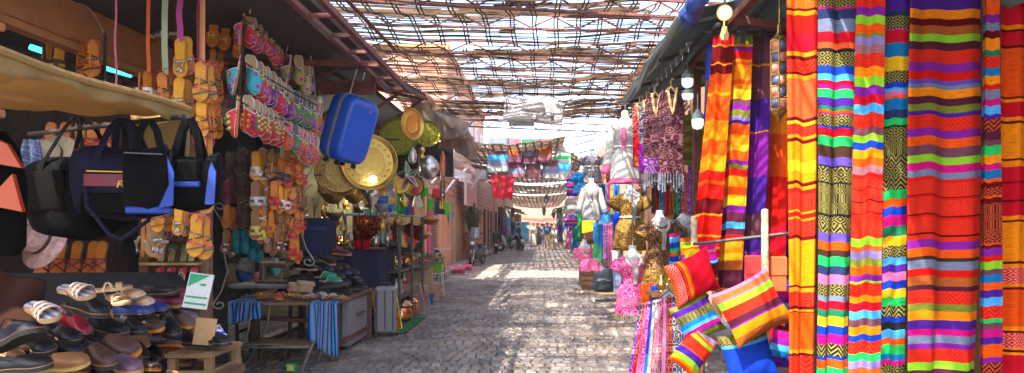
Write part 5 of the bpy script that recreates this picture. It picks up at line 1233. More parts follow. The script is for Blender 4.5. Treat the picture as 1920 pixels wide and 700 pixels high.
# things at the very edge of the stall
def edge_goods():
    o = thing('rucksack', 'black rucksack with two orange panels hanging at the stall edge', 'rucksack', P(-16, 345, 2.9)); q = MB(); q.loft([(0, 0, -.30, .10, .08), (0, 0, -.26, .13, .1), (0, 0, 0, .13, .11), (0, 0, .15, .1, .09), (0, 0, .22, .05, .05)], 18); q.build('bag_body', M_nyl, o)
    q = MB(); q.prism([(.08, .08), (.225, .055), (.17, .15), (.08, .19)], .02, Matrix(((1, 0, 0), (0, 0, -1), (0, 1, 0))), 0, (0, -.115, 0)); q.prism([(.08, -.10), (.20, .03), (.24, -.12), (.14, -.10)], .02, Matrix(((1, 0, 0), (0, 0, -1), (0, 1, 0))), 0, (0, -.13, 0)); q.build('orange_panel', M_orn, o)
    textile('hanging_shirt', 'blue and white crumpled shirt hanging next to the orange panelled rucksack', 'shirt', ((44, 262, 3.9), (74, 262, 3.9), (72, 345, 3.9), (32, 355, 3.9)), "260S4 300S4 320T4", None, .035, 2.2, 201, material=PRINT)
    textile('hanging_cloth', 'blue cloth hanging behind the crumpled shirt', 'cloth', ((38, 270, 4.05), (60, 268, 4.05), (52, 380, 4.05), (24, 380, 4.05)), "260T 320B", None, .03, 1.6, 202)
edge_goods()
# sun hats behind the bags
def hat(px, py, d, lbl, m, rx, rz=0):
    o = thing('hat', lbl, 'hat', P(px, py, d), 0, 'hats behind the black bag'); M = Matrix.Rotation(R(65), 4, 'X') @ Matrix.Rotation(rz, 4, 'Y')
    q = MB(); q.lathe([(.001, .10), (.06, .098), (.085, .08), (.092, .01), (.13, -.005), (.17, -.02), (.172, -.026), (.13, -.012), (.09, .0)], 26, M, cap=False); q.build('hat_body', m, o, smooth=50)
    q = MB(); q.lathe([(.0925, .012), (.094, .03), (.0915, .034)], 26, M, cap=False); q.build('hat_band', M_dkbr, o)
hat(92, 295, 4.3, 'pale straw hat half hidden by the black bag', mat('straw', (.58, .44, .26), .8, sc=60, bump=.4), .2); hat(58, 400, 4.2, 'cream sun hat with green trim low behind the black bag', mat('straw_cream', (.62, .50, .36), .8, sc=60, bump=.4), .2, .3); hat(78, 452, 4.2, 'rose patterned sun hat at the foot of the black bag', mat('rose_straw', (.45, .28, .26), .8, sc=30, var=.4, bump=.4), .2, -.3)
# babouche shelf
def shelf():
    o = thing('babouche_shelf', 'brown wooden shelf with babouches standing in tiers', 'shelf', (0, 0, 0)); k = 5.05
    for px in (274, 386): q = MB(); a, b = P(px, 250, k), P(px, 640, k); q.bar(a, b, .07); q.build('upright', M_wood, o)
    for py in (405, 450, 494, 538, 577): q = MB(); a, b = P(276, py, k), P(384, py, k); q.bar(a, b, .22, .018); q.build('board', M_lwood if py == 494 else M_wood, o)
    q = MB(); a = P(330, 440, k+.16); q.box(a, (.55, .02, 1.5)); q.build('back_board', M_wood, o)
shelf()
# ---------------------------------------------------------------- the heap of shoes in front
def heap_table():
    o = thing('shoe_bench', 'low board bench under the great heap of old shoes', 'bench', (0, 0, 0))
    q = MB(); q.add([(-3.3, 1.6, .74), (-1.35, 1.6, .74), (-1.75, 4.1, .74), (-3.3, 4.1, .74), (-3.3, 1.6, .70), (-1.35, 1.6, .70), (-1.75, 4.1, .70), (-3.3, 4.1, .70)], [(0, 1, 2, 3), (7, 6, 5, 4), (0, 4, 5, 1), (1, 5, 6, 2), (2, 6, 7, 3), (3, 7, 4, 0)]); q.build('board_top', M_wood, o, smooth=0)
    for x, y in ((-3.2, 1.7), (-1.5, 1.7), (-1.85, 4.0), (-3.2, 4.0)): q = MB(); q.box((x, y, .35), (.07, .07, .7)); q.build('leg', M_wood, o)
    q = MB()
    def fn(u, v):
        px, py = -60+425*u, 505+260*v; d = heap_d(px, py)+.13; p = P(px, py, d); return (p.x, p.y, max(.745, p.z-.02))
    q.grid(fn, 20, 14); single(q, 'heap_cover', mat('dark_blanket', (.02, .018, .018), .9, var=.4), 'dark blanket under the heap of old shoes', 'blanket')
def heap_d(px, py): return 2.6+1.45*max(-.2, px)/350+.75*(700-py)/170
heap_table()
black = ('black leather shoe', shoe(M_blkle)); blackl = ('black low slip on shoe', shoe(M_blkle, None, False, True)); brown = ('dark brown leather shoe', shoe(M_dkbr)); brownl = ('dark brown slip on shoe', shoe(M_dkbr, M_tan, False, True)); navy = ('navy suede shoe', shoe(M_navyle, M_blkle, False, True)); trainer = ('black trainer with bluish sheen', shoe(leather('blueblack', (.02, .022, .035), .3), M_rub, M_blkle)); redsh = ('dark red leather shoe', shoe(leather('oxblood', (.22, .008, .02), .3), M_blkle, False)); greyb = ('grey brown worn shoe', shoe(leather('greybrown', (.13, .08, .065), .5), M_tan, False, True)); yel = ('brown shoe with yellow sole', shoe(M_brown, mat('crepe_sole', (.55, .38, .10), .7), False, True)); beige = ('beige strap sandal', sandal('band', M_beige, M_beige, M_beige, M_beige)); tan_s = ('tan leather slipper', slipper(M_beige, M_cream, M_beige)); wine = ('wine red shoe with pale sole', shoe(leather('wine', (.16, .01, .035)), M_cream, False, True)); purp = ('purplish worn shoe', shoe(leather('plum', (.16, .08, .13), .3), M_cream, False, True)); blue_s = ('blue soled canvas shoe', shoe(M_bluele, M_blkle, False, True)); green_s = ('green slipper', slipper(leather('jade', (.02, .30, .16)), M_dkbr, M_cream)); bluk = ('black and blue laced shoe', shoe(M_navyle, M_rub, M_blkle))
def leopard_slide():
    o = thing('sandal', '-', 'sandal'); z = sole_parts(o, mat('striped_insole', (.25, .3, .35), .6), M_cream, .022)
    m = [c for c in o.children if c.name.startswith('insole')][0].data.materials[0]; n = m.node_tree.nodes; l = m.node_tree.links; wv = n.new('ShaderNodeTexWave'); wv.inputs['Scale'].default_value = 9; wv.inputs['Distortion'].default_value = 2; tc = n.new('ShaderNodeTexCoord'); l.new(tc.outputs['Object'], wv.inputs['Vector'])
    cr = n.new('ShaderNodeValToRGB'); cr.color_ramp.interpolation = 'CONSTANT'
    for t, c in ((0, (.02, .25, .4, 1)), (.2, (.6, .2, .3, 1)), (.4, (.7, .35, .1, 1)), (.6, (.3, .15, .35, 1)), (.8, (.5, .55, .5, 1))):
        e = cr.color_ramp.elements.new(t); e.color = c
    l.new(wv.outputs[0], cr.inputs[0]); l.new(cr.outputs[0], n['Principled BSDF'].inputs['Base Color'])
    lm = mat('leopard', (.55, .27, .12), .6, bump=.2); n = lm.node_tree.nodes; l = lm.node_tree.links; vo = n.new('ShaderNodeTexVoronoi'); vo.inputs['Scale'].default_value = 60; tc = n.new('ShaderNodeTexCoord'); l.new(tc.outputs['Object'], vo.inputs['Vector'])
    cr = n.new('ShaderNodeValToRGB'); cr.color_ramp.interpolation = 'CONSTANT'; cr.color_ramp.elements[0].color = (.06, .02, .01, 1); cr.color_ramp.elements[1].position = .38; cr.color_ramp.elements[1].color = (.58, .28, .13, 1); l.new(vo.outputs['Distance'], cr.inputs[0]); l.new(cr.outputs[0], n['Principled BSDF'].inputs['Base Color'])
    b = MB(); ribbon(b, arc(.66, .05, z), (0, 1, 0), .095, .005); b.build('strap', lm, o)
    b = MB()
    for t in (.52, .66, .80): ribbon(b, [(x, y, zz+.004) for x, y, zz in arc(t, .051-.012*(t-.52), z, over=1.05)], (0, 1, 0), .012, .003)
    b.build('white_stripes', M_whle, o); return o
leop = ('slide with leopard band and three white stripes', leopard_slide)
def lay(px, py, d, yaw, pitch=0.0, roll=0.0, s=1.0):
    """Lying with its middle at the pixel; yaw 0 = toe towards the right of the lane."""
    Y = Vector((math.cos(yaw)*math.cos(pitch), -math.sin(yaw)*math.cos(pitch), math.sin(pitch))); Z = Vector((0, 0, 1)); X = Y.cross(Z).normalized(); Z = X.cross(Y).normalized()
    Z2 = Z*math.cos(roll)+X*math.sin(roll); X = Y.cross(Z2).normalized(); p = P(px, py, d)-Y*.14*s; return frame(p, X, Y, X.cross(Y), s)
G_HP = 'old shoes in the great heap'
key = [(30, 645, 2.45, trainer, .25, .35, -.2, 1.15, 'large and half cut by the picture edge'), (82, 590, 2.42, leop, .5, -.22, .35, .92, 'lower one on top of the heap'), (146, 552, 2.75, leop, .35, -.15, .35, .92, 'upper one on top of the heap'), (162, 588, 3.05, black, .4, -.12, 0, 1.15, 'with laces right under the upper leopard slide'), (140, 622, 2.95, redsh, .55, -.15, 0, 1.0, 'beside the lower leopard slide'), (115, 636, 2.85, blackl, .5, -.1, .1, 1.05, 'shiny, below the lower leopard slide'), (72, 655, 2.7, blackl, .6, -.1, .2, 1.05, 'pointing out beneath the large trainer'), (112, 662, 2.75, blackl, .2, -.05, .2, .95, 'flat, under the shiny one'),
 (205, 545, 3.4, beige, -.5, .1, .1, 1.05, 'uppermost of the beige ones'), (222, 565, 3.4, beige, .7, -.1, .2, 1.05, 'with wide strap beside the upper laced shoe'), (246, 560, 3.5, tan_s, .5, .15, .3, 1.05, 'pale, at the crest of the heap'), (262, 572, 3.5, tan_s, .4, .1, .3, 1.0, 'pale, second at the crest of the heap'), (252, 592, 3.45, blue_s, .2, .05, .2, 1.0, 'under the beige ones'), (282, 585, 3.6, blue_s, .3, .0, .2, 1.0, 'second under the beige ones'), (205, 625, 3.15, black, .35, -.05, .2, 1.0, 'with scalloped toe in mid heap'), (245, 622, 3.3, black, .5, -.05, .1, .95, 'blunt toed in mid heap'), (275, 616, 3.45, brownl, .4, -.05, .3, 1.0, 'in mid heap beside the blunt toed black one'), (210, 655, 3.0, brownl, .3, -.12, .5, 1.35, 'long, lying across the middle of the heap'),
 (180, 680, 2.8, brown, .45, -.1, .2, 1.15, 'big rounded, low in the heap'), (225, 690, 2.9, purp, .4, -.1, .2, 1.1, 'low in the heap beside the big rounded one'), (105, 690, 2.6, yel, -.2, .1, .4, 1.05, 'low at the edge of the frame'), (40, 695, 2.4, blackl, 0, .1, .2, 1, 'under the large trainer'), (300, 555, 3.75, blackl, .3, .1, .2, 1.1, 'dark flat, at the far crest'), (325, 560, 3.8, wine, .35, .05, .3, 1.05, 'with pale sole at the far crest'), (318, 572, 3.75, wine, .3, 0, .3, 1.0, 'second with pale sole at the far crest'), (345, 575, 3.85, blackl, .4, .1, .2, 1.1, 'leaning on the newspaper'), (312, 605, 3.65, greyb, 1.0, -.2, 0, 1.0, 'with dangling laces at the far side'), (318, 620, 3.6, black, .8, -.2, .1, 1.0, 'rounded at the far side'), (340, 605, 3.75, greyb, .6, -.2, .1, 1.0, 'grey suede at the far side')]
for i, (px, py, d, (kd, mk), yw, pt, ro, s, tx) in enumerate(key):
    inst('hp '+kd, mk, lay(px, py, d+.22, yw, pt, ro, s*.84), f'{kd}, {tx}', 'shoe', G_HP)
rg = random.Random(21); kinds = [black, blackl, brown, brownl, navy, greyb, yel, wine, purp, blackl, brownl, black]; n_ = 0
for r_ in range(7):
    for c_ in range(13):
        px = 10+c_*28+rg.uniform(-8, 8)+(r_ % 2)*14; py = 598+r_*17+rg.uniform(-6, 6)
        if px > 352 or (px < 70 and py < 640): continue
        kd, mk = rg.choice(kinds); d = heap_d(px, py)+.06
        inst('hp '+kd, mk, lay(px, py, d, rg.uniform(-.2, .9), rg.uniform(-.25, .12), rg.uniform(-.5, .9), rg.uniform(.72, .9)), f'{kd} in heap tier {ORD[r_]}, {ORD[c_]} along the tier', 'shoe', G_HP); n_ += 1
textile('coat', 'taupe wool coat thrown over the back of the shoe heap', 'coat', ((-10, 508, 3.3), (85, 530, 3.4), (75, 610, 2.95), (-20, 620, 2.7)), "500b 700b", None, .012, .8, 210, solid=.012)
def newspaper():
    p = P(372, 546, 3.72); o = thing('newspaper', 'folded newspaper with green corner and green bars leaning on the shoe heap', 'newspaper', p, .15); M = Matrix.Rotation(R(-14), 4, 'X') @ Matrix.Rotation(R(8), 4, 'Y')
    q = MB(); q.box((0, 0, 0), (.125, .012, .19), M.to_3x3(), .002); q.build('paper', mat('newsprint', (.58, .57, .55), .85, var=.12, sc=50), o)
    g = mat('print_green', (.02, .30, .12), .7, var=.1); q = MB(); q.prism([(-.055, .088), (.045, .088), (-.055, .02)], .002, Matrix(((1, 0, 0), (0, 0, -1), (0, 1, 0))), 0); q.v = [tuple(M @ (Vector(v)+Vector((0, -.0085, 0)))) for v in q.v]; q.build('green_corner', g, o)
    q = MB()
    for z in (-.035, -.07): q.box((0, -.008, z), (.11, .002, .010))
    q.box((.02, -.008, .035), (.03, .002, .012)); q.v = [tuple(M @ Vector(v)) for v in q.v]; q.build('green_bars', g, o)
newspaper()
M_crw = mat('crate_wood', (.27, .15, .065), .75, var=.4, sc=5, bump=.3)
def crate():
    p = P(385, 650, 4.0); o = thing('wooden_crate', 'worn wooden crate at the end of the shoe heap with cardboard on top', 'crate', (p.x, p.y, 0)); H = p.z
    for i in range(6): q = MB(); q.box((0, -.19, .07+i*(H-.1)/6), (.24, .02, (H-.1)/6-.012)); q.build('side_board', M_crw, o)
    for i in range(6): q = MB(); q.box((.12, 0, .07+i*(H-.1)/6), (.02, .38, (H-.1)/6-.012)); q.build('side_board', M_crw, o)
    for x in (-.10, .10):
        for y in (-.16, .17): q = MB(); q.box((x, y, H/2), (.045, .045, H)); q.build('corner_post', M_crw, o)
    q = MB(); q.box((0, 0, H-.02), (.26, .40, .025)); q.build('crate_lid', M_crw, o)
    m = mat('cardboard', (.47, .27, .12), .85, var=.12, sc=20)
    for lbl, px, py, w_, h_, d, rz in (('square of brown cardboard standing on the wooden crate', 384, 622, .11, .15, 3.9, .2), ('torn strip of cardboard behind the square piece', 366, 622, .04, .13, 4.0, -.2)):
        q = MB(); q.box((0, 0, 0), (w_, .006, h_), bev=.001); c = single(q, 'cardboard', m, lbl, 'cardboard', loc=P(px, py, d)); c.rotation_euler = (R(-12), R(6), rz)
    for i, (px, py) in enumerate(((380, 648), (402, 645))): inst('hp black low slip on shoe', blackl[1], lay(px, py, 3.95, .2+i*.3, 0, .1, .9), f'black low slip on shoe lying on the wooden crate, {("under the cardboard", "beside the striped cloth")[i]}', 'shoe', G_HP)
crate()
textile('striped_cloth', 'white, blue and violet striped cloth spilling over the crate edge', 'cloth', ((406, 612, 4.25), (412, 608, 4.3), (440, 655, 4.2), (408, 650, 4.15)), "600w 614V 618w 622B 626w 630P 634w 638V 642w 648N 652w", None, .012, 1.5, 220)
# ================================================================ tables of shoes and the brass shop
M_grey = mat('grey_plastic', (.26, .26, .27), .45, var=.1, bump=.1); M_dgrey = mat('dark_grey_plastic', (.07, .07, .075), .5)
def suitcase_blue():
    p = P(655, 242, 6.9); o = thing('suitcase', 'bright blue hard shell suitcase hung tilted by its extended handle', 'suitcase', p); k = 6.9/1300
    W, H, T = .47, .66, .30
    o.matrix_basis = Matrix.Translation(p) @ Matrix.Rotation(R(11), 4, 'Y') @ Matrix.Rotation(R(68), 4, 'Z') @ Matrix.Rotation(R(6), 4, 'X')
    m = mat('blue_shell', (.010, .10, .58), .38, var=.12, sc=4, bump=.08, bsc=90, coat=.1)
    for s in (-1, 1):
        def fn(u, v, s=s):
            a = 2*math.pi*u; q = v*math.pi/2; c, sn = math.cos(a), math.sin(a); e = .36
            x = math.copysign(abs(c)**e, c)*W/2; z = math.copysign(abs(sn)**e, sn)*H/2; r = max(0.0, math.cos(q))**.30
            return (x*(.16+.84*r) if v < 1 else 0, s*(.012+(T/2-.012)*math.sin(q)**.5), z*(.16+.84*r) if v < 1 else 0)
        b = MB(); b.grid(fn, 56, 12); b.build('shell_half', m, o, smooth=70)
    b = MB(); pts = [(math.copysign(abs(math.cos(a))**.36, math.cos(a))*W/2*1.005, 0, math.copysign(abs(math.sin(a))**.36, math.sin(a))*H/2*1.005) for a in [2*math.pi*i/56 for i in range(57)]]
    ribbon(b, pts, (0, 1, 0), .030, .012); b.build('zip_band', M_grey, o)
    for x in (-.115, .115):
        b = MB(); b.tube([(x*.55, .06, H/2-.02), (x*.55, .06, H/2+.26)], .008, 8); b.build('handle_tube', M_silver, o)
    b = MB(); b.tube([(-.075, .06, H/2+.26), (-.05, .06, H/2+.285), (.05, .06, H/2+.285), (.075, .06, H/2+.26)], .014, 8); b.build('grip', M_dgrey, o)
    for x, z in ((-.2, .18), (-.2, -.18)):
        for s in (-1, 1): b = MB(); b.box((x-.002, s*.06, z), (.012, .022, .05), bev=.004); b.build('foot', M_silver, o)
    b = MB(); b.lathe([(.018, 0), (.018, .004), (.012, .006)], 16, Matrix.Translation((.05, -T/2-.0, .22)) @ Matrix.Rotation(R(90), 4, 'X')); b.build('badge', M_silver, o)
    for x in (-.13, .13):
        for s in (-1, 1): b = MB(); b.tube([(x-.012, s*.07, -H/2-.02), (x+.012, s*.07, -H/2-.02)], .026, 14); b.build('wheel', M_black, o)
    b = MB(); b.tube([(-.02, .0, H/2+.0), (0, .0, H/2+.035), (.05, .0, H/2+.035), (.07, .0, H/2)], .009, 6); b.build('carry_handle', M_grey, o)
suitcase_blue()
def shoe_table():
    X0, X1, y0, y1, z = -3.35, -2.33, 7.95, 9.6, .70; o = thing('wooden_table', 'dark wooden table with red brown frame heaped with old shoes', 'table', (X1, y0, 0)); L = lambda x, y, z_: (x-X1, y-y0, z_)
    m = mat('redbrown_wood', (.14, .055, .04), .55, var=.35, sc=5, st=(8, 1, 8), bump=.3)
    b = MB(); b.box(L((X0+X1)/2, (y0+y1)/2, z-.02), (X1-X0, y1-y0+.06, .05), bev=.006); b.build('table_top', m, o)
    for x in (X0+.05, X1-.05):
        for y in (y0+.05, y1-.05): b = MB(); b.box(L(x, y, (z-.05)/2), (.08, .08, z-.05)); b.build('leg', m, o)
    for x in (X0+.05, X1-.05): b = MB(); b.bar(L(x, y0+.09, .17), L(x, y1-.09, .17), .05); b.build('stretcher', m, o)
    b = MB(); b.bar(L(X0+.1, y0+.05, .5), L(X1-.1, y0+.05, .45), .05); b.build('front_rail', m, o)
    # heap
    G = 'old shoes on the wooden table'; rg = random.Random(4); kinds = [black, blackl, brown, navy, bluk, blackl, navy, greyb, blue_s, black]; i = 0
    for lv in range(5):
        zz = z+.015+lv*.095; mx = [4, 4, 3, 3, 2][lv]; my = [6, 5, 4, 3, 2][lv]
        for a in range(mx):
            for c in range(my):
                x = -2.42-.10*lv*.7-a*.21+rg.uniform(-.03, .03); y = 8.05+lv*.13+c*(1.5-lv*.22)/my+.12+rg.uniform(-.04, .04)
                kd, mk = rg.choice(kinds); yaw = rg.uniform(-.5, 1.0); Y = Vector((math.cos(yaw), -math.sin(yaw), rg.uniform(-.12, .1))).normalized(); X = Y.cross(Vector((0, 0, 1))).normalized(); Z = X.cross(Y)
                pos = Vector((x, y, zz+.01*rg.random()))-Y*.14; i += 1
                inst('hp '+kd, mk, frame(pos, X, Y, Z, rg.uniform(.9, 1.05)), f'{kd} on the wooden table, {ORD[lv]} layer, {ORD[c]} place of {"front second third back".split()[a]} row', 'shoe', G)
    for kd, mk, px, py, d, yw, pt, tx in ((green_s[0], green_s[1], 612, 520, 8.2, .1, .05, 'on the heap of dark shoes, upper one of the pair'), (green_s[0], green_s[1], 622, 528, 8.15, .05, .0, 'on the heap of dark shoes, lower one of the pair'), ('brown toe loafer with cream edge', wine[1], 640, 478, 8.9, .3, -.05, 'crowning the heap on the wooden table'), ('black canvas shoe with white sole', shoe(M_blkle, M_cream, False, True), 572, 506, 8.2, .1, -.05, 'long one lying across the heap front'), ('black canvas shoe with white sole', shoe(M_blkle, M_cream, False, True), 612, 492, 8.6, .5, -.25, 'tipped on the upper heap')):
        inst('tb '+kd, mk, lay(px, py, d, yw, pt, .1, 1.05), f'{kd} {tx}', 'shoe', G)
    b = MB(); b.box((0, 0, 0), (.28, .2, .10), bev=.03); b.box((.06, -.02, .06), (.2, .16, .04), bev=.015); t = single(b, 'leather_bag', M_beige, 'soft brown leather pouch slumped beside the front sandals', 'bag', loc=P(562, 540, 8.05)); t.rotation_euler = (.1, .1, .4)
shoe_table()
def sewing():
    p = P(505, 531, 8.35); o = thing('sewing_table', 'worn pale table board carrying the old sewing machine', 'table', (p.x, p.y, 0)); z = p.z
    b = MB(); b.box((0, 0, z-.025), (.78, .46, .045), bev=.008); b.build('table_top', mat('worn_board', (.34, .31, .28), .7, var=.3, sc=8), o)
    for x in (-.33, .33): b = MB(); b.bar((x, -.18, z-.05), (x*.9, -.18, 0), .035); b.bar((x, .18, z-.05), (x*.9, .18, 0), .035); b.bar((x*.95, -.18, .3), (x*.95, .18, .3), .03); b.build('leg_frame', M_darkiron, o)
    q = thing('sewing_machine', 'old brown sewing machine with hand wheel on the pale board', 'sewing machine', (p.x+.06, p.y, z)); m = mat('machine_brown', (.20, .13, .09), .4, .2, var=.35, sc=12)
    b = MB(); b.box((0, 0, .02), (.40, .18, .04), bev=.01); b.build('base', m, q)
    b = MB(); b.loft([(-.13, 0, .04, .05, .06), (-.13, 0, .15, .04, .05), (-.13, 0, .24, .045, .055)], 14); b.build('column', m, q)
    b = MB(); b.tube([(-.16, 0, .22), (-.05, 0, .225), (.06, 0, .22), (.15, 0, .215)], [.05, .042, .042, .05], 14); b.build('arm', m, q)
    b = MB(); b.box((.15, 0, .15), (.06, .075, .17), bev=.015); b.tube([(.15, 0, .08), (.15, 0, .045)], .006, 8); b.build('needle_head', m, q)
    b = MB(); b.lathe([(.02, 0), (.065, .005), (.07, .02), (.05, .028), (.02, .02)], 20, Matrix.Translation((-.19, 0, .2)) @ Matrix.Rotation(R(-90), 4, 'Y')); b.build('hand_wheel', M_darkiron, q)
    b = MB(); b.tube([(0, .03, .26), (0, .03, .33)], .004, 6); b.lathe([(.02, 0), (.016, .05), (.02, .055)], 12, Matrix.Translation((0, .03, .268))); b.build('thread_spool', M_cream, q)
    b = MB(); rg = random.Random(2)
    b.tube([P(458, 510, 8.7), P(470, 480, 8.75), P(480, 462, 8.8)], [.12, .14, .09], 14); single(b, 'fabric_roll', mat('striped_roll', (.20, .17, .15), .8, var=.4, sc=3, st=(1, 1, 9)), 'greyish striped fabric roll leaning behind the sewing machine', 'fabric roll')
sewing()
def sandal_table():
    z = .755; o = thing('folding_table', 'folding table with crossed metal legs and sandals under blue striped cloth', 'table', (-2.72, 7.6, 0)); m = mat('worn_metal', (.30, .29, .27), .45, .6, var=.35, sc=9)
    b = MB(); b.box((0, 0, z-.02), (1.12, .62, .028), bev=.008); b.build('table_top', m_board, o)
    for y in (-.26, .26):
        b = MB(); b.tube([(-.36, y, z-.04), (-.38, y, .45), (-.55, y, .12), (-.60, y, .01)], .017, 8); b.build('leg', m, o)
        b = MB(); b.tube([(.40, y, z-.04), (.36, y, .45), (.22, y, .12), (.18, y, .01)], .017, 8); b.build('leg', m, o)
    b = MB(); b.tube([(-.48, -.26, .27), (.30, -.26, .27)], .012, 8); b.tube([(-.48, .26, .27), (.30, .26, .27)], .012, 8); b.tube([(-.48, -.26, .27), (-.48, .26, .27)], .012, 8); b.build('stretcher', m, o)
    b = MB(); b.grid(lambda u, v: (-.46+.72*u, -.27+.52*v, .288+.03*math.sin(5*u+2*v)*u*(1-u)*2), 10, 8); c = single(b, 'cardboard', mat('brown_cardboard', (.36, .24, .12), .85, var=.15), 'bent brown cardboard lying on the low rack of the folding table', 'cardboard', loc=(-2.72, 7.6, 0), solid=.005)
    for lbl, xa, xb, drop, sd in (('blue and white striped cloth hanging far down at the lane end of the table', .28, .58, .60, 1), ('blue and white striped cloth hanging at the inner end of the folding table', -.60, -.22, .24, 2)):
        cols = "BLwLBwTLNwLBwBLwTwBLNLwB"
        def fn(u, v, xa=xa, xb=xb, drop=drop):
            # u: down, v: across
            x = xa+(xb-xa)*v+.03*u*math.sin(v*9)
            if u < .3: q = u/.3; return (-2.72+x, 7.6+.1-.425*q, z+.004+.002*math.sin(x*30))
            q = (u-.3)/.7; dr = drop*(1-.35*(1-v if sd == 1 else v)); return (-2.72+x, 7.6-.33-.012*math.sin(v*16+3*q)-.02*q, z-.002-dr*q)
        sp = [(i/24, c_, 0) for i, c_ in enumerate(cols)]
        c = stripe_mesh(fn, .9, .4, sp, 16, 'striped_cloth', PRINT, row=.05); tag(c, lbl, 'cloth', 'blue striped cloths on the folding table'); q = c.modifiers.new('thickness', 'SOLIDIFY'); q.thickness = .004
    G = 'sandals laid out on the folding table'; k = 0
    ks = [('tan toe ring sandal with teal strap', sandal('band', M_tan, M_edge, M_teal)), ('orange leather sandal', sandal('band', M_tan2, M_tan, M_tan2, M_tan)), ('pink ball slipper', sandal('band', M_tan, M_edge, M_pinkle)), ('tan sandal with gold cut out band', sandal('slide', M_tan, M_edge, M_goldle)), ('grey cut out sandal', sandal('slide', M_tan, M_edge, M_greyle)), ('tan sandal with silver cut out band', sandal('slide', M_tan, M_edge, M_silvle)), ('tan sandal with white cut out band', sandal('slide', M_tan, M_edge, M_whle))]
    seq = [0, 1, 1, 2, 3, 4, 4, 5, 6, 3, 0, 1, 3, 5, 5, 6, 6, 3]
    for i, s in enumerate(seq):
        r_, c_ = divmod(i, 9); kd, mk = ks[s]; x = -3.2+c_*.115+.05*r_; y = 7.46+.2*(1-r_)+rnd(-.02, .02)+.04
        yaw = rnd(.7, 1.5); Y = Vector((math.cos(yaw)*(1 if r_ else -1)*.9, -math.sin(yaw), .02)).normalized(); Z = Vector((0, 0, 1)); X = Y.cross(Z).normalized(); Z = X.cross(Y)
        inst('ft '+kd, mk, frame(Vector((x+.05, y+.1, z+.008+.018*(c_ % 2))), X, Y, Z, .9), f'{kd} on the folding table, {ORD[c_]} of the {("back", "front")[r_]} line', 'sandal', G)
    b = MB(); b.box((0, 0, .045), (.10, .08, .09), bev=.006); b2 = single(b, 'small_box', mat('green_card', (.08, .32, .08), .6), 'small green box with yellow panel lying on the ground by the folding table', 'box', loc=P(547, 697, 7.4)*1.0)
    b2.location.z = .004; q = MB(); q.box((0, -.042, .045), (.07, .004, .06)); q.build('yellow_panel', mat('yellow_card', (.6, .5, .15), .6), b2)
m_board = mat('hard_board', (.30, .16, .08), .7, var=.2)
sandal_table()
def grey_case():
    o = thing('suitcase', 'large grey hard suitcase standing under the wooden table', 'suitcase', (-2.50, 9.05, .02)); b = MB()
    for s in (-1, 1): b = MB(); b.box((s*.062, 0, .33), (.118, .86, .60), bev=.045); b.build('shell_half', M_grey, o)
    b = MB(); b.box((0, 0, .33), (.012, .87, .61), bev=.003); b.build('seam', M_dgrey, o)
    b = MB(); b.tube([(.125, -.14, .40), (.16, -.12, .40), (.16, .12, .40), (.125, .14, .40)], .014, 8); b.build('grip', M_dgrey, o)
    for y in (-.3, .3): b = MB(); b.tube([(-.05, y, .015), (.05, y, .015)], .022, 12); b.build('wheel', M_black, o)
    for y in (-.22, .22): b = MB(); b.box((.124, y, .2), (.012, .07, .035)); b.build('latch', M_silver, o)
    o = thing('suitcase', 'silver grey trolley case standing at the lane end of the wooden table', 'suitcase', (-2.20, 9.78, .02), .15); b = MB(); b.box((0, 0, .36), (.30, .20, .66), bev=.05); b.build('shell_half', M_grey, o)
    for x in (-.11, 0, .11): b = MB(); b.box((x, -.102, .36), (.02, .008, .54)); b.build('shell_ridge', M_dgrey, o)
    for x in (-.12, .12): b = MB(); b.tube([(x, -.08, .012), (x, .08, .012)], .025, 12); b.build('wheel', M_black, o)
    b = MB(); b.tube([(-.06, 0, .69), (-.05, 0, .74), (.05, 0, .74), (.06, 0, .69)], .010, 8); b.build('grip', M_dgrey, o)
grey_case()
# ---------------------------------------------------------------- brass shop
def tray(lbl, px, py, rpx, d, m, yaw, pitch=0, oval=1, grp='big metal trays of the brass shop'):
    r = rpx*d/1300; N = Vector((math.sin(yaw)*math.cos(pitch), -math.cos(yaw)*math.cos(pitch), math.sin(pitch))); q = N.to_track_quat('Z', 'Y').to_matrix().to_4x4()
    o = thing('metal_tray', lbl, 'tray', P(px, py, d), group=grp); b = MB()
    b.lathe([(.001, .0), (r*.25, .002), (r*.5, .0), (r*.55, .004), (r*.6, .0), (r*.84, .0), (r*.9, .02*r/.3), (r*.97, .035*r/.3), (r, .03*r/.3), (r*.96, .022*r/.3), (r*.86, -.012)], 40, q, cap=False); b.build('tray_dish', m, o, smooth=25)
    b = MB()
    for k in range(18): a = 2*math.pi*k/18; b.ball(q @ Vector((math.cos(a)*r*.72, math.sin(a)*r*.72, .001)), r*.05, 6, 4, 0, (1, 1, .5))
    b.build('embossed_ring', m, o)
M_ham = mat('hammered_gold', (.66, .41, .10), .34, 1, var=.18, sc=40, bump=.35, bsc=60); M_hamd = mat('hammered_bronze', (.40, .25, .08), .3, 1, var=.25, sc=45, bump=.4, bsc=70); M_green_b = mat('green_brass', (.26, .24, .03), .3, 1, var=.25, sc=45, bump=.7, bsc=70)
tray('largest hammered gold tray hanging right behind the blue suitcase', 692, 305, 53, 8.7, M_ham, .35)
tray('dark bronze tray hanging to the inside of the largest gold one', 636, 322, 46, 8.6, M_hamd, .4)
tray('bright gold oval tray hanging edge turned above the star lantern', 772, 233, 30, 8.9, M_ham, 1.0, .0)
tray('big olive gold tray behind the bright gold oval one', 748, 256, 36, 9.4, M_green_b, .3)
tray('olive gold tray farthest along the lane', 801, 251, 25, 9.6, M_green_b, .4)
tray('gold tray peeping out behind the last slippers', 606, 246, 22, 8.4, M_ham, .3)
tray('small pale gold tray hanging next to the star lantern', 752, 345, 20, 9.7, M_ham, .3)
tray('small bronze tray hanging under the star lantern', 776, 349, 20, 9.9, M_hamd, .2)
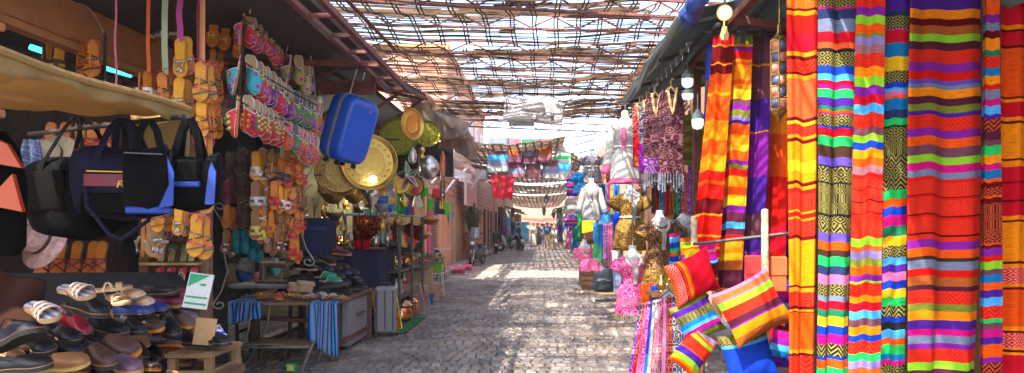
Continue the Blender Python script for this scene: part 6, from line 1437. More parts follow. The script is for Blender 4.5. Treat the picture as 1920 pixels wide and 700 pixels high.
def brass_shell():
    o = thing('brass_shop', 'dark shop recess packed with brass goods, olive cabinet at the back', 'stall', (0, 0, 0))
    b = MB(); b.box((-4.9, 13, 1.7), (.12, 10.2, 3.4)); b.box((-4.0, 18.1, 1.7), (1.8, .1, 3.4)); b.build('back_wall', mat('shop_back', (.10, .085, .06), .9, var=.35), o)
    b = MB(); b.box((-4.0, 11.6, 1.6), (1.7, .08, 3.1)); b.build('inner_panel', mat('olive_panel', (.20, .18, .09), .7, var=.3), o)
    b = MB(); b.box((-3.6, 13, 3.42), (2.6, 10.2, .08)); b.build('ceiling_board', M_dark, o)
    for i in range(4):
        for j in range(3): b = MB(); x = -4.2+i*.28; z = 1.15+j*.3; b.box((x, 11.54, z), (.24, .03, .26)); dr = b.build('drawer', mat('drawer_olive', (.24, .21, .11), .6, var=.25), o); q = MB(); q.tube([(x-.05, 11.51, z), (x-.03, 11.49, z-.02), (x+.03, 11.49, z-.02), (x+.05, 11.51, z)], .006, 6); q.build('handle', M_silver, dr)
    for z in (2.0, 1.35, .7): b = MB(); b.box((-4.6, 13.5, z), (.45, 8.0, .03)); b.build('shelf_board', M_wood, o)
    b = MB(); b.box((-3.55, 8.6, 1.7), (1.2, .06, .9)); b.build('iron_grille_base', M_darkiron, o)
    for py, x1 in ((328, 705), (260, 748)): b = MB(); b.bar(P(590, py, 8.45), P(x1, py+2, 9.2), .025); b.build('hanging_bar', M_darkiron, o)
brass_shell()
def bowl(px, py, w_, d, m, lbl):
    r = w_*d/2600; o = thing('hanging_bowl', lbl, 'bowl lamp', P(px, py, d), group='hanging brass bowls'); b = MB(); b.lathe([(.001, -r*.75), (r*.25, -r*.72), (r*.6, -r*.5), (r*.88, -r*.2), (r, 0), (r*1.05, .02), (r*.98, .0), (r*.6, -r*.42)], 26, cap=False); b.build('bowl_body', m, o)
    b = MB()
    for k in range(20): a = 2*math.pi*k/20; M = Matrix.Rotation(a, 3, 'Z'); b.prism([(-r*.13, 0), (r*.13, 0), (0, r*.22)], .004, (M @ Matrix(((0, 0, 1), (1, 0, 0), (0, 1, 0)))), 0, M @ Vector((r*1.02, 0, .012)))
    b.build('serrated_rim', m, o); b = MB()
    for a in (0, 2.1, 4.2): b.tube([(math.cos(a)*r, math.sin(a)*r, 0), (0, 0, r*2.2)], .003, 5)
    b.tube([(0, 0, r*2.2), (0, 0, r*3)], .003, 5); b.build('chain', M_darkiron, o)
bowl(624, 366, 46, 9.0, M_ham, 'widest serrated brass bowl lamp beside the iron scroll'); bowl(664, 368, 40, 9.2, M_ham, 'serrated brass bowl lamp between the widest one and the silver urn'); bowl(627, 402, 32, 9.3, M_hamd, 'small serrated brass bowl lamp hanging lowest'); bowl(824, 372, 22, 10.8, M_ham, 'brass bowl lamp among the green and red bags')
def hanging(px, y0, y1, d, prof, m, lbl, n=16, kind='hanging_lamp', cat='lamp', grp='hanging metal lamps', chain=.25):
    k = d/1300; H = (y1-y0)*k; o = thing(kind, lbl, cat, P(px, y1, d), group=grp); b = MB(); b.lathe([(r*H, z*H) for r, z in prof], n); b.build('lamp_body', m, o); b = MB(); b.tube([(0, 0, H), (0, 0, H+chain)], .004, 5); b.build('chain', M_darkiron, o); return o, H
UR = [(.001, 0), (.05, .05), (.06, .25), (.2, .45), (.22, .62), (.12, .8), (.2, .92), (.22, 1)]
o, H = hanging(697, 336, 402, 9.0, UR, M_silver, 'silver urn shaped lamp with drooping spout arms before the gold tray')
b = MB(); b.tube([(.04*H, 0, .85*H), (.4*H, 0, .8*H), (.62*H, 0, .92*H)], .012, 6); b.tube([(-.04*H, 0, .85*H), (-.4*H, 0, .8*H), (-.62*H, 0, .95*H)], .012, 6); b.build('spout_arm', M_silver, o)
hanging(774, 276, 308, 9.3, [(.001, 0), (.2, .1), (.25, .5), (.2, .8), (.08, .9), (.05, 1)], M_silver, 'silver ribbed lamp cage hanging over the star lantern', 10)
hanging(805, 292, 338, 9.6, [(.001, 0), (.2, .08), (.38, .3), (.42, .5), (.38, .7), (.2, .92), (.06, 1)], M_silver, 'round silver globe lamp near the magenta wall')
hanging(791, 276, 298, 9.2, [(.15, 0), (.3, .1), (.12, .4), (.3, .7), (.2, 1)], M_gold, 'little brass bell lamp beside the silver cage')
hanging(783, 352, 388, 10.2, [(.3, 0), (.26, .2), (.12, .7), (.04, 1)], mat('cream_glass', (.62, .55, .42), .4), 'pale conical lamp below the small bronze tray', 10)
hanging(608, 382, 410, 9.4, [(.001, 0), (.2, .2), (.25, .5), (.1, .9), (.04, 1)], M_gold, 'small brass drop lamp low beside the blue box', 10)
def lamp_cluster():
    rg = random.Random(77); PRF = [[(.001, 0), (.25, .08), (.36, .3), (.3, .6), (.12, .8), (.05, 1)], [(.001, 0), (.12, .1), (.3, .3), (.3, .7), (.14, .86), (.04, 1)], [(.3, 0), (.34, .06), (.2, .5), (.1, .8), (.04, 1)], UR]; ms = [(M_gold, 'gold'), (M_silver, 'silver'), (M_hamd, 'bronze'), (M_copper, 'copper'), (M_ham, 'hammered gold')]; sh = ['round', 'lantern shaped', 'bell shaped', 'urn shaped']
    k = 0
    for r_ in range(4):
        for c_ in range(7):
            px = 598+c_*24+rg.uniform(-7, 7)+(r_ % 2)*10; py = 352+r_*32+rg.uniform(-8, 8); d = 9.6+rg.random()*1.7; m, mn_ = rg.choice(ms); j = rg.randrange(4); hh = rg.uniform(18, 30)
            hanging(px, py-hh/2, py+hh/2, d, PRF[j], m, f'{mn_} {sh[j]} lamp in the recess, {ORD[r_]} tier, {ORD[c_]} from the iron scroll', rg.choice((8, 14)), grp='small lamps crowding the brass recess', chain=rg.uniform(.15, .5))
lamp_cluster()
def glass_lantern():
    d = 9.5; p = P(722, 413, d); k = d/1300; H = 72*k; r = 22*k; o = thing('glass_lantern', 'pointed lantern of blue and amber glass squares in a white frame', 'lantern', p, group='coloured glass lanterns'); m1, m2, m3 = mat('blue_glass', (.03, .14, .45), .1), mat('amber_glass', (.7, .35, .05), .1), mat('clear_glass', (.30, .32, .40), .1); f = MB(); g = [MB(), MB(), MB()]
    lv = [(0.02, .0), (.55, .2), (1, .42), (1, .62), (.5, .85), (.05, 1)]
    for j in range(len(lv)-1):
        for q in range(6):
            a, b = math.pi*q/3, math.pi*(q+1)/3; V = lambda rr, zz, an, s=1: Vector((math.cos(an)*rr*r*s, math.sin(an)*rr*r*s, zz*H))
            A, B, C, D = V(*lv[j], a), V(*lv[j], b), V(*lv[j+1], b), V(*lv[j+1], a); f.bar(A, D, .010); f.bar(D, C, .010)
            ii = (q+j) % 3; g[ii].add([A*.98, B*.98, C*.98, D*.98], [(0, 1, 2, 3)])
    f.build('frame', M_silver, o)
    for gg, mm in zip(g, (m1, m2, m3)): gg.build('glass_panes', mm, o, solid=.003)
    t = MB(); t.tube([(0, 0, H), (0, 0, H*1.5)], .004, 5); t.build('chain', M_darkiron, o)
glass_lantern()
def star():
    d = 9.2; p = P(765, 330, d); r = 29*d/1300; o = thing('star_lantern', 'five pointed star lantern of red, green and blue glass with pale edges', 'lantern', p, -.35, 'coloured glass lanterns'); cols = [mat('star_red', (.34, .03, .05), .12), mat('star_green', (.02, .22, .08), .12), mat('star_blue', (.03, .07, .3), .12)]
    pts = []
    for k in range(10): a = math.pi/2+.15+k*math.pi/5; q = r if k % 2 == 0 else r*.42; pts.append(Vector((math.cos(a)*q, 0, math.sin(a)*q)))
    f = MB(); g = [MB(), MB(), MB()]
    for s in (-1, 1):
        ap = Vector((0, s*r*.30, 0))
        for k in range(10):
            a, b = pts[k], pts[(k+1) % 10]; g[(k+(k//2)) % 3].add([ap, a, b], [(0, 1, 2) if s < 0 else (2, 1, 0)]); f.bar(ap, a, .008)
            if s < 0: f.bar(a, b, .010)
    f.build('frame', M_silver, o)
    for gg, mm in zip(g, cols): gg.build('glass_panes', mm, o, smooth=0)
    t = MB(); t.tube([pts[0], pts[0]+Vector((0, 0, .5))], .004, 5); t.build('chain', M_darkiron, o)
star()
def white_led():
    b = MB(); b.lathe([(.001, 0), (.04, .0), (.045, .02), (.02, .05)], 16, Matrix.Rotation(R(100), 4, 'X')); single(b, 'lamp', mat('led_glow', (.75, .88, 1), .4, var=.3, sc=60, bump=0, emit=3), 'bright white ceiling lamp glowing under the largest gold tray', 'lamp', loc=P(700, 336, 8.55))
    l = bpy.data.lights.new('recess_fill_light', 'POINT'); l.energy = 12; l.color = (1, .92, .8); l.shadow_soft_size = .06; q = bpy.data.objects.new('recess_fill_light', l); COL.objects.link(q); q.location = P(640, 330, 10.8)  # fill light added deep in the recess to brighten it, away from the white lamp
    o = thing('light_bulb', 'unlit pale light bulb hanging behind the second slipper row', 'light bulb', P(598, 196, 6.6)); b = MB(); b.lathe([(.001, 0), (.03, .012), (.036, .04), (.022, .075), (.018, .08)], 14); b.build('bulb_glass', mat('bulb_glass', (.6, .5, .36), .15), o); b = MB(); b.lathe([(.02, .078), (.02, .12), (.004, .13), (.003, .4)], 10); b.build('bulb_socket', M_dgrey, o)
white_led()
# cloth bags hung over the shelf
def cloth_bag(px, y0, y1, w_, d, c, lbl):
    k = d/1300; o = thing('cloth_bag', lbl, 'bag', P(px, y0, d), rnd(-.3, .3), 'small coloured cloth bags'); W, H = w_*k, (y1-y0)*k; m = mat('bagcloth_'+lbl.split()[0], c, .8, var=.12, sc=30)
    b = MB(); b.loft([(0, 0, -H, W*.48, W*.16), (0, 0, -H*.9, W*.5, W*.2), (0, 0, -H*.3, W*.45, W*.12), (0, 0, -H*.05, W*.40, W*.05), (0, 0, 0, W*.38, W*.03)], 12); b.build('bag_body', m, o)
    b = MB(); b.tube([(-W*.3, 0, -.01), (0, 0, W*.9), (W*.3, 0, -.01)], .005, 6); b.build('strap', m, o)
for a in ((742, 366, 396, 18, 10.2, (.02, .42, .05), 'green bag beside the glass lantern'), (752, 372, 402, 16, 10.4, (.01, .28, .05), 'darkgreen bag next to the plain green one'), (764, 378, 404, 14, 10.5, (.02, .10, .42), 'blue bag hanging under the conical lamp'), (770, 376, 404, 14, 10.7, (.5, .02, .05), 'crimson bag hanging behind the blue one'), (779, 352, 364, 12, 9.8, (.62, .02, .04), 'red tiny bag under the star lantern'), (796, 352, 368, 17, 10.1, (.05, .5, .04), 'bright green flat bag above the brass bowl lamp'), (818, 354, 370, 16, 9.9, (.66, .02, .06), 'scarlet flat bag at the lane side of the brass bowl'), (806, 372, 394, 12, 10.4, (.06, .46, .05), 'lime bag below the bright green one'), (824, 378, 402, 20, 10.6, (.03, .03, .08), 'navy wide bag hung lowest of the cloth bags'), (838, 380, 404, 12, 10.8, (.10, .44, .02), 'leafgreen bag beside the wide navy one'), (828, 376, 392, 8, 10.5, (.75, .5, .05), 'yellow little bag over the wide navy one')): cloth_bag(*a)
def fork():
    b = MB(); p = P(830, 283, 9.8); b.tube([p, p-Vector((0, 0, .1)), p-Vector((0, 0, .42))], [.01, .035, .032], 10); 
    for s in (-1, 1): b.tube([p+Vector((s*.022, 0, -.42)), p+Vector((s*.026, 0, -.62)), p+Vector((s*.010, 0, -.78))], [.014, .013, .004], 8, 1)
    b.tube([p, p+Vector((0, 0, .4))], .004, 5, 1); single(b, 'wooden_fork', [mat('varnished_wood', (.38, .10, .03), .3, var=.3), M_dkbr], 'long varnished wooden fork hanging before the shop fronts', 'wooden fork')
fork()
# counter in navy cloth with brass goods
def counter():
    o = thing('cloth_counter', 'counter draped in navy velvet carrying small brass goods', 'counter', (0, 0, 0)); y0, y1, z = 10.1, 11.4, 1.2; x0, x1 = -3.35, -2.36
    m = mat('navy_velvet', (.012, .014, .06), .9, var=.3, sc=6, bump=.2); b = MB()
    per = [(x0, y0), (x1, y0), (x1, y1), (x0, y1)]
    def fn(u, v):
        q = u*4; i = min(3, int(q)); t = q-i; a, c = per[i], per[(i+1) % 4]; x = a[0]+(c[0]-a[0])*t; y = a[1]+(c[1]-a[1])*t; f = .025*math.sin(u*90)*v; n = [(0, -1), (1, 0), (0, 1), (-1, 0)][i]; return (x+n[0]*(.02*v+f), y+n[1]*(.02*v+f), z-(z-.06)*v)
    b.grid(fn, 96, 6); b.build('velvet_skirt', m, o, smooth=50); b = MB(); b.box(((x0+x1)/2, (y0+y1)/2, z+.005), (x1-x0+.02, y1-y0+.02, .02)); b.build('velvet_top', m, o)
    b = MB(); b.box((x1-.2, y0+.15, z+.028), (.46, .34, .02)); b.build('tray_board', M_wood, o)
    rg = random.Random(9); k = 0
    for i in range(15):
        x = x0+.08+rg.random()*(x1-x0-.16); y = y0+.08+(i/15)*1.1; s = rg.uniform(.5, .9); p = Vector((x, y, z+.04))
        if i % 3 == 0: jug(p, f'small brass teapot on the navy counter, {ORD[k]} from its front edge', M_gold, s, 'teapot', 'brass goods on the navy counter')
        elif i % 3 == 1:
            q = thing('brass_box', f'stacked brass trinket box on the navy counter, {ORD[k]} from its front edge', 'trinket box', p, rg.random(), 'brass goods on the navy counter'); b = MB(); b.box((0, 0, .03), (.16, .12, .06), bev=.012); b.build('box_body', M_copper, q); b = MB(); b.lathe([(.075, .062), (.07, .09), (.03, .12), (.008, .13), (.012, .145), (.001, .155)], 14); b.build('lid', M_gold, q)
        else:
            q = thing('brass_lamp', f'silvery domed censer on the navy counter, {ORD[k]} from its front edge', 'censer', p, 0, 'brass goods on the navy counter'); b = MB(); b.lathe([(.05, 0), (.02, .03), (.02, .06), (.07, .09), (.075, .12), (.001, .13)], 16); b.build('cup', M_silver, q); b = MB(); b.lathe([(.07, .122), (.06, .17), (.02, .21), (.006, .24), (.001, .26)], 16); b.build('lid', M_silver, q)
        k += 1
counter()
def rack():
    o = thing('display_rack', 'open iron display rack with glass top and shelves of brass along the lane', 'rack', (0, 0, 0)); x0, x1, y0, y1 = -3.0, -2.16, 10.55, 12.6; m = mat('green_iron', (.09, .11, .10), .5, .4, var=.3)
    for x in (x0, x1):
        for y in (y0, (y0+y1)/2, y1): b = MB(); b.bar((x, y, 0), (x, y, 1.72), .04); b.build('post', m, o)
    for z in (.42, .85, 1.28): b = MB(); b.box(((x0+x1)/2, (y0+y1)/2, z), (x1-x0-.05, y1-y0-.05, .025)); b.build('shelf_board', m, o)
    b = MB(); b.box(((x0+x1)/2, (y0+y1)/2, 1.735), (x1-x0+.06, y1-y0+.06, .035)); b.build('glass_top', mat('pale_green_glass', (.42, .58, .52), .15), o)
    rg = random.Random(12); G = 'goods on the iron display rack'
    names = {.4325: 'lowest', .8625: 'middle', 1.2925: 'upper', 1.753: 'top'}
    for z, nm in names.items():
        for k in range(8):
            y = y0+.1+k*(y1-y0-.2)/7; x = x1-.16-rg.random()*.3; p = Vector((x, y, z)); r = (k+int(z*10)) % 5
            if nm == 'top': 
                if k > 5: continue
                b = MB(); b.box((0, 0, .04), (.2, .22, .08), bev=.01); t = single(b, 'box', mat('mint_box', (.38, .55, .48), .6), f'mint box on the top of the display rack, {ORD[k]} along it', 'box', G, loc=p); continue
            if r == 0: jug(p, f'brass coffee pot on the {nm} rack shelf, {ORD[k]} along the lane', M_gold, rg.uniform(.7, 1.1), 'pot', G)
            elif r == 1:
                q = thing('metal_vase', f'silver vase on the {nm} rack shelf, {ORD[k]} along the lane', 'vase', p, 0, G); b = MB(); b.lathe([(.05, 0), (.055, .02), (.08, .1), (.06, .18), (.03, .22), (.05, .28)], 18); b.build('vase_body', M_silver, q); b = MB(); b.lathe([(.052, .28), (.058, .29), (.048, .295)], 18); b.build('rim', M_gold, q)
            elif r == 2: b = MB(); b.box((0, 0, .12), (.03, .18, .24), bev=.004); t = single(b, 'framed_tile', M_mint, f'mint green tile standing on the {nm} rack shelf, {ORD[k]} along the lane', 'tile', G, loc=p)
            elif r == 3:
                q = thing('copper_pot', f'copper pot on the {nm} rack shelf, {ORD[k]} along the lane', 'pot', p, 0, G); b = MB(); b.lathe([(.06, 0), (.09, .03), (.1, .09), (.08, .14), (.085, .15)], 18); b.build('pot_body', M_copper, q); b = MB(); b.tube([(-.09, 0, .1), (-.08, 0, .22), (.08, 0, .22), (.09, 0, .1)], .006, 6); b.build('handle', M_copper, q)
            else: b = MB(); b.box((0, 0, .09), (.14, .16, .18), bev=.008); t = single(b, 'box', mat('red_box', (.42, .04, .03), .6), f'dark red box on the {nm} rack shelf, {ORD[k]} along the lane', 'box', G, loc=p)
rack()
def lane_goods():
    G = 'goods on the ground by the brass shop'
    b = MB(); b.grid(lambda u, v: (-2.45+.5*u, 9.95+1.75*v, .022+.004*math.sin(9*v)), 6, 10); single(b, 'green_mat', mat('green_turf', (.02, .16, .04), .95, var=.4, sc=60, bump=.5), 'green turf mat on the setts before the brass shop', 'mat', solid=.012)
    def leantray(px, py0, py1, w_, X, d, lbl, m, tilt=.2, kind='metal_tray', cat='tray'):
        k = d/1300; H = (py1-py0)*k; W = w_*k; p = P(px, py1, d); p.z = .03; o = thing(kind, lbl, cat, p, 1.1, G); M = Matrix.Rotation(-tilt, 4, 'X')
        b = MB(); b.box((0, 0, H/2), (W, .014, H), bev=.006); b.box((0, -.012, H/2), (W*.82, .006, H*.86), bev=.003); b.v = [tuple(M @ Vector(v)) for v in b.v]; b.build('tray_dish', m, o)
        b = MB(); b.tube([M @ Vector(q) for q in ((-W/2, 0, 0), (-W/2, 0, H), (W/2, 0, H), (W/2, 0, 0), (-W/2, 0, 0))], .012, 6); b.build('rim', m, o)
    leantray(731, 535, 612, 70, 0, 10.1, 'tall gold tray leaning against the grey trolley case', M_gold)
    leantray(779, 515, 572, 60, 0, 12.0, 'silver rectangular tray leaning on the iron rack, nearer one', M_silver); leantray(790, 522, 566, 56, 0, 12.6, 'silver rectangular tray leaning on the iron rack, farther one', M_silver)
    leantray(812, 526, 560, 40, 0, 14.2, 'grey metal tray leaning by the blue bucket', M_silver); leantray(824, 530, 552, 30, 0, 15.2, 'round edged grey tray last in the line along the lane', M_silver)
    for i, (px, py, d, s, t) in enumerate(((752, 566, 11.2, 1.25, 'wide copper cooking pot, front one on the green mat edge'), (765, 556, 11.8, 1.2, 'wide copper cooking pot behind the front one'))):
        p = P(px, py, d); p.z = .03; q = thing('copper_pot', t, 'pot', p, i, G); b = MB(); b.lathe([(.09*s, 0), (.14*s, .02*s), (.15*s, .10*s), (.12*s, .17*s), (.14*s, .19*s), (.15*s, .20*s)], 22); b.build('pot_body', M_copper, q); b = MB()
        for sd in (-1, 1): b.tube([(sd*.14*s, -.04, .12*s), (sd*.2*s, -.03, .15*s), (sd*.2*s, .03, .15*s), (sd*.14*s, .04, .12*s)], .008, 6)
        b.build('handle', M_copper, q); b = MB(); b.lathe([(.145*s, .2*s), (.1*s, .25*s), (.02*s, .28*s), (.001, .29*s)], 20); b.build('lid', M_copper, q)
    p = P(803, 566, 13.6); p.z = .015; q = thing('bucket', 'small blue plastic bucket at the lane edge', 'bucket', p, 0, G); b = MB(); b.lathe([(.08, 0), (.12, .2), (.128, .2), (.128, .21), (.115, .21), (.075, .01)], 20, cap=False); b.build('bucket_body', mat('blue_plastic', (.02, .16, .42), .4), q); b = MB(); b.tube([(-.125, 0, .2), (-.1, -.05, .26), (.1, -.05, .26), (.125, 0, .2)], .004, 6); b.build('handle', M_silver, q)
    for i, (px, d, t) in enumerate(((798, 13.6, 'pale wooden paddle standing in the blue bucket'), (806, 13.7, 'second pale wooden paddle standing in the blue bucket'))):
        p = P(px, 545, d); p.z = .06; b = MB(); b.prism([(-.05, .0), (.05, 0), (.035, .45), (.05, .62), (.02, .7), (-.02, .7), (-.05, .62), (-.035, .45)], .02, Matrix(((1, 0, 0), (0, 0, -1), (0, 1, 0)))); single(b, 'wooden_paddle', M_lwood, t, 'paddle', G, loc=p)
    # wooden crate stand with basket wares
    o = thing('basket_stand', 'wooden stand heaped with baskets and cut wooden ware beyond the iron rack', 'stand', (-2.62, 13.9, 0)); b = MB(); b.box((0, 0, .36), (.7, 1.3, .72), bev=.02); b.build('stand_body', M_lwood, o); b = MB(); b.box((0, 0, .74), (.8, 1.4, .035)); b.build('stand_top', M_wood, o)
    rg = random.Random(31)
    for i in range(12):
        x, y = -2.85+rg.random()*.45, 13.3+i*.1; s = rg.uniform(.7, 1.2); b = MB(); b.lathe([(.06*s, 0), (.1*s, .03*s), (.13*s, .09*s), (.135*s, .095*s), (.12*s, .09*s), (.08*s, .03*s)], 18, cap=False); t = thing('basket', f'small woven basket heaped on the wooden stand, {ORD[i]} along the lane', 'basket', (x, y, .762+.06*(i % 3)), 0, 'baskets on the wooden stand'); b.build('basket_body', mat('basket_weave', (.48, .30, .12), .75, var=.35, sc=50, bump=.5), t); c = MB(); c.tube([(math.cos(a)*.134*s, math.sin(a)*.134*s, .097*s) for a in [k*.3927 for k in range(17)]], .008, 5); c.build('rim', M_lwood, t)
    o = thing('wire_table', 'small round table of pale pastry coloured wares with white legs beside the bicycle', 'table', (-2.62, 16.2, 0)); b = MB(); b.lathe([(.36, .80), (.40, .82), (.41, .85), (.38, .85), (.001, .84)], 26); b.build('table_top', M_lwood, o)
    for a in (0, 1.57, 3.14, 4.71): b = MB(); b.bar((math.cos(a)*.26, math.sin(a)*.26, .8), (math.cos(a)*.3, math.sin(a)*.3, 0), .03); b.build('leg', M_white, o)
    for i in range(14):
        a = i*2.4; r = .08+.02*i; b = MB(); c = [M_whle, M_green, M_cream, M_mint][i % 4]; b.ball((0, 0, .035), .05, 10, 6, 0, (1, 1, .7)); b.box((0, 0, .075), (.03, .03, .03)); single(b, 'trinket', c, f'{("white", "green", "cream", "mint")[i % 4]} trinket on the round table, {ORD[i]} from its middle', 'trinket', 'trinkets on the round table', loc=(-2.62+math.cos(a)*r*.8, 16.2+math.sin(a)*r*.8, .852))
    b = MB(); b.box((0, 0, .11), (.3, .3, .22), bev=.03); t = single(b, 'tub', mat('lime_plastic', (.28, .55, .04), .45), 'lime green plastic tub on a white stool near the bicycle', 'tub', loc=(-2.36, 15.6, .52)); q = MB(); q.box((0, 0, .225), (.33, .33, .02), bev=.008); q.build('lid', mat('green_plastic', (.04, .35, .12), .4), t)
    o = thing('stool', 'white stool under the lime green tub', 'stool', (-2.36, 15.6, 0)); b = MB(); b.box((0, 0, .50), (.32, .32, .03)); b.build('seat', M_white, o)
    for x in (-.13, .13):
        for y in (-.13, .13): b = MB(); b.bar((x, y, .48), (x*1.15, y*1.15, 0), .028); b.build('leg', M_white, o)
    # leather mesh lamps and round fans over the rack
    for i, (px, py, r_, d, m, t) in enumerate(((806, 412, 20, 13, mat('horn_lamp', (.35, .14, .04), .3, var=.5, sc=25), 'dark horn lampshade with amber blotches'), (790, 440, 20, 12.8, mat('pierced_gold', (.62, .40, .08), .35, .8, var=.5, sc=50, bump=.6), 'pierced gold bowl lampshade below the horn one'))):
        q = thing('lampshade', t+' above the round table', 'lampshade', P(px, py, d), 0, 'lampshades over the wares'); r = r_*d/1300; b = MB(); b.lathe([(.001, -r*.5), (r*.6, -r*.4), (r, 0), (r*.96, .01), (r*.7, r*.25), (r*.25, r*.42)], 20); b.build('shade_body', m, q); b = MB(); b.tube([(0, 0, r*.4), (0, 0, r*2.4)], .005, 5); b.build('cord', M_black, q)
    for i in range(9):
        px, py, d = 712+i*8.5, 392+6*(i % 3), 12.9+.05*i; q = thing('straw_fan', f'round straw fan pinned above the rack, {ORD[i]} along the wall', 'fan', P(px, py, d), .3, 'straw fans above the rack'); r = .15+.02*(i % 3); b = MB(); b.lathe([(.001, .0), (r*.5, .008), (r*.55, .004), (r, .006), (r, -.006), (.001, -.008)], 22, Matrix.Rotation(R(90), 4, 'X')); b.build('fan_disc', mat('fan_straw', (.55, .34, .15), .8, var=.3, sc=40, bump=.4), q); b = MB(); b.bar((0, 0, -r), (0, 0, -r-.12), .018); b.build('handle', M_lwood, q)
    for i, (px, py, d) in enumerate(((672, 418, 9.9), (683, 414, 9.8), (694, 420, 9.9), (705, 416, 10), (678, 432, 9.95), (700, 434, 10), (690, 444, 10))):
        q = thing('copper_pan', f'little copper pan hanging in the bunch under the silver urn, {ORD[i]} of seven', 'pan', P(px, py, d), 0, 'copper pans in a bunch'); b = MB(); b.lathe([(.001, -.06), (.05, -.055), (.075, -.02), (.075, .01), (.07, .01), (.05, -.045)], 16, Matrix.Rotation(R(60), 4, 'X'), cap=False); b.build('pan_body', M_copper, q); b = MB(); b.bar((0, .02, .05), (0, .05, .16), .012, .006); b.build('handle', M_darkiron, q)
    textile('hanging_cloth', 'red cloth hanging below the bunch of copper pans', 'cloth', ((662, 432, 10.0), (694, 432, 10.0), (692, 468, 10), (664, 468, 10)), "430D 450C", None, .02, 2, 260)
    textile('hanging_cloth', 'rust red rug square standing tilted on the rack', 'rug', ((768, 418, 11.9), (794, 428, 12), (776, 468, 11.9), (752, 456, 11.8)), "418D 440C1", None, .006, 1, 261)
    o = thing('chest', 'blue painted chest in the dark recess behind the iron scroll', 'chest', P(600, 455, 9.9)); b = MB(); b.box((0, 0, 0), (.36, .4, .7), bev=.015); b.build('chest_body', mat('chest_blue', (.004, .016, .09), .6), o); b = MB(); b.box((0, -.205, .2), (.3, .012, .06)); b.build('front_panel', M_bluele, o)
lane_goods()
# clutter on the recess shelves
def recess():
    rg = random.Random(41); cols = [('blue', (.03, .12, .4)), ('green', (.08, .35, .2)), ('white', (.6, .6, .55)), ('pink', (.6, .2, .25)), ('amber', (.6, .35, .05)), ('turquoise', (.1, .45, .5)), ('red', (.5, .03, .03))]
    for j, z in enumerate((2.02, 1.37, .72)):
        for i in range(13):
            y = 9.8+i*.6; nm, c = rg.choice(cols); s = rg.uniform(.8, 1.4); t = thing('glazed_jar', f'{nm} glazed jar on the {("top", "middle", "low")[j]} shelf of the brass shop, {ORD[i]} from the front', 'jar', (-4.55+.1*(i % 2), y, z), 0, 'glazed jars in the brass shop'); b = MB(); b.lathe([(.06*s, 0), (.10*s, .08*s), (.11*s, .18*s), (.06*s, .27*s), (.045*s, .29*s), (.06*s, .33*s)], 14); b.build('jar_body', mat('glaze_'+nm, c, .2), t); b = MB(); b.lathe([(.062*s, .33*s), (.02*s, .37*s), (.001, .4*s)], 12); b.build('lid', M_gold, t)
    for i, (px, py, w_, h_, c, nm) in enumerate(((612, 345, 10, 30, 'L', 'turquoise'), (640, 350, 12, 34, 'U', 'rose'), (655, 345, 14, 40, 'Z', 'salmon'), (676, 360, 10, 20, 'Q', 'olive'), (600, 350, 10, 30, 'Y', 'yellow'), (686, 372, 9, 22, 'Y', 'mustard'))):
        textile('hanging_cloth', f'{nm} scarf hanging among the bowl lamps in the recess', 'scarf', ((px-w_/2, py-h_/2, 10.6), (px+w_/2, py-h_/2, 10.6), (px+w_/2, py+h_/2, 10.6), (px-w_/2, py+h_/2, 10.6)), f"300{c}", 'scarves among the bowl lamps', .02, 1.3, 270+i)
recess()
# ================================================================ roofs of the left stalls, far lane
def tin_awning():
    o = thing('tin_awning', 'dark corrugated tin awning with toothed edge over the brass shop', 'awning', (0, 0, 0)); m = mat('dark_tin', (.045, .055, .06), .4, .7, var=.4, sc=6)
    b = MB(); a0, a1 = P(640, 92, 6.6), P(800, 180, 10.5)
    def fn(u, v): p = a0.lerp(a1, u); return (p.x-2.0*v, p.y, p.z+.45*v+.03*math.sin(u*150))
    b.grid(fn, 120, 6); b.build('tin_sheet', m, o, solid=.004, smooth=60)
    b = MB(); b.bar(a0+Vector((0, 0, -.05)), a1+Vector((0, 0, -.05)), .05); b.bar(a0+Vector((-.9, 0, .1)), a1+Vector((-.9, 0, .1)), .05); b.build('edge_beam', M_rust, o)
    for t in (.05, .35, .65, .95): b = MB(); p = a0.lerp(a1, t); b.bar(p+Vector((0, 0, -.08)), p+Vector((-1.9, 0, .34)), .045); b.bar(p+Vector((-.05, 0, -.1)), p+Vector((-1.0, 0, -.75)), .04); b.build('bracket', M_rust, o)
    b = MB(); p0, p1 = P(640, -10, 7.2), P(745, 98, 8.6); b.tube([p0, p1], .022, 8); single(b, 'pipe', M_rust, 'thin rusty pipe slanting down from the roof to the tin awning', 'pipe')
tin_awning()
def canvas(lbl, q, m, seed, fold=.05, nf=2.5, name='canvas_sheet', grp='torn canvas sheets on the awnings'):
    TL, TR, BR, BL = [P(*c) for c in q]; rg = random.Random(seed); f = [rg.uniform(0, 6) for _ in range(4)]; n = (TR-TL).cross(BL-TL).normalized(); b = MB()
    b.grid(lambda u, v: TL.lerp(TR, u).lerp(BL.lerp(BR, u), v)+n*fold*(math.sin(6.28*nf*u+f[0]+2*v)+.6*math.sin(9*u+8*v+f[1]))*(.3+v), 20, 14); single(b, name, m, lbl, 'canvas', grp, solid=.004)
M_can = mat('brown_canvas', (.20, .14, .09), .9, var=.35, sc=4, bump=.5, trans=.1); M_plast = mat('silver_plastic', (.50, .46, .42), .35, var=.3, sc=6, bump=.5, trans=.15); M_ocan = mat('orange_canvas', (.42, .21, .09), .85, var=.3, bump=.4, trans=.15)
canvas('brown canvas awning sagging over the end of the brass shop', ((770, 176, 12.6), (850, 212, 17.5), (890, 262, 17.8), (795, 262, 12.8)), M_can, 1, .06)
canvas('lower brown canvas fold hanging beneath the sagging awning', ((820, 240, 15), (890, 262, 18.5), (896, 302, 18.6), (830, 275, 15)), M_can, 2, .06)
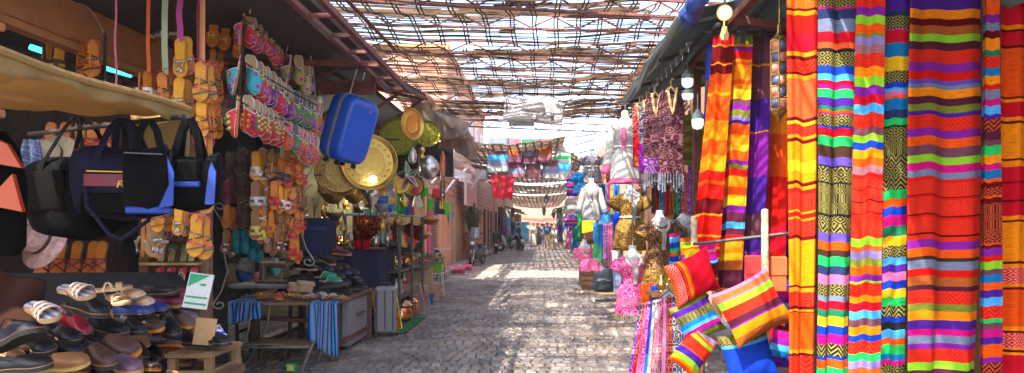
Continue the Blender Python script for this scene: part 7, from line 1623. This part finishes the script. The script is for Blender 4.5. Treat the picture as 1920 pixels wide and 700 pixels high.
canvas('torn silver plastic sheet hanging in a point at the awning edge', ((812, 208, 14), (884, 232, 17), (866, 254, 16.4), (858, 258, 16.2)), M_plast, 3, .04)
canvas('orange stained canvas strip along the tin awning', ((740, 148, 11), (800, 176, 13.5), (832, 212, 14.2), (776, 182, 11.4)), M_ocan, 4, .04)
canvas('crumpled silver sheet lying over the tin awning top', ((664, 98, 9.2), (696, 102, 9.8), (702, 130, 9.6), (664, 118, 9.1)), M_plast, 5, .06)
canvas('pale canvas awning over the peach shop front', ((830, 268, 17.4), (888, 306, 24), (870, 308, 23.6), (815, 282, 17)), mat('pale_canvas', (.62, .56, .50), .85, var=.2, trans=.2), 6, .04)
canvas('small striped white canopy on poles before the peach shop', ((838, 312, 19), (886, 328, 24), (884, 346, 24), (840, 330, 19)), mat('white_canvas', (.66, .65, .66), .8, var=.2, sc=3, st=(6, 6, 1), trans=.2), 7, .05, 5)
def poles():
    for i, (a, b, l) in enumerate((((884, 306, 23.5), (862, 330, 23.5), 'pale pole holding the pale canvas'), ((838, 314, 19), (808, 345, 18.5), 'thin pole of the small white canopy, inner one'), ((852, 338, 19), (830, 368, 18.6), 'thin pole of the small white canopy, outer one'), ((905, 324, 30), (880, 358, 29), 'slanted pale pole before the pink sign'))):
        m = MB(); m.tube([P(*a), P(*b)], .03, 8); single(m, 'pole', M_white if i in (0, 3) else M_silver, l, 'pole', 'awning poles along the shops')
poles()
def sign(lbl, c, size, m, rz=R(90), cat='sign', name='shop_sign', frm=M_white):
    o = thing(name, lbl, cat, c, rz); b = MB(); b.box((0, 0, 0), size, bev=.01); b.build('sign_board', m, o); b = MB(); W, T, H = size
    for s in (-1, 1): b.box((0, 0, s*(H/2+.015)), (W+.06, T+.02, .03)); b.box((s*(W/2+.015), 0, 0), (.03, T+.02, H))
    b.build('sign_frame', frm, o); return o
sign('rose pink shop sign board on the facade above the dark doorway', (-3.0, 29.5, 3.0), (4.2, .08, 1.15), mat('rose_sign', (.62, .22, .24), .5, var=.2))
def crown_sign():
    o = sign('dark sign with a pink outlined crown high beside the silver globe lamp', P(818, 300, 17.6), (.9, .06, .85), mat('charcoal_sign', (.05, .045, .05), .5), .5)
    b = MB(); b.tube([(-.25, -.04, -.12), (-.32, -.04, .14), (-.14, -.04, .02), (0, -.04, .24), (.14, -.04, .02), (.32, -.04, .14), (.25, -.04, -.12), (-.25, -.04, -.12)], .016, 6); b.build('crown_outline', mat('pink_sign_paint', (.75, .12, .35), .5), o)
crown_sign()
def ac_unit():
    o = thing('air_conditioner', 'white air conditioner box on the wall above the rose sign', 'air conditioner', (-2.85, 33, 4.1)); b = MB(); b.box((0, 0, 0), (.5, 1.0, .7), bev=.03); b.build('casing', M_white, o); b = MB(); b.lathe([(.26, 0), (.28, .03), (.24, .03)], 20, Matrix.Translation((.25, 0, 0)) @ Matrix.Rotation(R(90), 4, 'Y'), cap=False); b.build('fan_ring', M_grey, o)
ac_unit()
# printed banner under the first roof and sheets further on
def banner():
    o = thing('banner', 'tilted grey banner with a white printed scene hanging from the last truss', 'banner', P(1001, 208, 13.4)); k = 13.4/1300; W, H = 112*k, 44*k; M = Matrix.Rotation(R(6.5), 4, 'Y'); rg = random.Random(3)
    m = mat('banner_print', (.50, .45, .45), .7, var=.25, sc=3, trans=.1); b = MB()
    b.grid(lambda u, v: M @ Vector(((u-.5)*W, .03*math.sin(7*u+3*v), (.5-v)*H)), 20, 8); b.build('banner_sheet', m, o, solid=.006)
    b = MB()
    for (x0, z0, w_, h_) in ((-.44, .12, .10, .05), (-.36, -.05, .05, .3), (-.30, .1, .14, .04), (-.12, .02, .20, .035), (.02, -.22, .06, .30), (.12, -.1, .10, .05), (.22, .02, .05, .34), (.30, -.12, .12, .05), (.38, -.25, .05, .22), (-.2, -.2, .05, .2), (-.05, .28, .16, .04)): b.box(M @ Vector((x0*W, .03*math.sin(7*(x0+.5)+3*(.5-z0))-.008, z0*H)), (w_*W, .006, h_*H), (M @ Matrix.Rotation(rg.uniform(-.7, .7), 4, 'Y')).to_3x3(), bev=.001)
    b.build('print_white', mat('print_white', (.80, .79, .80), .6), o)
    b = MB()
    for (x0, z0, w_, h_) in ((-.42, .2, .2, .03), (-.1, -.0, .3, .03), (.02, -.3, .08, .25), (.32, -.2, .06, .2), (-.46, -.02, .03, .3)): b.box(M @ Vector((x0*W, .03*math.sin(7*(x0+.5)+3*(.5-z0))-.013, z0*H)), (w_*W, .006, h_*H), (M @ Matrix.Rotation(rg.uniform(-.2, .2), 4, 'Y')).to_3x3(), bev=.001)
    b.build('print_dark', M_dgrey, o)
    b = MB(); b.box((0, 0, 0), (.5, .25, .09), bev=.035); single(b, 'lamp_housing', mat('grey_lamp', (.35, .42, .42), .4), 'grey street lamp box hanging just under the printed banner', 'lamp', loc=P(978, 231, 13.6))
    textile('pale_sheet', 'pale plastic sheet lying on the reed roof near the top edge', 'sheet', ((945, -10, 8.6), (1010, -14, 8.6), (1000, 6, 8.9), (950, 20, 9.0)), "-20S 0w", None, .04, 2, 300, material=PRINT)
banner()
pics = [(934, 290, 40, 64, "258S 272W 290L 300S 312w", 'dark printed sheet with blue patch, outermost over the lane'), (962, 282, 30, 46, "258U 275X 290W 305U", 'orange printed sheet in the upper line'), (992, 284, 28, 46, "258F 275S 292W 305S", 'dark green printed sheet in the upper line'), (1020, 282, 30, 46, "258U 272X 290U 300W", 'red brown printed sheet in the upper line'), (966, 318, 38, 30, "300W 315S 325U", 'greyish printed sheet in the lower line'), (1000, 318, 28, 30, "300W 318U 326U", 'rose printed sheet in the lower line'), (1032, 318, 30, 34, "300W 312S 325w", 'grey violet printed sheet in the lower line'), (1055, 306, 30, 64, "270w 292G 298w 305L 322w", 'white printed sheet with green line, near the white blouses')]
for i, (px, py, w_, h_, st, l) in enumerate(pics):
    textile('printed_sheet', l, 'printed sheet', ((px-w_/2, py-h_/2, 23.4+i*.05), (px+w_/2, py-h_/2, 23.4+i*.05), (px+w_/2, py+h_/2, 23.4+i*.05), (px-w_/2, py+h_/2, 23.4+i*.05)), st, 'printed sheets hung under the shade net', .05, 1.5, 310+i, material=PRINT, nu=10, solid=.01)
def wires():
    for i, (a, b, l) in enumerate((((1046, 246, 21.2), (1118, 250, 17), 'dark cable crossing the strip of sky'), ((1042, 266, 22), (1112, 262, 17.5), 'thin cable right below the upper cable'), ((1040, 276, 23), (1100, 284, 18), 'lowest thin cable before the far blouses'))):
        m = MB(); A, B = P(*a), P(*b); m.tube([A.lerp(B, t/8)-Vector((0, 0, .12*math.sin(math.pi*t/8))) for t in range(9)], .016, 6); single(m, 'cable', M_black, l, 'cable', 'cables across the lane')
wires()
# red flags
def flags():
    for i, (px, d, l) in enumerate(((935, 26, 'red cloth flag with green star hung over the far shops'), (950, 28.5, 'plain red and orange flag hanging behind the starred one'))):
        k = d/1300; p = P(px, 326, d); o = thing('red_flag', l, 'flag', p, .3, 'red flags over the far shops'); W, H = 30*k, 44*k
        b = MB(); b.grid(lambda u, v: ((u-.5)*W*(1-.25*v), .06*math.sin(11*u+3*v), -H*v-.12*u*H-.02*math.sin(9*u)), 18, 12); b.build('flag_cloth', mat('flag_red', (.72, .012, .05), .8, var=.12, trans=.25), o, solid=.006)
        if i == 0:
            b = MB(); pts = [(math.cos(math.pi/2+q*4*math.pi/5)*.13-.02, -.085, -H*.42+math.sin(math.pi/2+q*4*math.pi/5)*.13) for q in range(6)]; b.tube(pts, .014, 6); b.build('star', mat('star_paint', (.15, .30, .06), .7), o)
        b = MB(); b.tube([(-W*.6, 0, .02), (W*.6, 0, -.12*H+.02)], .012, 6); b.build('flag_pole', M_darkiron, o)
flags()
def plant():
    p = Vector((-2.92, 29.3, .16)); q = thing('plant_pot', 'tall terracotta pot on the shop step holding a spiky plant', 'plant pot', p); b = MB(); b.lathe([(.24, 0), (.30, .5), (.36, 1.0), (.40, 1.02), (.40, 1.12), (.34, 1.12), (.33, 1.0)], 22, cap=False); b.build('pot_body', mat('terracotta', (.42, .17, .09), .8), q); b = MB(); b.lathe([(.001, 1.0), (.335, 1.0)], 22); b.build('soil', M_ground, q)
    o = thing('potted_plant', 'spiky green plant growing from the terracotta pot', 'plant', p+Vector((0, 0, 1.0))); rg = random.Random(6)
    m = MB()
    for i in range(170):
        a = rg.random()*6.28; t = rg.uniform(.15, 1); L = rg.uniform(.7, 1.5); x, y = math.cos(a)*t*.5, math.sin(a)*t*.5
        ribbon(m, [(x*.2, y*.2, 0), (x*.5, y*.5, L*.5), (x*.9, y*.9, L*(1-.25*t)), (x*1.25, y*1.25, L*(.95-.35*t))], (-math.sin(a), math.cos(a), 0), [.03, .04, .03, .006], .004)
    m.build('foliage', mat('plant_green', (.07, .12, .045), .6, var=.4, sc=8, trans=.2), o); m = MB(); m.tube([(0, 0, 0), (0, 0, .5)], .03, 8); m.build('stem', M_wood, o)
plant()
# ---------------------------------------------------------------- scooters, bicycle
def wheel(o, x, r, w_, y=0, spoke=False, z=None):
    q = MB(); n = 28; q.tube([(x+math.cos(2*math.pi*i/n)*(r-w_/2), y, (z or r)+math.sin(2*math.pi*i/n)*(r-w_/2)) for i in range(n+1)], w_/2, 10, cap=False); wh = q.build('wheel', M_rub, o)
    q = MB(); q.tube([(x+math.cos(2*math.pi*i/n)*(r-w_*1.05), y, (z or r)+math.sin(2*math.pi*i/n)*(r-w_*1.05)) for i in range(n+1)], w_*.16, 6, cap=False)
    for i in range(5 if not spoke else 14): a = 2*math.pi*i/(5 if not spoke else 14); q.tube([(x, y, z or r), (x+math.cos(a)*(r-w_), y, (z or r)+math.sin(a)*(r-w_))], .012 if not spoke else .003, 6)
    q.tube([(x, y-.05, z or r), (x, y+.05, z or r)], .03, 10); q.build('rim', M_silver, wh)
def scooter(lbl, loc, rz, body, box=False, screen=False):
    o = thing('motor_scooter', lbl, 'scooter', loc, rz, 'scooters parked along the shops')   # drives towards +x
    wheel(o, .62, .24, .11); wheel(o, -.62, .24, .12)
    def hull(prof, m, nm, n=14):
        b = MB(); rows = []
        for x, z0, z1, w_ in prof:
            rows.append([(x, math.copysign(abs(math.cos(a))**.7, math.cos(a))*w_/2, (z0+z1)/2+math.copysign(abs(math.sin(a))**.7, math.sin(a))*(z1-z0)/2) for a in [2*math.pi*k/n for k in range(n)]])
        vs = [p for r in rows for p in r]; N = len(rows); b.add(vs, [(i*n+k, i*n+(k+1) % n, (i+1)*n+(k+1) % n, (i+1)*n+k) for i in range(N-1) for k in range(n)]+[tuple(range(n))[::-1], tuple(range((N-1)*n, N*n))]); return b.build(nm, m, o, smooth=50)
    hull([(-.95, .60, .72, .10), (-.80, .50, .78, .26), (-.45, .40, .78, .34), (-.15, .34, .70, .30), (-.05, .30, .5, .22)], body, 'rear_body')
    hull([(-.12, .27, .34, .26), (.1, .25, .32, .30), (.35, .26, .36, .26)], M_dgrey, 'floor_board')
    hull([(.28, .30, .55, .30), (.42, .36, .95, .38), (.50, .50, 1.02, .34), (.56, .62, .98, .22)], body, 'front_shield')
    hull([(.46, .40, .50, .16), (.62, .44, .54, .17), (.82, .34, .42, .12)], body, 'front_mudguard')
    hull([(-.86, .78, .84, .16), (-.5, .78, .87, .28), (-.05, .72, .82, .24)], M_black, 'seat')
    b = MB(); b.tube([(.5, 0, .9), (.44, 0, 1.06)], .03, 8); b.tube([(.36, -.34, 1.06), (.44, -.2, 1.08), (.44, .2, 1.08), (.36, .34, 1.06)], .016, 8); b.build('handlebar', M_dgrey, o)
    b = MB(); b.tube([(.62, -.07, .24), (.52, -.06, .72)], .022, 8); b.tube([(.62, .07, .24), (.52, .06, .72)], .022, 8); b.build('fork', M_silver, o)
    b = MB(); b.ball((.55, 0, .88), .08, 14, 8, 0, (.6, 1.1, 1)); b.build('headlight', mat('lamp_glass', (.6, .62, .62), .08), o)
    b = MB(); b.ball((-.95, 0, .68), .06, 12, 8, 0, (.5, 1.6, .8)); b.build('tail_light', mat('tail_red', (.7, .01, .01), .2), o)
    b = MB(); b.box((-.97, 0, .50), (.015, .2, .13)); b.build('number_plate', M_white, o)
    for s in (-1, 1): b = MB(); b.tube([(.42, s*.2, 1.08), (.42, s*.28, 1.24)], .006, 6); b.box((.42, s*.31, 1.27), (.02, .12, .07), bev=.01); b.build('mirror', M_black, o)
    b = MB(); b.tube([(-.2, -.14, .26), (-.55, -.18, .28), (-.85, -.18, .36)], [.025, .045, .05], 10); b.build('exhaust', M_silver, o)
    if box: b = MB(); b.box((-.88, 0, 1.05), (.40, .44, .34), bev=.07); bx = b.build('top_box', M_black, o); b = MB(); b.box((-.88, 0, 1.06), (.41, .45, .02)); b.build('lid', M_dgrey, bx)
    if screen: b = MB(); b.grid(lambda u, v: (.47-.22*v-.08*(2*u-1)**2, (u-.5)*.5*(1-.25*v), 1.02+.5*v), 10, 8); b.build('wind_screen', mat('clear_screen', (.16, .19, .20), .08), o, solid=.005)
    b = MB(); b.tube([(-.1, .1, .26), (-.14, .2, .02)], .012, 6); b.build('kick_stand', M_darkiron, o)
scooter('silver grey scooter with tall windscreen parked before the mint door', (-2.55, 27.6, .01), R(-105), mat('scooter_grey', (.09, .09, .10), .3, .3, var=.2, coat=.4), False, True)
scooter('black scooter with black top box seen from behind beside the step', (-2.62, 40.0, .01), R(96), mat('scooter_black', (.02, .02, .022), .25, coat=.5), True, False)
scooter('pale grey scooter parked crosswise behind the black one', (-1.9, 42.5, .01), R(168), mat('scooter_pale', (.42, .43, .44), .3, .2, coat=.4), False, False)
scooter('dark green scooter standing by the white advertising board', (-1.75, 47.0, .01), R(120), mat('scooter_green', (.03, .10, .05), .3, coat=.4), False, False)
def bicycle():
    o = thing('bicycle', 'bicycle with black tyres leaning at the magenta pilaster behind the wares', 'bicycle', (-2.75, 18.6, .01), R(-72)); wheel(o, .52, .33, .035, spoke=True); wheel(o, -.52, .33, .035, spoke=True)
    b = MB(); j = dict(bb=(-.05, 0, .28), st=(-.2, 0, .78), hd=(.36, 0, .80), hb=(.40, 0, .66), r=(-.52, 0, .33), f=(.52, 0, .33))
    for a, c in (('bb', 'st'), ('st', 'hd'), ('bb', 'hb'), ('r', 'bb'), ('r', 'st')): b.tube([j[a], j[c]], .016, 8)
    b.tube([j['hd'], j['hb'], j['f']], .016, 8); b.build('frame', mat('bike_blue', (.03, .08, .2), .35), o)
    b = MB(); b.tube([(.3, -.28, .95), (.38, -.2, .97), (.36, 0, .92), (.38, .2, .97), (.3, .28, .95)], .012, 8); b.tube([(.36, 0, .92), (.36, 0, .8)], .012, 8); b.build('handlebar', M_silver, o)
    b = MB(); b.loft([(-.25, 0, .84, .10, .05), (-.22, 0, .88, .13, .07), (-.22, 0, .90, .10, .05)], 12); b.tube([(-.2, 0, .78), (-.22, 0, .86)], .014, 8); b.build('saddle', M_black, o)
    b = MB(); b.tube([(-.05, -.02, .28), (-.05, -.06, .28), (.06, -.06, .16)], .008, 6); b.box((.06, -.1, .16), (.09, .07, .02)); b.tube([(-.05, .02, .28), (-.05, .06, .28), (-.16, .06, .40)], .008, 6); b.box((-.16, .1, .40), (.09, .07, .02)); b.build('pedals', M_dgrey, o)
bicycle()
def floor_cushions():
    for i, (px, py, d, l) in enumerate(((852, 492, 22.5, 'pink patterned rug roll on the ground behind the bicycle'), (866, 488, 24, 'second pink patterned rug roll nearer to the silver scooter'))):
        p = P(px, py, d); b = MB(); r = .13; n = 14
        def fn(u, v, r=r): a = 6.283*u; return (p.x-.35+.7*v, p.y+math.cos(a)*r*(1+.2*math.sin(3*a)), .14+math.sin(a)*r*(.8))
        o = stripe_mesh(fn, .8, .7, [(0, 'p', 4), (.2, 'M', 4), (.35, 'w', 4), (.5, 'p', 4), (.7, 'C', 4), (.85, 'p', 1)], 14, 'rug_roll', PRINT, row=.05); tag(o, l, 'rug roll', 'rug rolls on the ground')
floor_cushions()
# goods and boards far down
def far_goods():
    o = sign('white advertising board with blue picture standing on the lane', P(980, 436, 45), (.8, .06, 1.3), mat('poster_blue', (.12, .42, .62), .5, var=.5, sc=1.6), 0, 'board', 'advertising_board')
    rg = random.Random(15)
    sts = ["0N4 40P 70N4", "0b4 50H4", "0w4 30L 60w", "0E 30G 60F", "0M4 50p4", "0Q 40Y 70b", "0T 50T4", "0D4 50C4"]; nms = ['dark violet patterned', 'brown patterned', 'white and blue', 'green', 'magenta patterned', 'olive and yellow', 'teal', 'wine red']
    for i in range(14):
        y = 44+i*1.7; h = rg.uniform(1.2, 2.0); z = rg.uniform(2.3, 2.9); x = -2.75+.012*(y-40)+rg.uniform(0, .35); sp = [(a/100, c, g) for a, c, g in parse(sts[i % 8])]
        f = stripe_mesh(lambda u, v: (x+.25*math.sin(u*5), y+u*1.1, z-h*v+.04*math.sin(u*7)), 1.2, h, sp, 8, 'hanging_garment', PRINT, row=.3); tag(f, f'{nms[i % 8]} garment hung out in the far lane, {ORD[i]} past the black scooter', 'garment', 'garments hung out in the far lane'); q = f.modifiers.new('thickness', 'SOLIDIFY'); q.thickness = .02
    for i in range(14):
        y = 19+i*2.6; h = rg.uniform(1.2, 2.1); z = rg.uniform(2.2, 2.9); x = 1.75-.012*(y-20)+rg.uniform(-.25, .1); sp = [(a/100, c, g) for a, c, g in parse(sts[(i*3+2) % 8])]
        f = stripe_mesh(lambda u, v: (x+.2*math.sin(u*5+i), y+u*.8, z-h*v+.04*math.sin(u*7)), 1.2, h, sp, 8, 'hanging_garment', PRINT, row=.3); tag(f, f'{nms[(i*3+2) % 8]} garment hung beyond the checked bags, {ORD[i]} along the stalls', 'garment', 'garments hung beyond the checked bags'); q = f.modifiers.new('thickness', 'SOLIDIFY'); q.thickness = .02
    for i in range(7):
        y = 46+i*4.5; s = -1 if i % 2 else 1
        canvas(f'{("pale", "brown")[i % 2]} canvas awning far down the lane, {ORD[i]} counted from the black scooter', ((0, 0, 1),)*4, M_can, 0) if False else None
        b = MB(); x0 = -2.9 if s < 0 else 2.3
        b.grid(lambda u, v: (x0-s*1.4*v, y+3.6*u, 3.1-.35*v+.05*math.sin(9*u)), 10, 6); single(b, 'canvas_awning', (M_can, mat('pale_canvas', (.62, .56, .5)))[i % 2 == 0], f'{("pale", "brown")[i % 2]} canvas awning far down the lane, {ORD[i]} past the black scooter', 'awning', 'canvas awnings far down the lane', solid=.03)
    for i, (px, py, d) in enumerate(((1025, 372, 40), (1020, 395, 44), (1038, 400, 46))):
        o = thing('hanging_lantern', f'dark hanging lantern over the far lane, {ORD[i]} away', 'lantern', P(px, py, d), 0, 'lanterns over the far lane'); b = MB(); b.lathe([(.001, -.35), (.08, -.3), (.13, -.05), (.12, .12), (.04, .3)], 8); b.build('lantern_body', M_dgrey, o); b = MB(); b.tube([(0, 0, .3), (0, 0, .9)], .015, 5); b.build('chain', M_darkiron, o)
far_goods()
def wall_bits():
    for i, (y, z, l) in enumerate(((19.0, 2.9, 'grey meter box on the peach wall over the magenta pilaster'), (25.0, 1.9, 'grey meter box beside the mint door'), (34.5, 2.3, 'grey meter box next to the brick pillar'))):
        o = thing('meter_box', l, 'meter box', (-3.30+.006*(y-18), y, z), 0, 'meter boxes on the shop walls'); b = MB(); b.box((0, 0, 0), (.14, .32, .42), bev=.015); b.build('box_body', M_grey, o); b = MB(); b.box((.075, 0, .08), (.01, .2, .14)); b.build('meter_window', M_dgrey, o)
    rg = random.Random(5)
    for i in range(5):
        b = MB(); z = 2.72+.22*i; b.tube([(-3.36+.008*(y-18), y, z-.10*math.sin((y-18)*1.1+i)**2+rg.uniform(-.02, .02)) for y in [18.3+k*1.4 for k in range(19)]], .014, 5); single(b, 'cable', M_black, f'black cable sagging along the shop fronts, {ORD[i]} above the shutters', 'cable', 'cables along the shop fronts')
wall_bits()
# ---------------------------------------------------------------- people
def skin(name, pts, edges, rad, m, parent, sub=2, root=0):
    me = bpy.data.meshes.new(name); me.from_pydata(pts, edges, []); o = bpy.data.objects.new(name, me); COL.objects.link(o)
    sk = o.modifiers.new('skin', 'SKIN'); 
    if not me.skin_vertices: me.skin_vertices.new()
    for i, r in enumerate(rad): me.skin_vertices[0].data[i].radius = (r, r) if isinstance(r, float) else r
    me.skin_vertices[0].data[root].use_root = True
    sk.use_smooth_shade = True; sb = o.modifiers.new('sub', 'SUBSURF'); sb.levels = sb.render_levels = sub
    dg = bpy.context.evaluated_depsgraph_get(); m2 = bpy.data.meshes.new_from_object(o.evaluated_get(dg)); o.modifiers.clear(); o.data = m2; bpy.data.meshes.remove(me); m2.name = name; m2.materials.clear(); m2.materials.append(m); o.parent = parent
    for p in m2.polygons: p.use_smooth = True
    return o
M_skin = mat('skin', (.42, .22, .14), .55, var=.06, bump=.02); M_hair = mat('dark_hair', (.025, .016, .012), .6, var=.3)
def person(lbl, loc, rz, h, shirt, legs, long_=False, stride=.18, hair=M_hair, bag=None, arm=.1, shorts=False, fem=False):
    o = thing('person', lbl, 'person', loc, rz, 'people strolling in the far lane'); s = h/1.72; st = stride
    J = {'pel': (0, 0, .95), 'wai': (0, 0, 1.10), 'che': (0, -.01, 1.30), 'nek': (0, 0, 1.47), 'hd0': (0, -.015, 1.55), 'hd1': (0, -.02, 1.65), 'hd2': (0, -.01, 1.70)}
    for k, sx in (('l', -1), ('r', 1)):
        f = st*sx; J.update({'hip'+k: (.09*sx, 0, .90), 'kne'+k: (.10*sx, -f*.55-.02, .50), 'ank'+k: (.10*sx, -f+.02, .09), 'toe'+k: (.11*sx, -f-.14, .035), 'sho'+k: (.175*sx, 0, 1.42), 'elb'+k: (.24*sx, f*.4*arm*5+.02, 1.14), 'wri'+k: (.25*sx, f*.7*arm*5-.08, .90), 'han'+k: (.245*sx, f*.75*arm*5-.11, .82)})
    K = list(J); P_ = [tuple(c*s for c in J[k]) for k in K]; ix = K.index
    E = [('pel', 'wai'), ('wai', 'che'), ('che', 'nek'), ('nek', 'hd0'), ('hd0', 'hd1'), ('hd1', 'hd2')]
    for k in 'lr': E += [('pel', 'hip'+k), ('hip'+k, 'kne'+k), ('kne'+k, 'ank'+k), ('ank'+k, 'toe'+k), ('che', 'sho'+k), ('sho'+k, 'elb'+k), ('elb'+k, 'wri'+k), ('wri'+k, 'han'+k)]
    rr = dict(pel=.14, wai=.125, che=.14, nek=.058, hd0=.085, hd1=.10, hd2=.06); r2 = dict(hip=.09, kne=.06, ank=.042, toe=.035, sho=.062, elb=.044, wri=.033, han=.036)
    rad = [float((rr[k] if k in rr else r2[k[:3]])*s) for k in K]
    skin('body', P_, [(ix(a), ix(b)) for a, b in E], rad, M_skin, o)
    def garm(name, ks, ed, ra, m):
        pp = [tuple(c*s for c in (J[k] if isinstance(k, str) else k)) for k in ks]; skin(name, pp, ed, [float(x*s) if not isinstance(x, tuple) else tuple(y*s for y in x) for x in ra], m, o)
    mid = lambda a, b, t: tuple(J[a][i]+(J[b][i]-J[a][i])*t for i in range(3))
    if long_:
        b = MB(); b.loft([(0, 0, .10*s, .26*s, .24*s), (0, 0, .5*s, .22*s, .20*s), (0, 0, .95*s, .19*s, .16*s), (0, 0, 1.12*s, .165*s, .135*s), (0, 0, 1.32*s, .20*s, .15*s), (0, 0, 1.43*s, .17*s, .10*s), (0, 0, 1.48*s, .07*s, .07*s)], 18); b.build('robe', shirt, o, smooth=60)
        garm('sleeves', ['che', 'shol', mid('elbl', 'wril', .6), 'shor', mid('elbr', 'wrir', .6), 'elbl', 'elbr'], [(0, 1), (1, 5), (5, 2), (0, 3), (3, 6), (6, 4)], [.12, .085, .06, .085, .06, .068, .068], shirt)
    else:
        garm('shirt', ['wai', 'che', 'shol', 'elbl', 'shor', 'elbr', (0, 0, .93), (0, 0, 1.45)], [(0, 1), (1, 2), (2, 3), (1, 4), (4, 5), (0, 6), (1, 7)], [(.16, .135), (.175, .15), .09, .068, .09, .068, (.17, .14), .07], shirt)
        t = .85 if shorts else 1
        garm('shorts' if shorts else 'trousers', ['pel', 'hipl', mid('hipl', 'knel', t), 'hipr', mid('hipr', 'kner', t)]+([] if shorts else [mid('knel', 'ankl', .9), mid('kner', 'ankr', .9)]), [(0, 1), (1, 2), (0, 3), (3, 4)]+([] if shorts else [(2, 5), (4, 6)]), [.155, .11, .085, .11, .085]+([] if shorts else [.062, .062]), legs)
    b = MB(); b.ball((0, .02*s, 1.665*s), .105*s, 14, 10, 0, (1, 1.05, .98)); q = b.build('hair', hair, o)
    if fem: b = MB(); b.loft([(0, .06*s, 1.42*s, .07*s, .03*s), (0, .07*s, 1.55*s, .10*s, .05*s), (0, .04*s, 1.68*s, .09*s, .07*s)], 12); b.build('long_hair', hair, o)
    b = MB(); b.ball((0, -.108*s, 1.595*s), .016*s, 8, 6); b.build('nose', M_skin, o)
    if bag: b = MB(); b.box((.24*s, .06, .88*s), (.10, .26, .24), bev=.03); bb = b.build('shoulder_bag', bag, o); b = MB(); b.tube([(.2*s, 0, 1.0*s), (.17*s, 0, 1.47*s), (-.1*s, .0, 1.2*s)], .01, 6); b.build('strap', bag, bb)
c_ = lambda n, c: mat('fabric_'+n, c, .85, var=.12, sc=20)
def at(px, d, w_=None): return ((px-1015)/1300*d, d, .01)
person('person in navy shirt and tan shorts walking up the middle of the lane', at(1026, 46), 0, 1.78, c_('navyblue', (.03, .09, .22)), c_('khaki', (.35, .27, .16)), shorts=True, stride=.12)
person('person in pale patterned dress walking beside the navy shirt', at(1043, 47), .2, 1.66, c_('paleprint', (.55, .53, .50)), c_('white', (.6, .6, .6)), True, fem=True)
person('person in orange shorts and white top at the stall side', at(1057, 48), -.1, 1.66, c_('white', (.62, .62, .6)), c_('orange', (.75, .2, .04)), shorts=True, fem=True, stride=.16)
person('person in mustard trousers half hidden by the navy shirt', at(1034, 49), .1, 1.7, c_('cream', (.6, .55, .42)), c_('mustard', (.6, .38, .05)), stride=.2)
person('person in white shirt and jeans walking in front of the stalls', at(1064, 50), .3, 1.72, c_('white', (.62, .62, .6)), c_('denim', (.08, .12, .22)), bag=c_('tanbag', (.35, .18, .08)))
person('person in cream robe coming down the lane', at(1000, 54), .3, 1.75, c_('cream', (.6, .55, .42)), c_('cream', (.6, .55, .42)), True)
person('person in dark robe beside the cream robed one', at(1008, 55), -.2, 1.78, c_('charcoal', (.05, .05, .06)), c_('charcoal', (.05, .05, .06)), True)
person('person in navy shirt standing by the white advertising board', at(972, 41), 1.3, 1.72, c_('darknavy', (.03, .05, .10)), c_('blacktr', (.03, .03, .035)), stride=.05)
person('person in light blue shirt behind the dark robe', at(1016, 57), .1, 1.74, c_('lightblue', (.25, .38, .52)), c_('denim', (.08, .12, .22)))
person('person in white top and grey skirt farthest down the lane', at(1048, 60), 0, 1.68, c_('white', (.62, .62, .6)), c_('grey', (.25, .25, .26)), fem=True)
person('person in pink top at the far stalls', at(1070, 57), .2, 1.66, c_('pink', (.6, .25, .3)), c_('denim', (.08, .12, .22)), fem=True)
person('person in beige shirt crossing behind the navy shirt', at(1020, 63), .9, 1.75, c_('beige', (.45, .36, .26)), c_('charcoal', (.05, .05, .06)))
# ---------------------------------------------------------------- dusty air down the lane
def haze():
    b = MB(); b.box((0, 185, 4.0), (126, 440, 10.0), bev=0); o = b.build('haze', [], smooth=0)
    m = bpy.data.materials.new('haze'); m.use_nodes = True; n = m.node_tree.nodes; n.remove(n['Principled BSDF']); v = n.new('ShaderNodeVolumePrincipled'); v.inputs['Color'].default_value = (.95, .93, .90, 1); v.inputs['Density'].default_value = .0014; v.inputs['Anisotropy'].default_value = .3
    m.node_tree.links.new(v.outputs[0], n['Material Output'].inputs['Volume']); o.data.materials.append(m); tag(o, kind='stuff')
haze()
print('objects', len(bpy.data.objects))
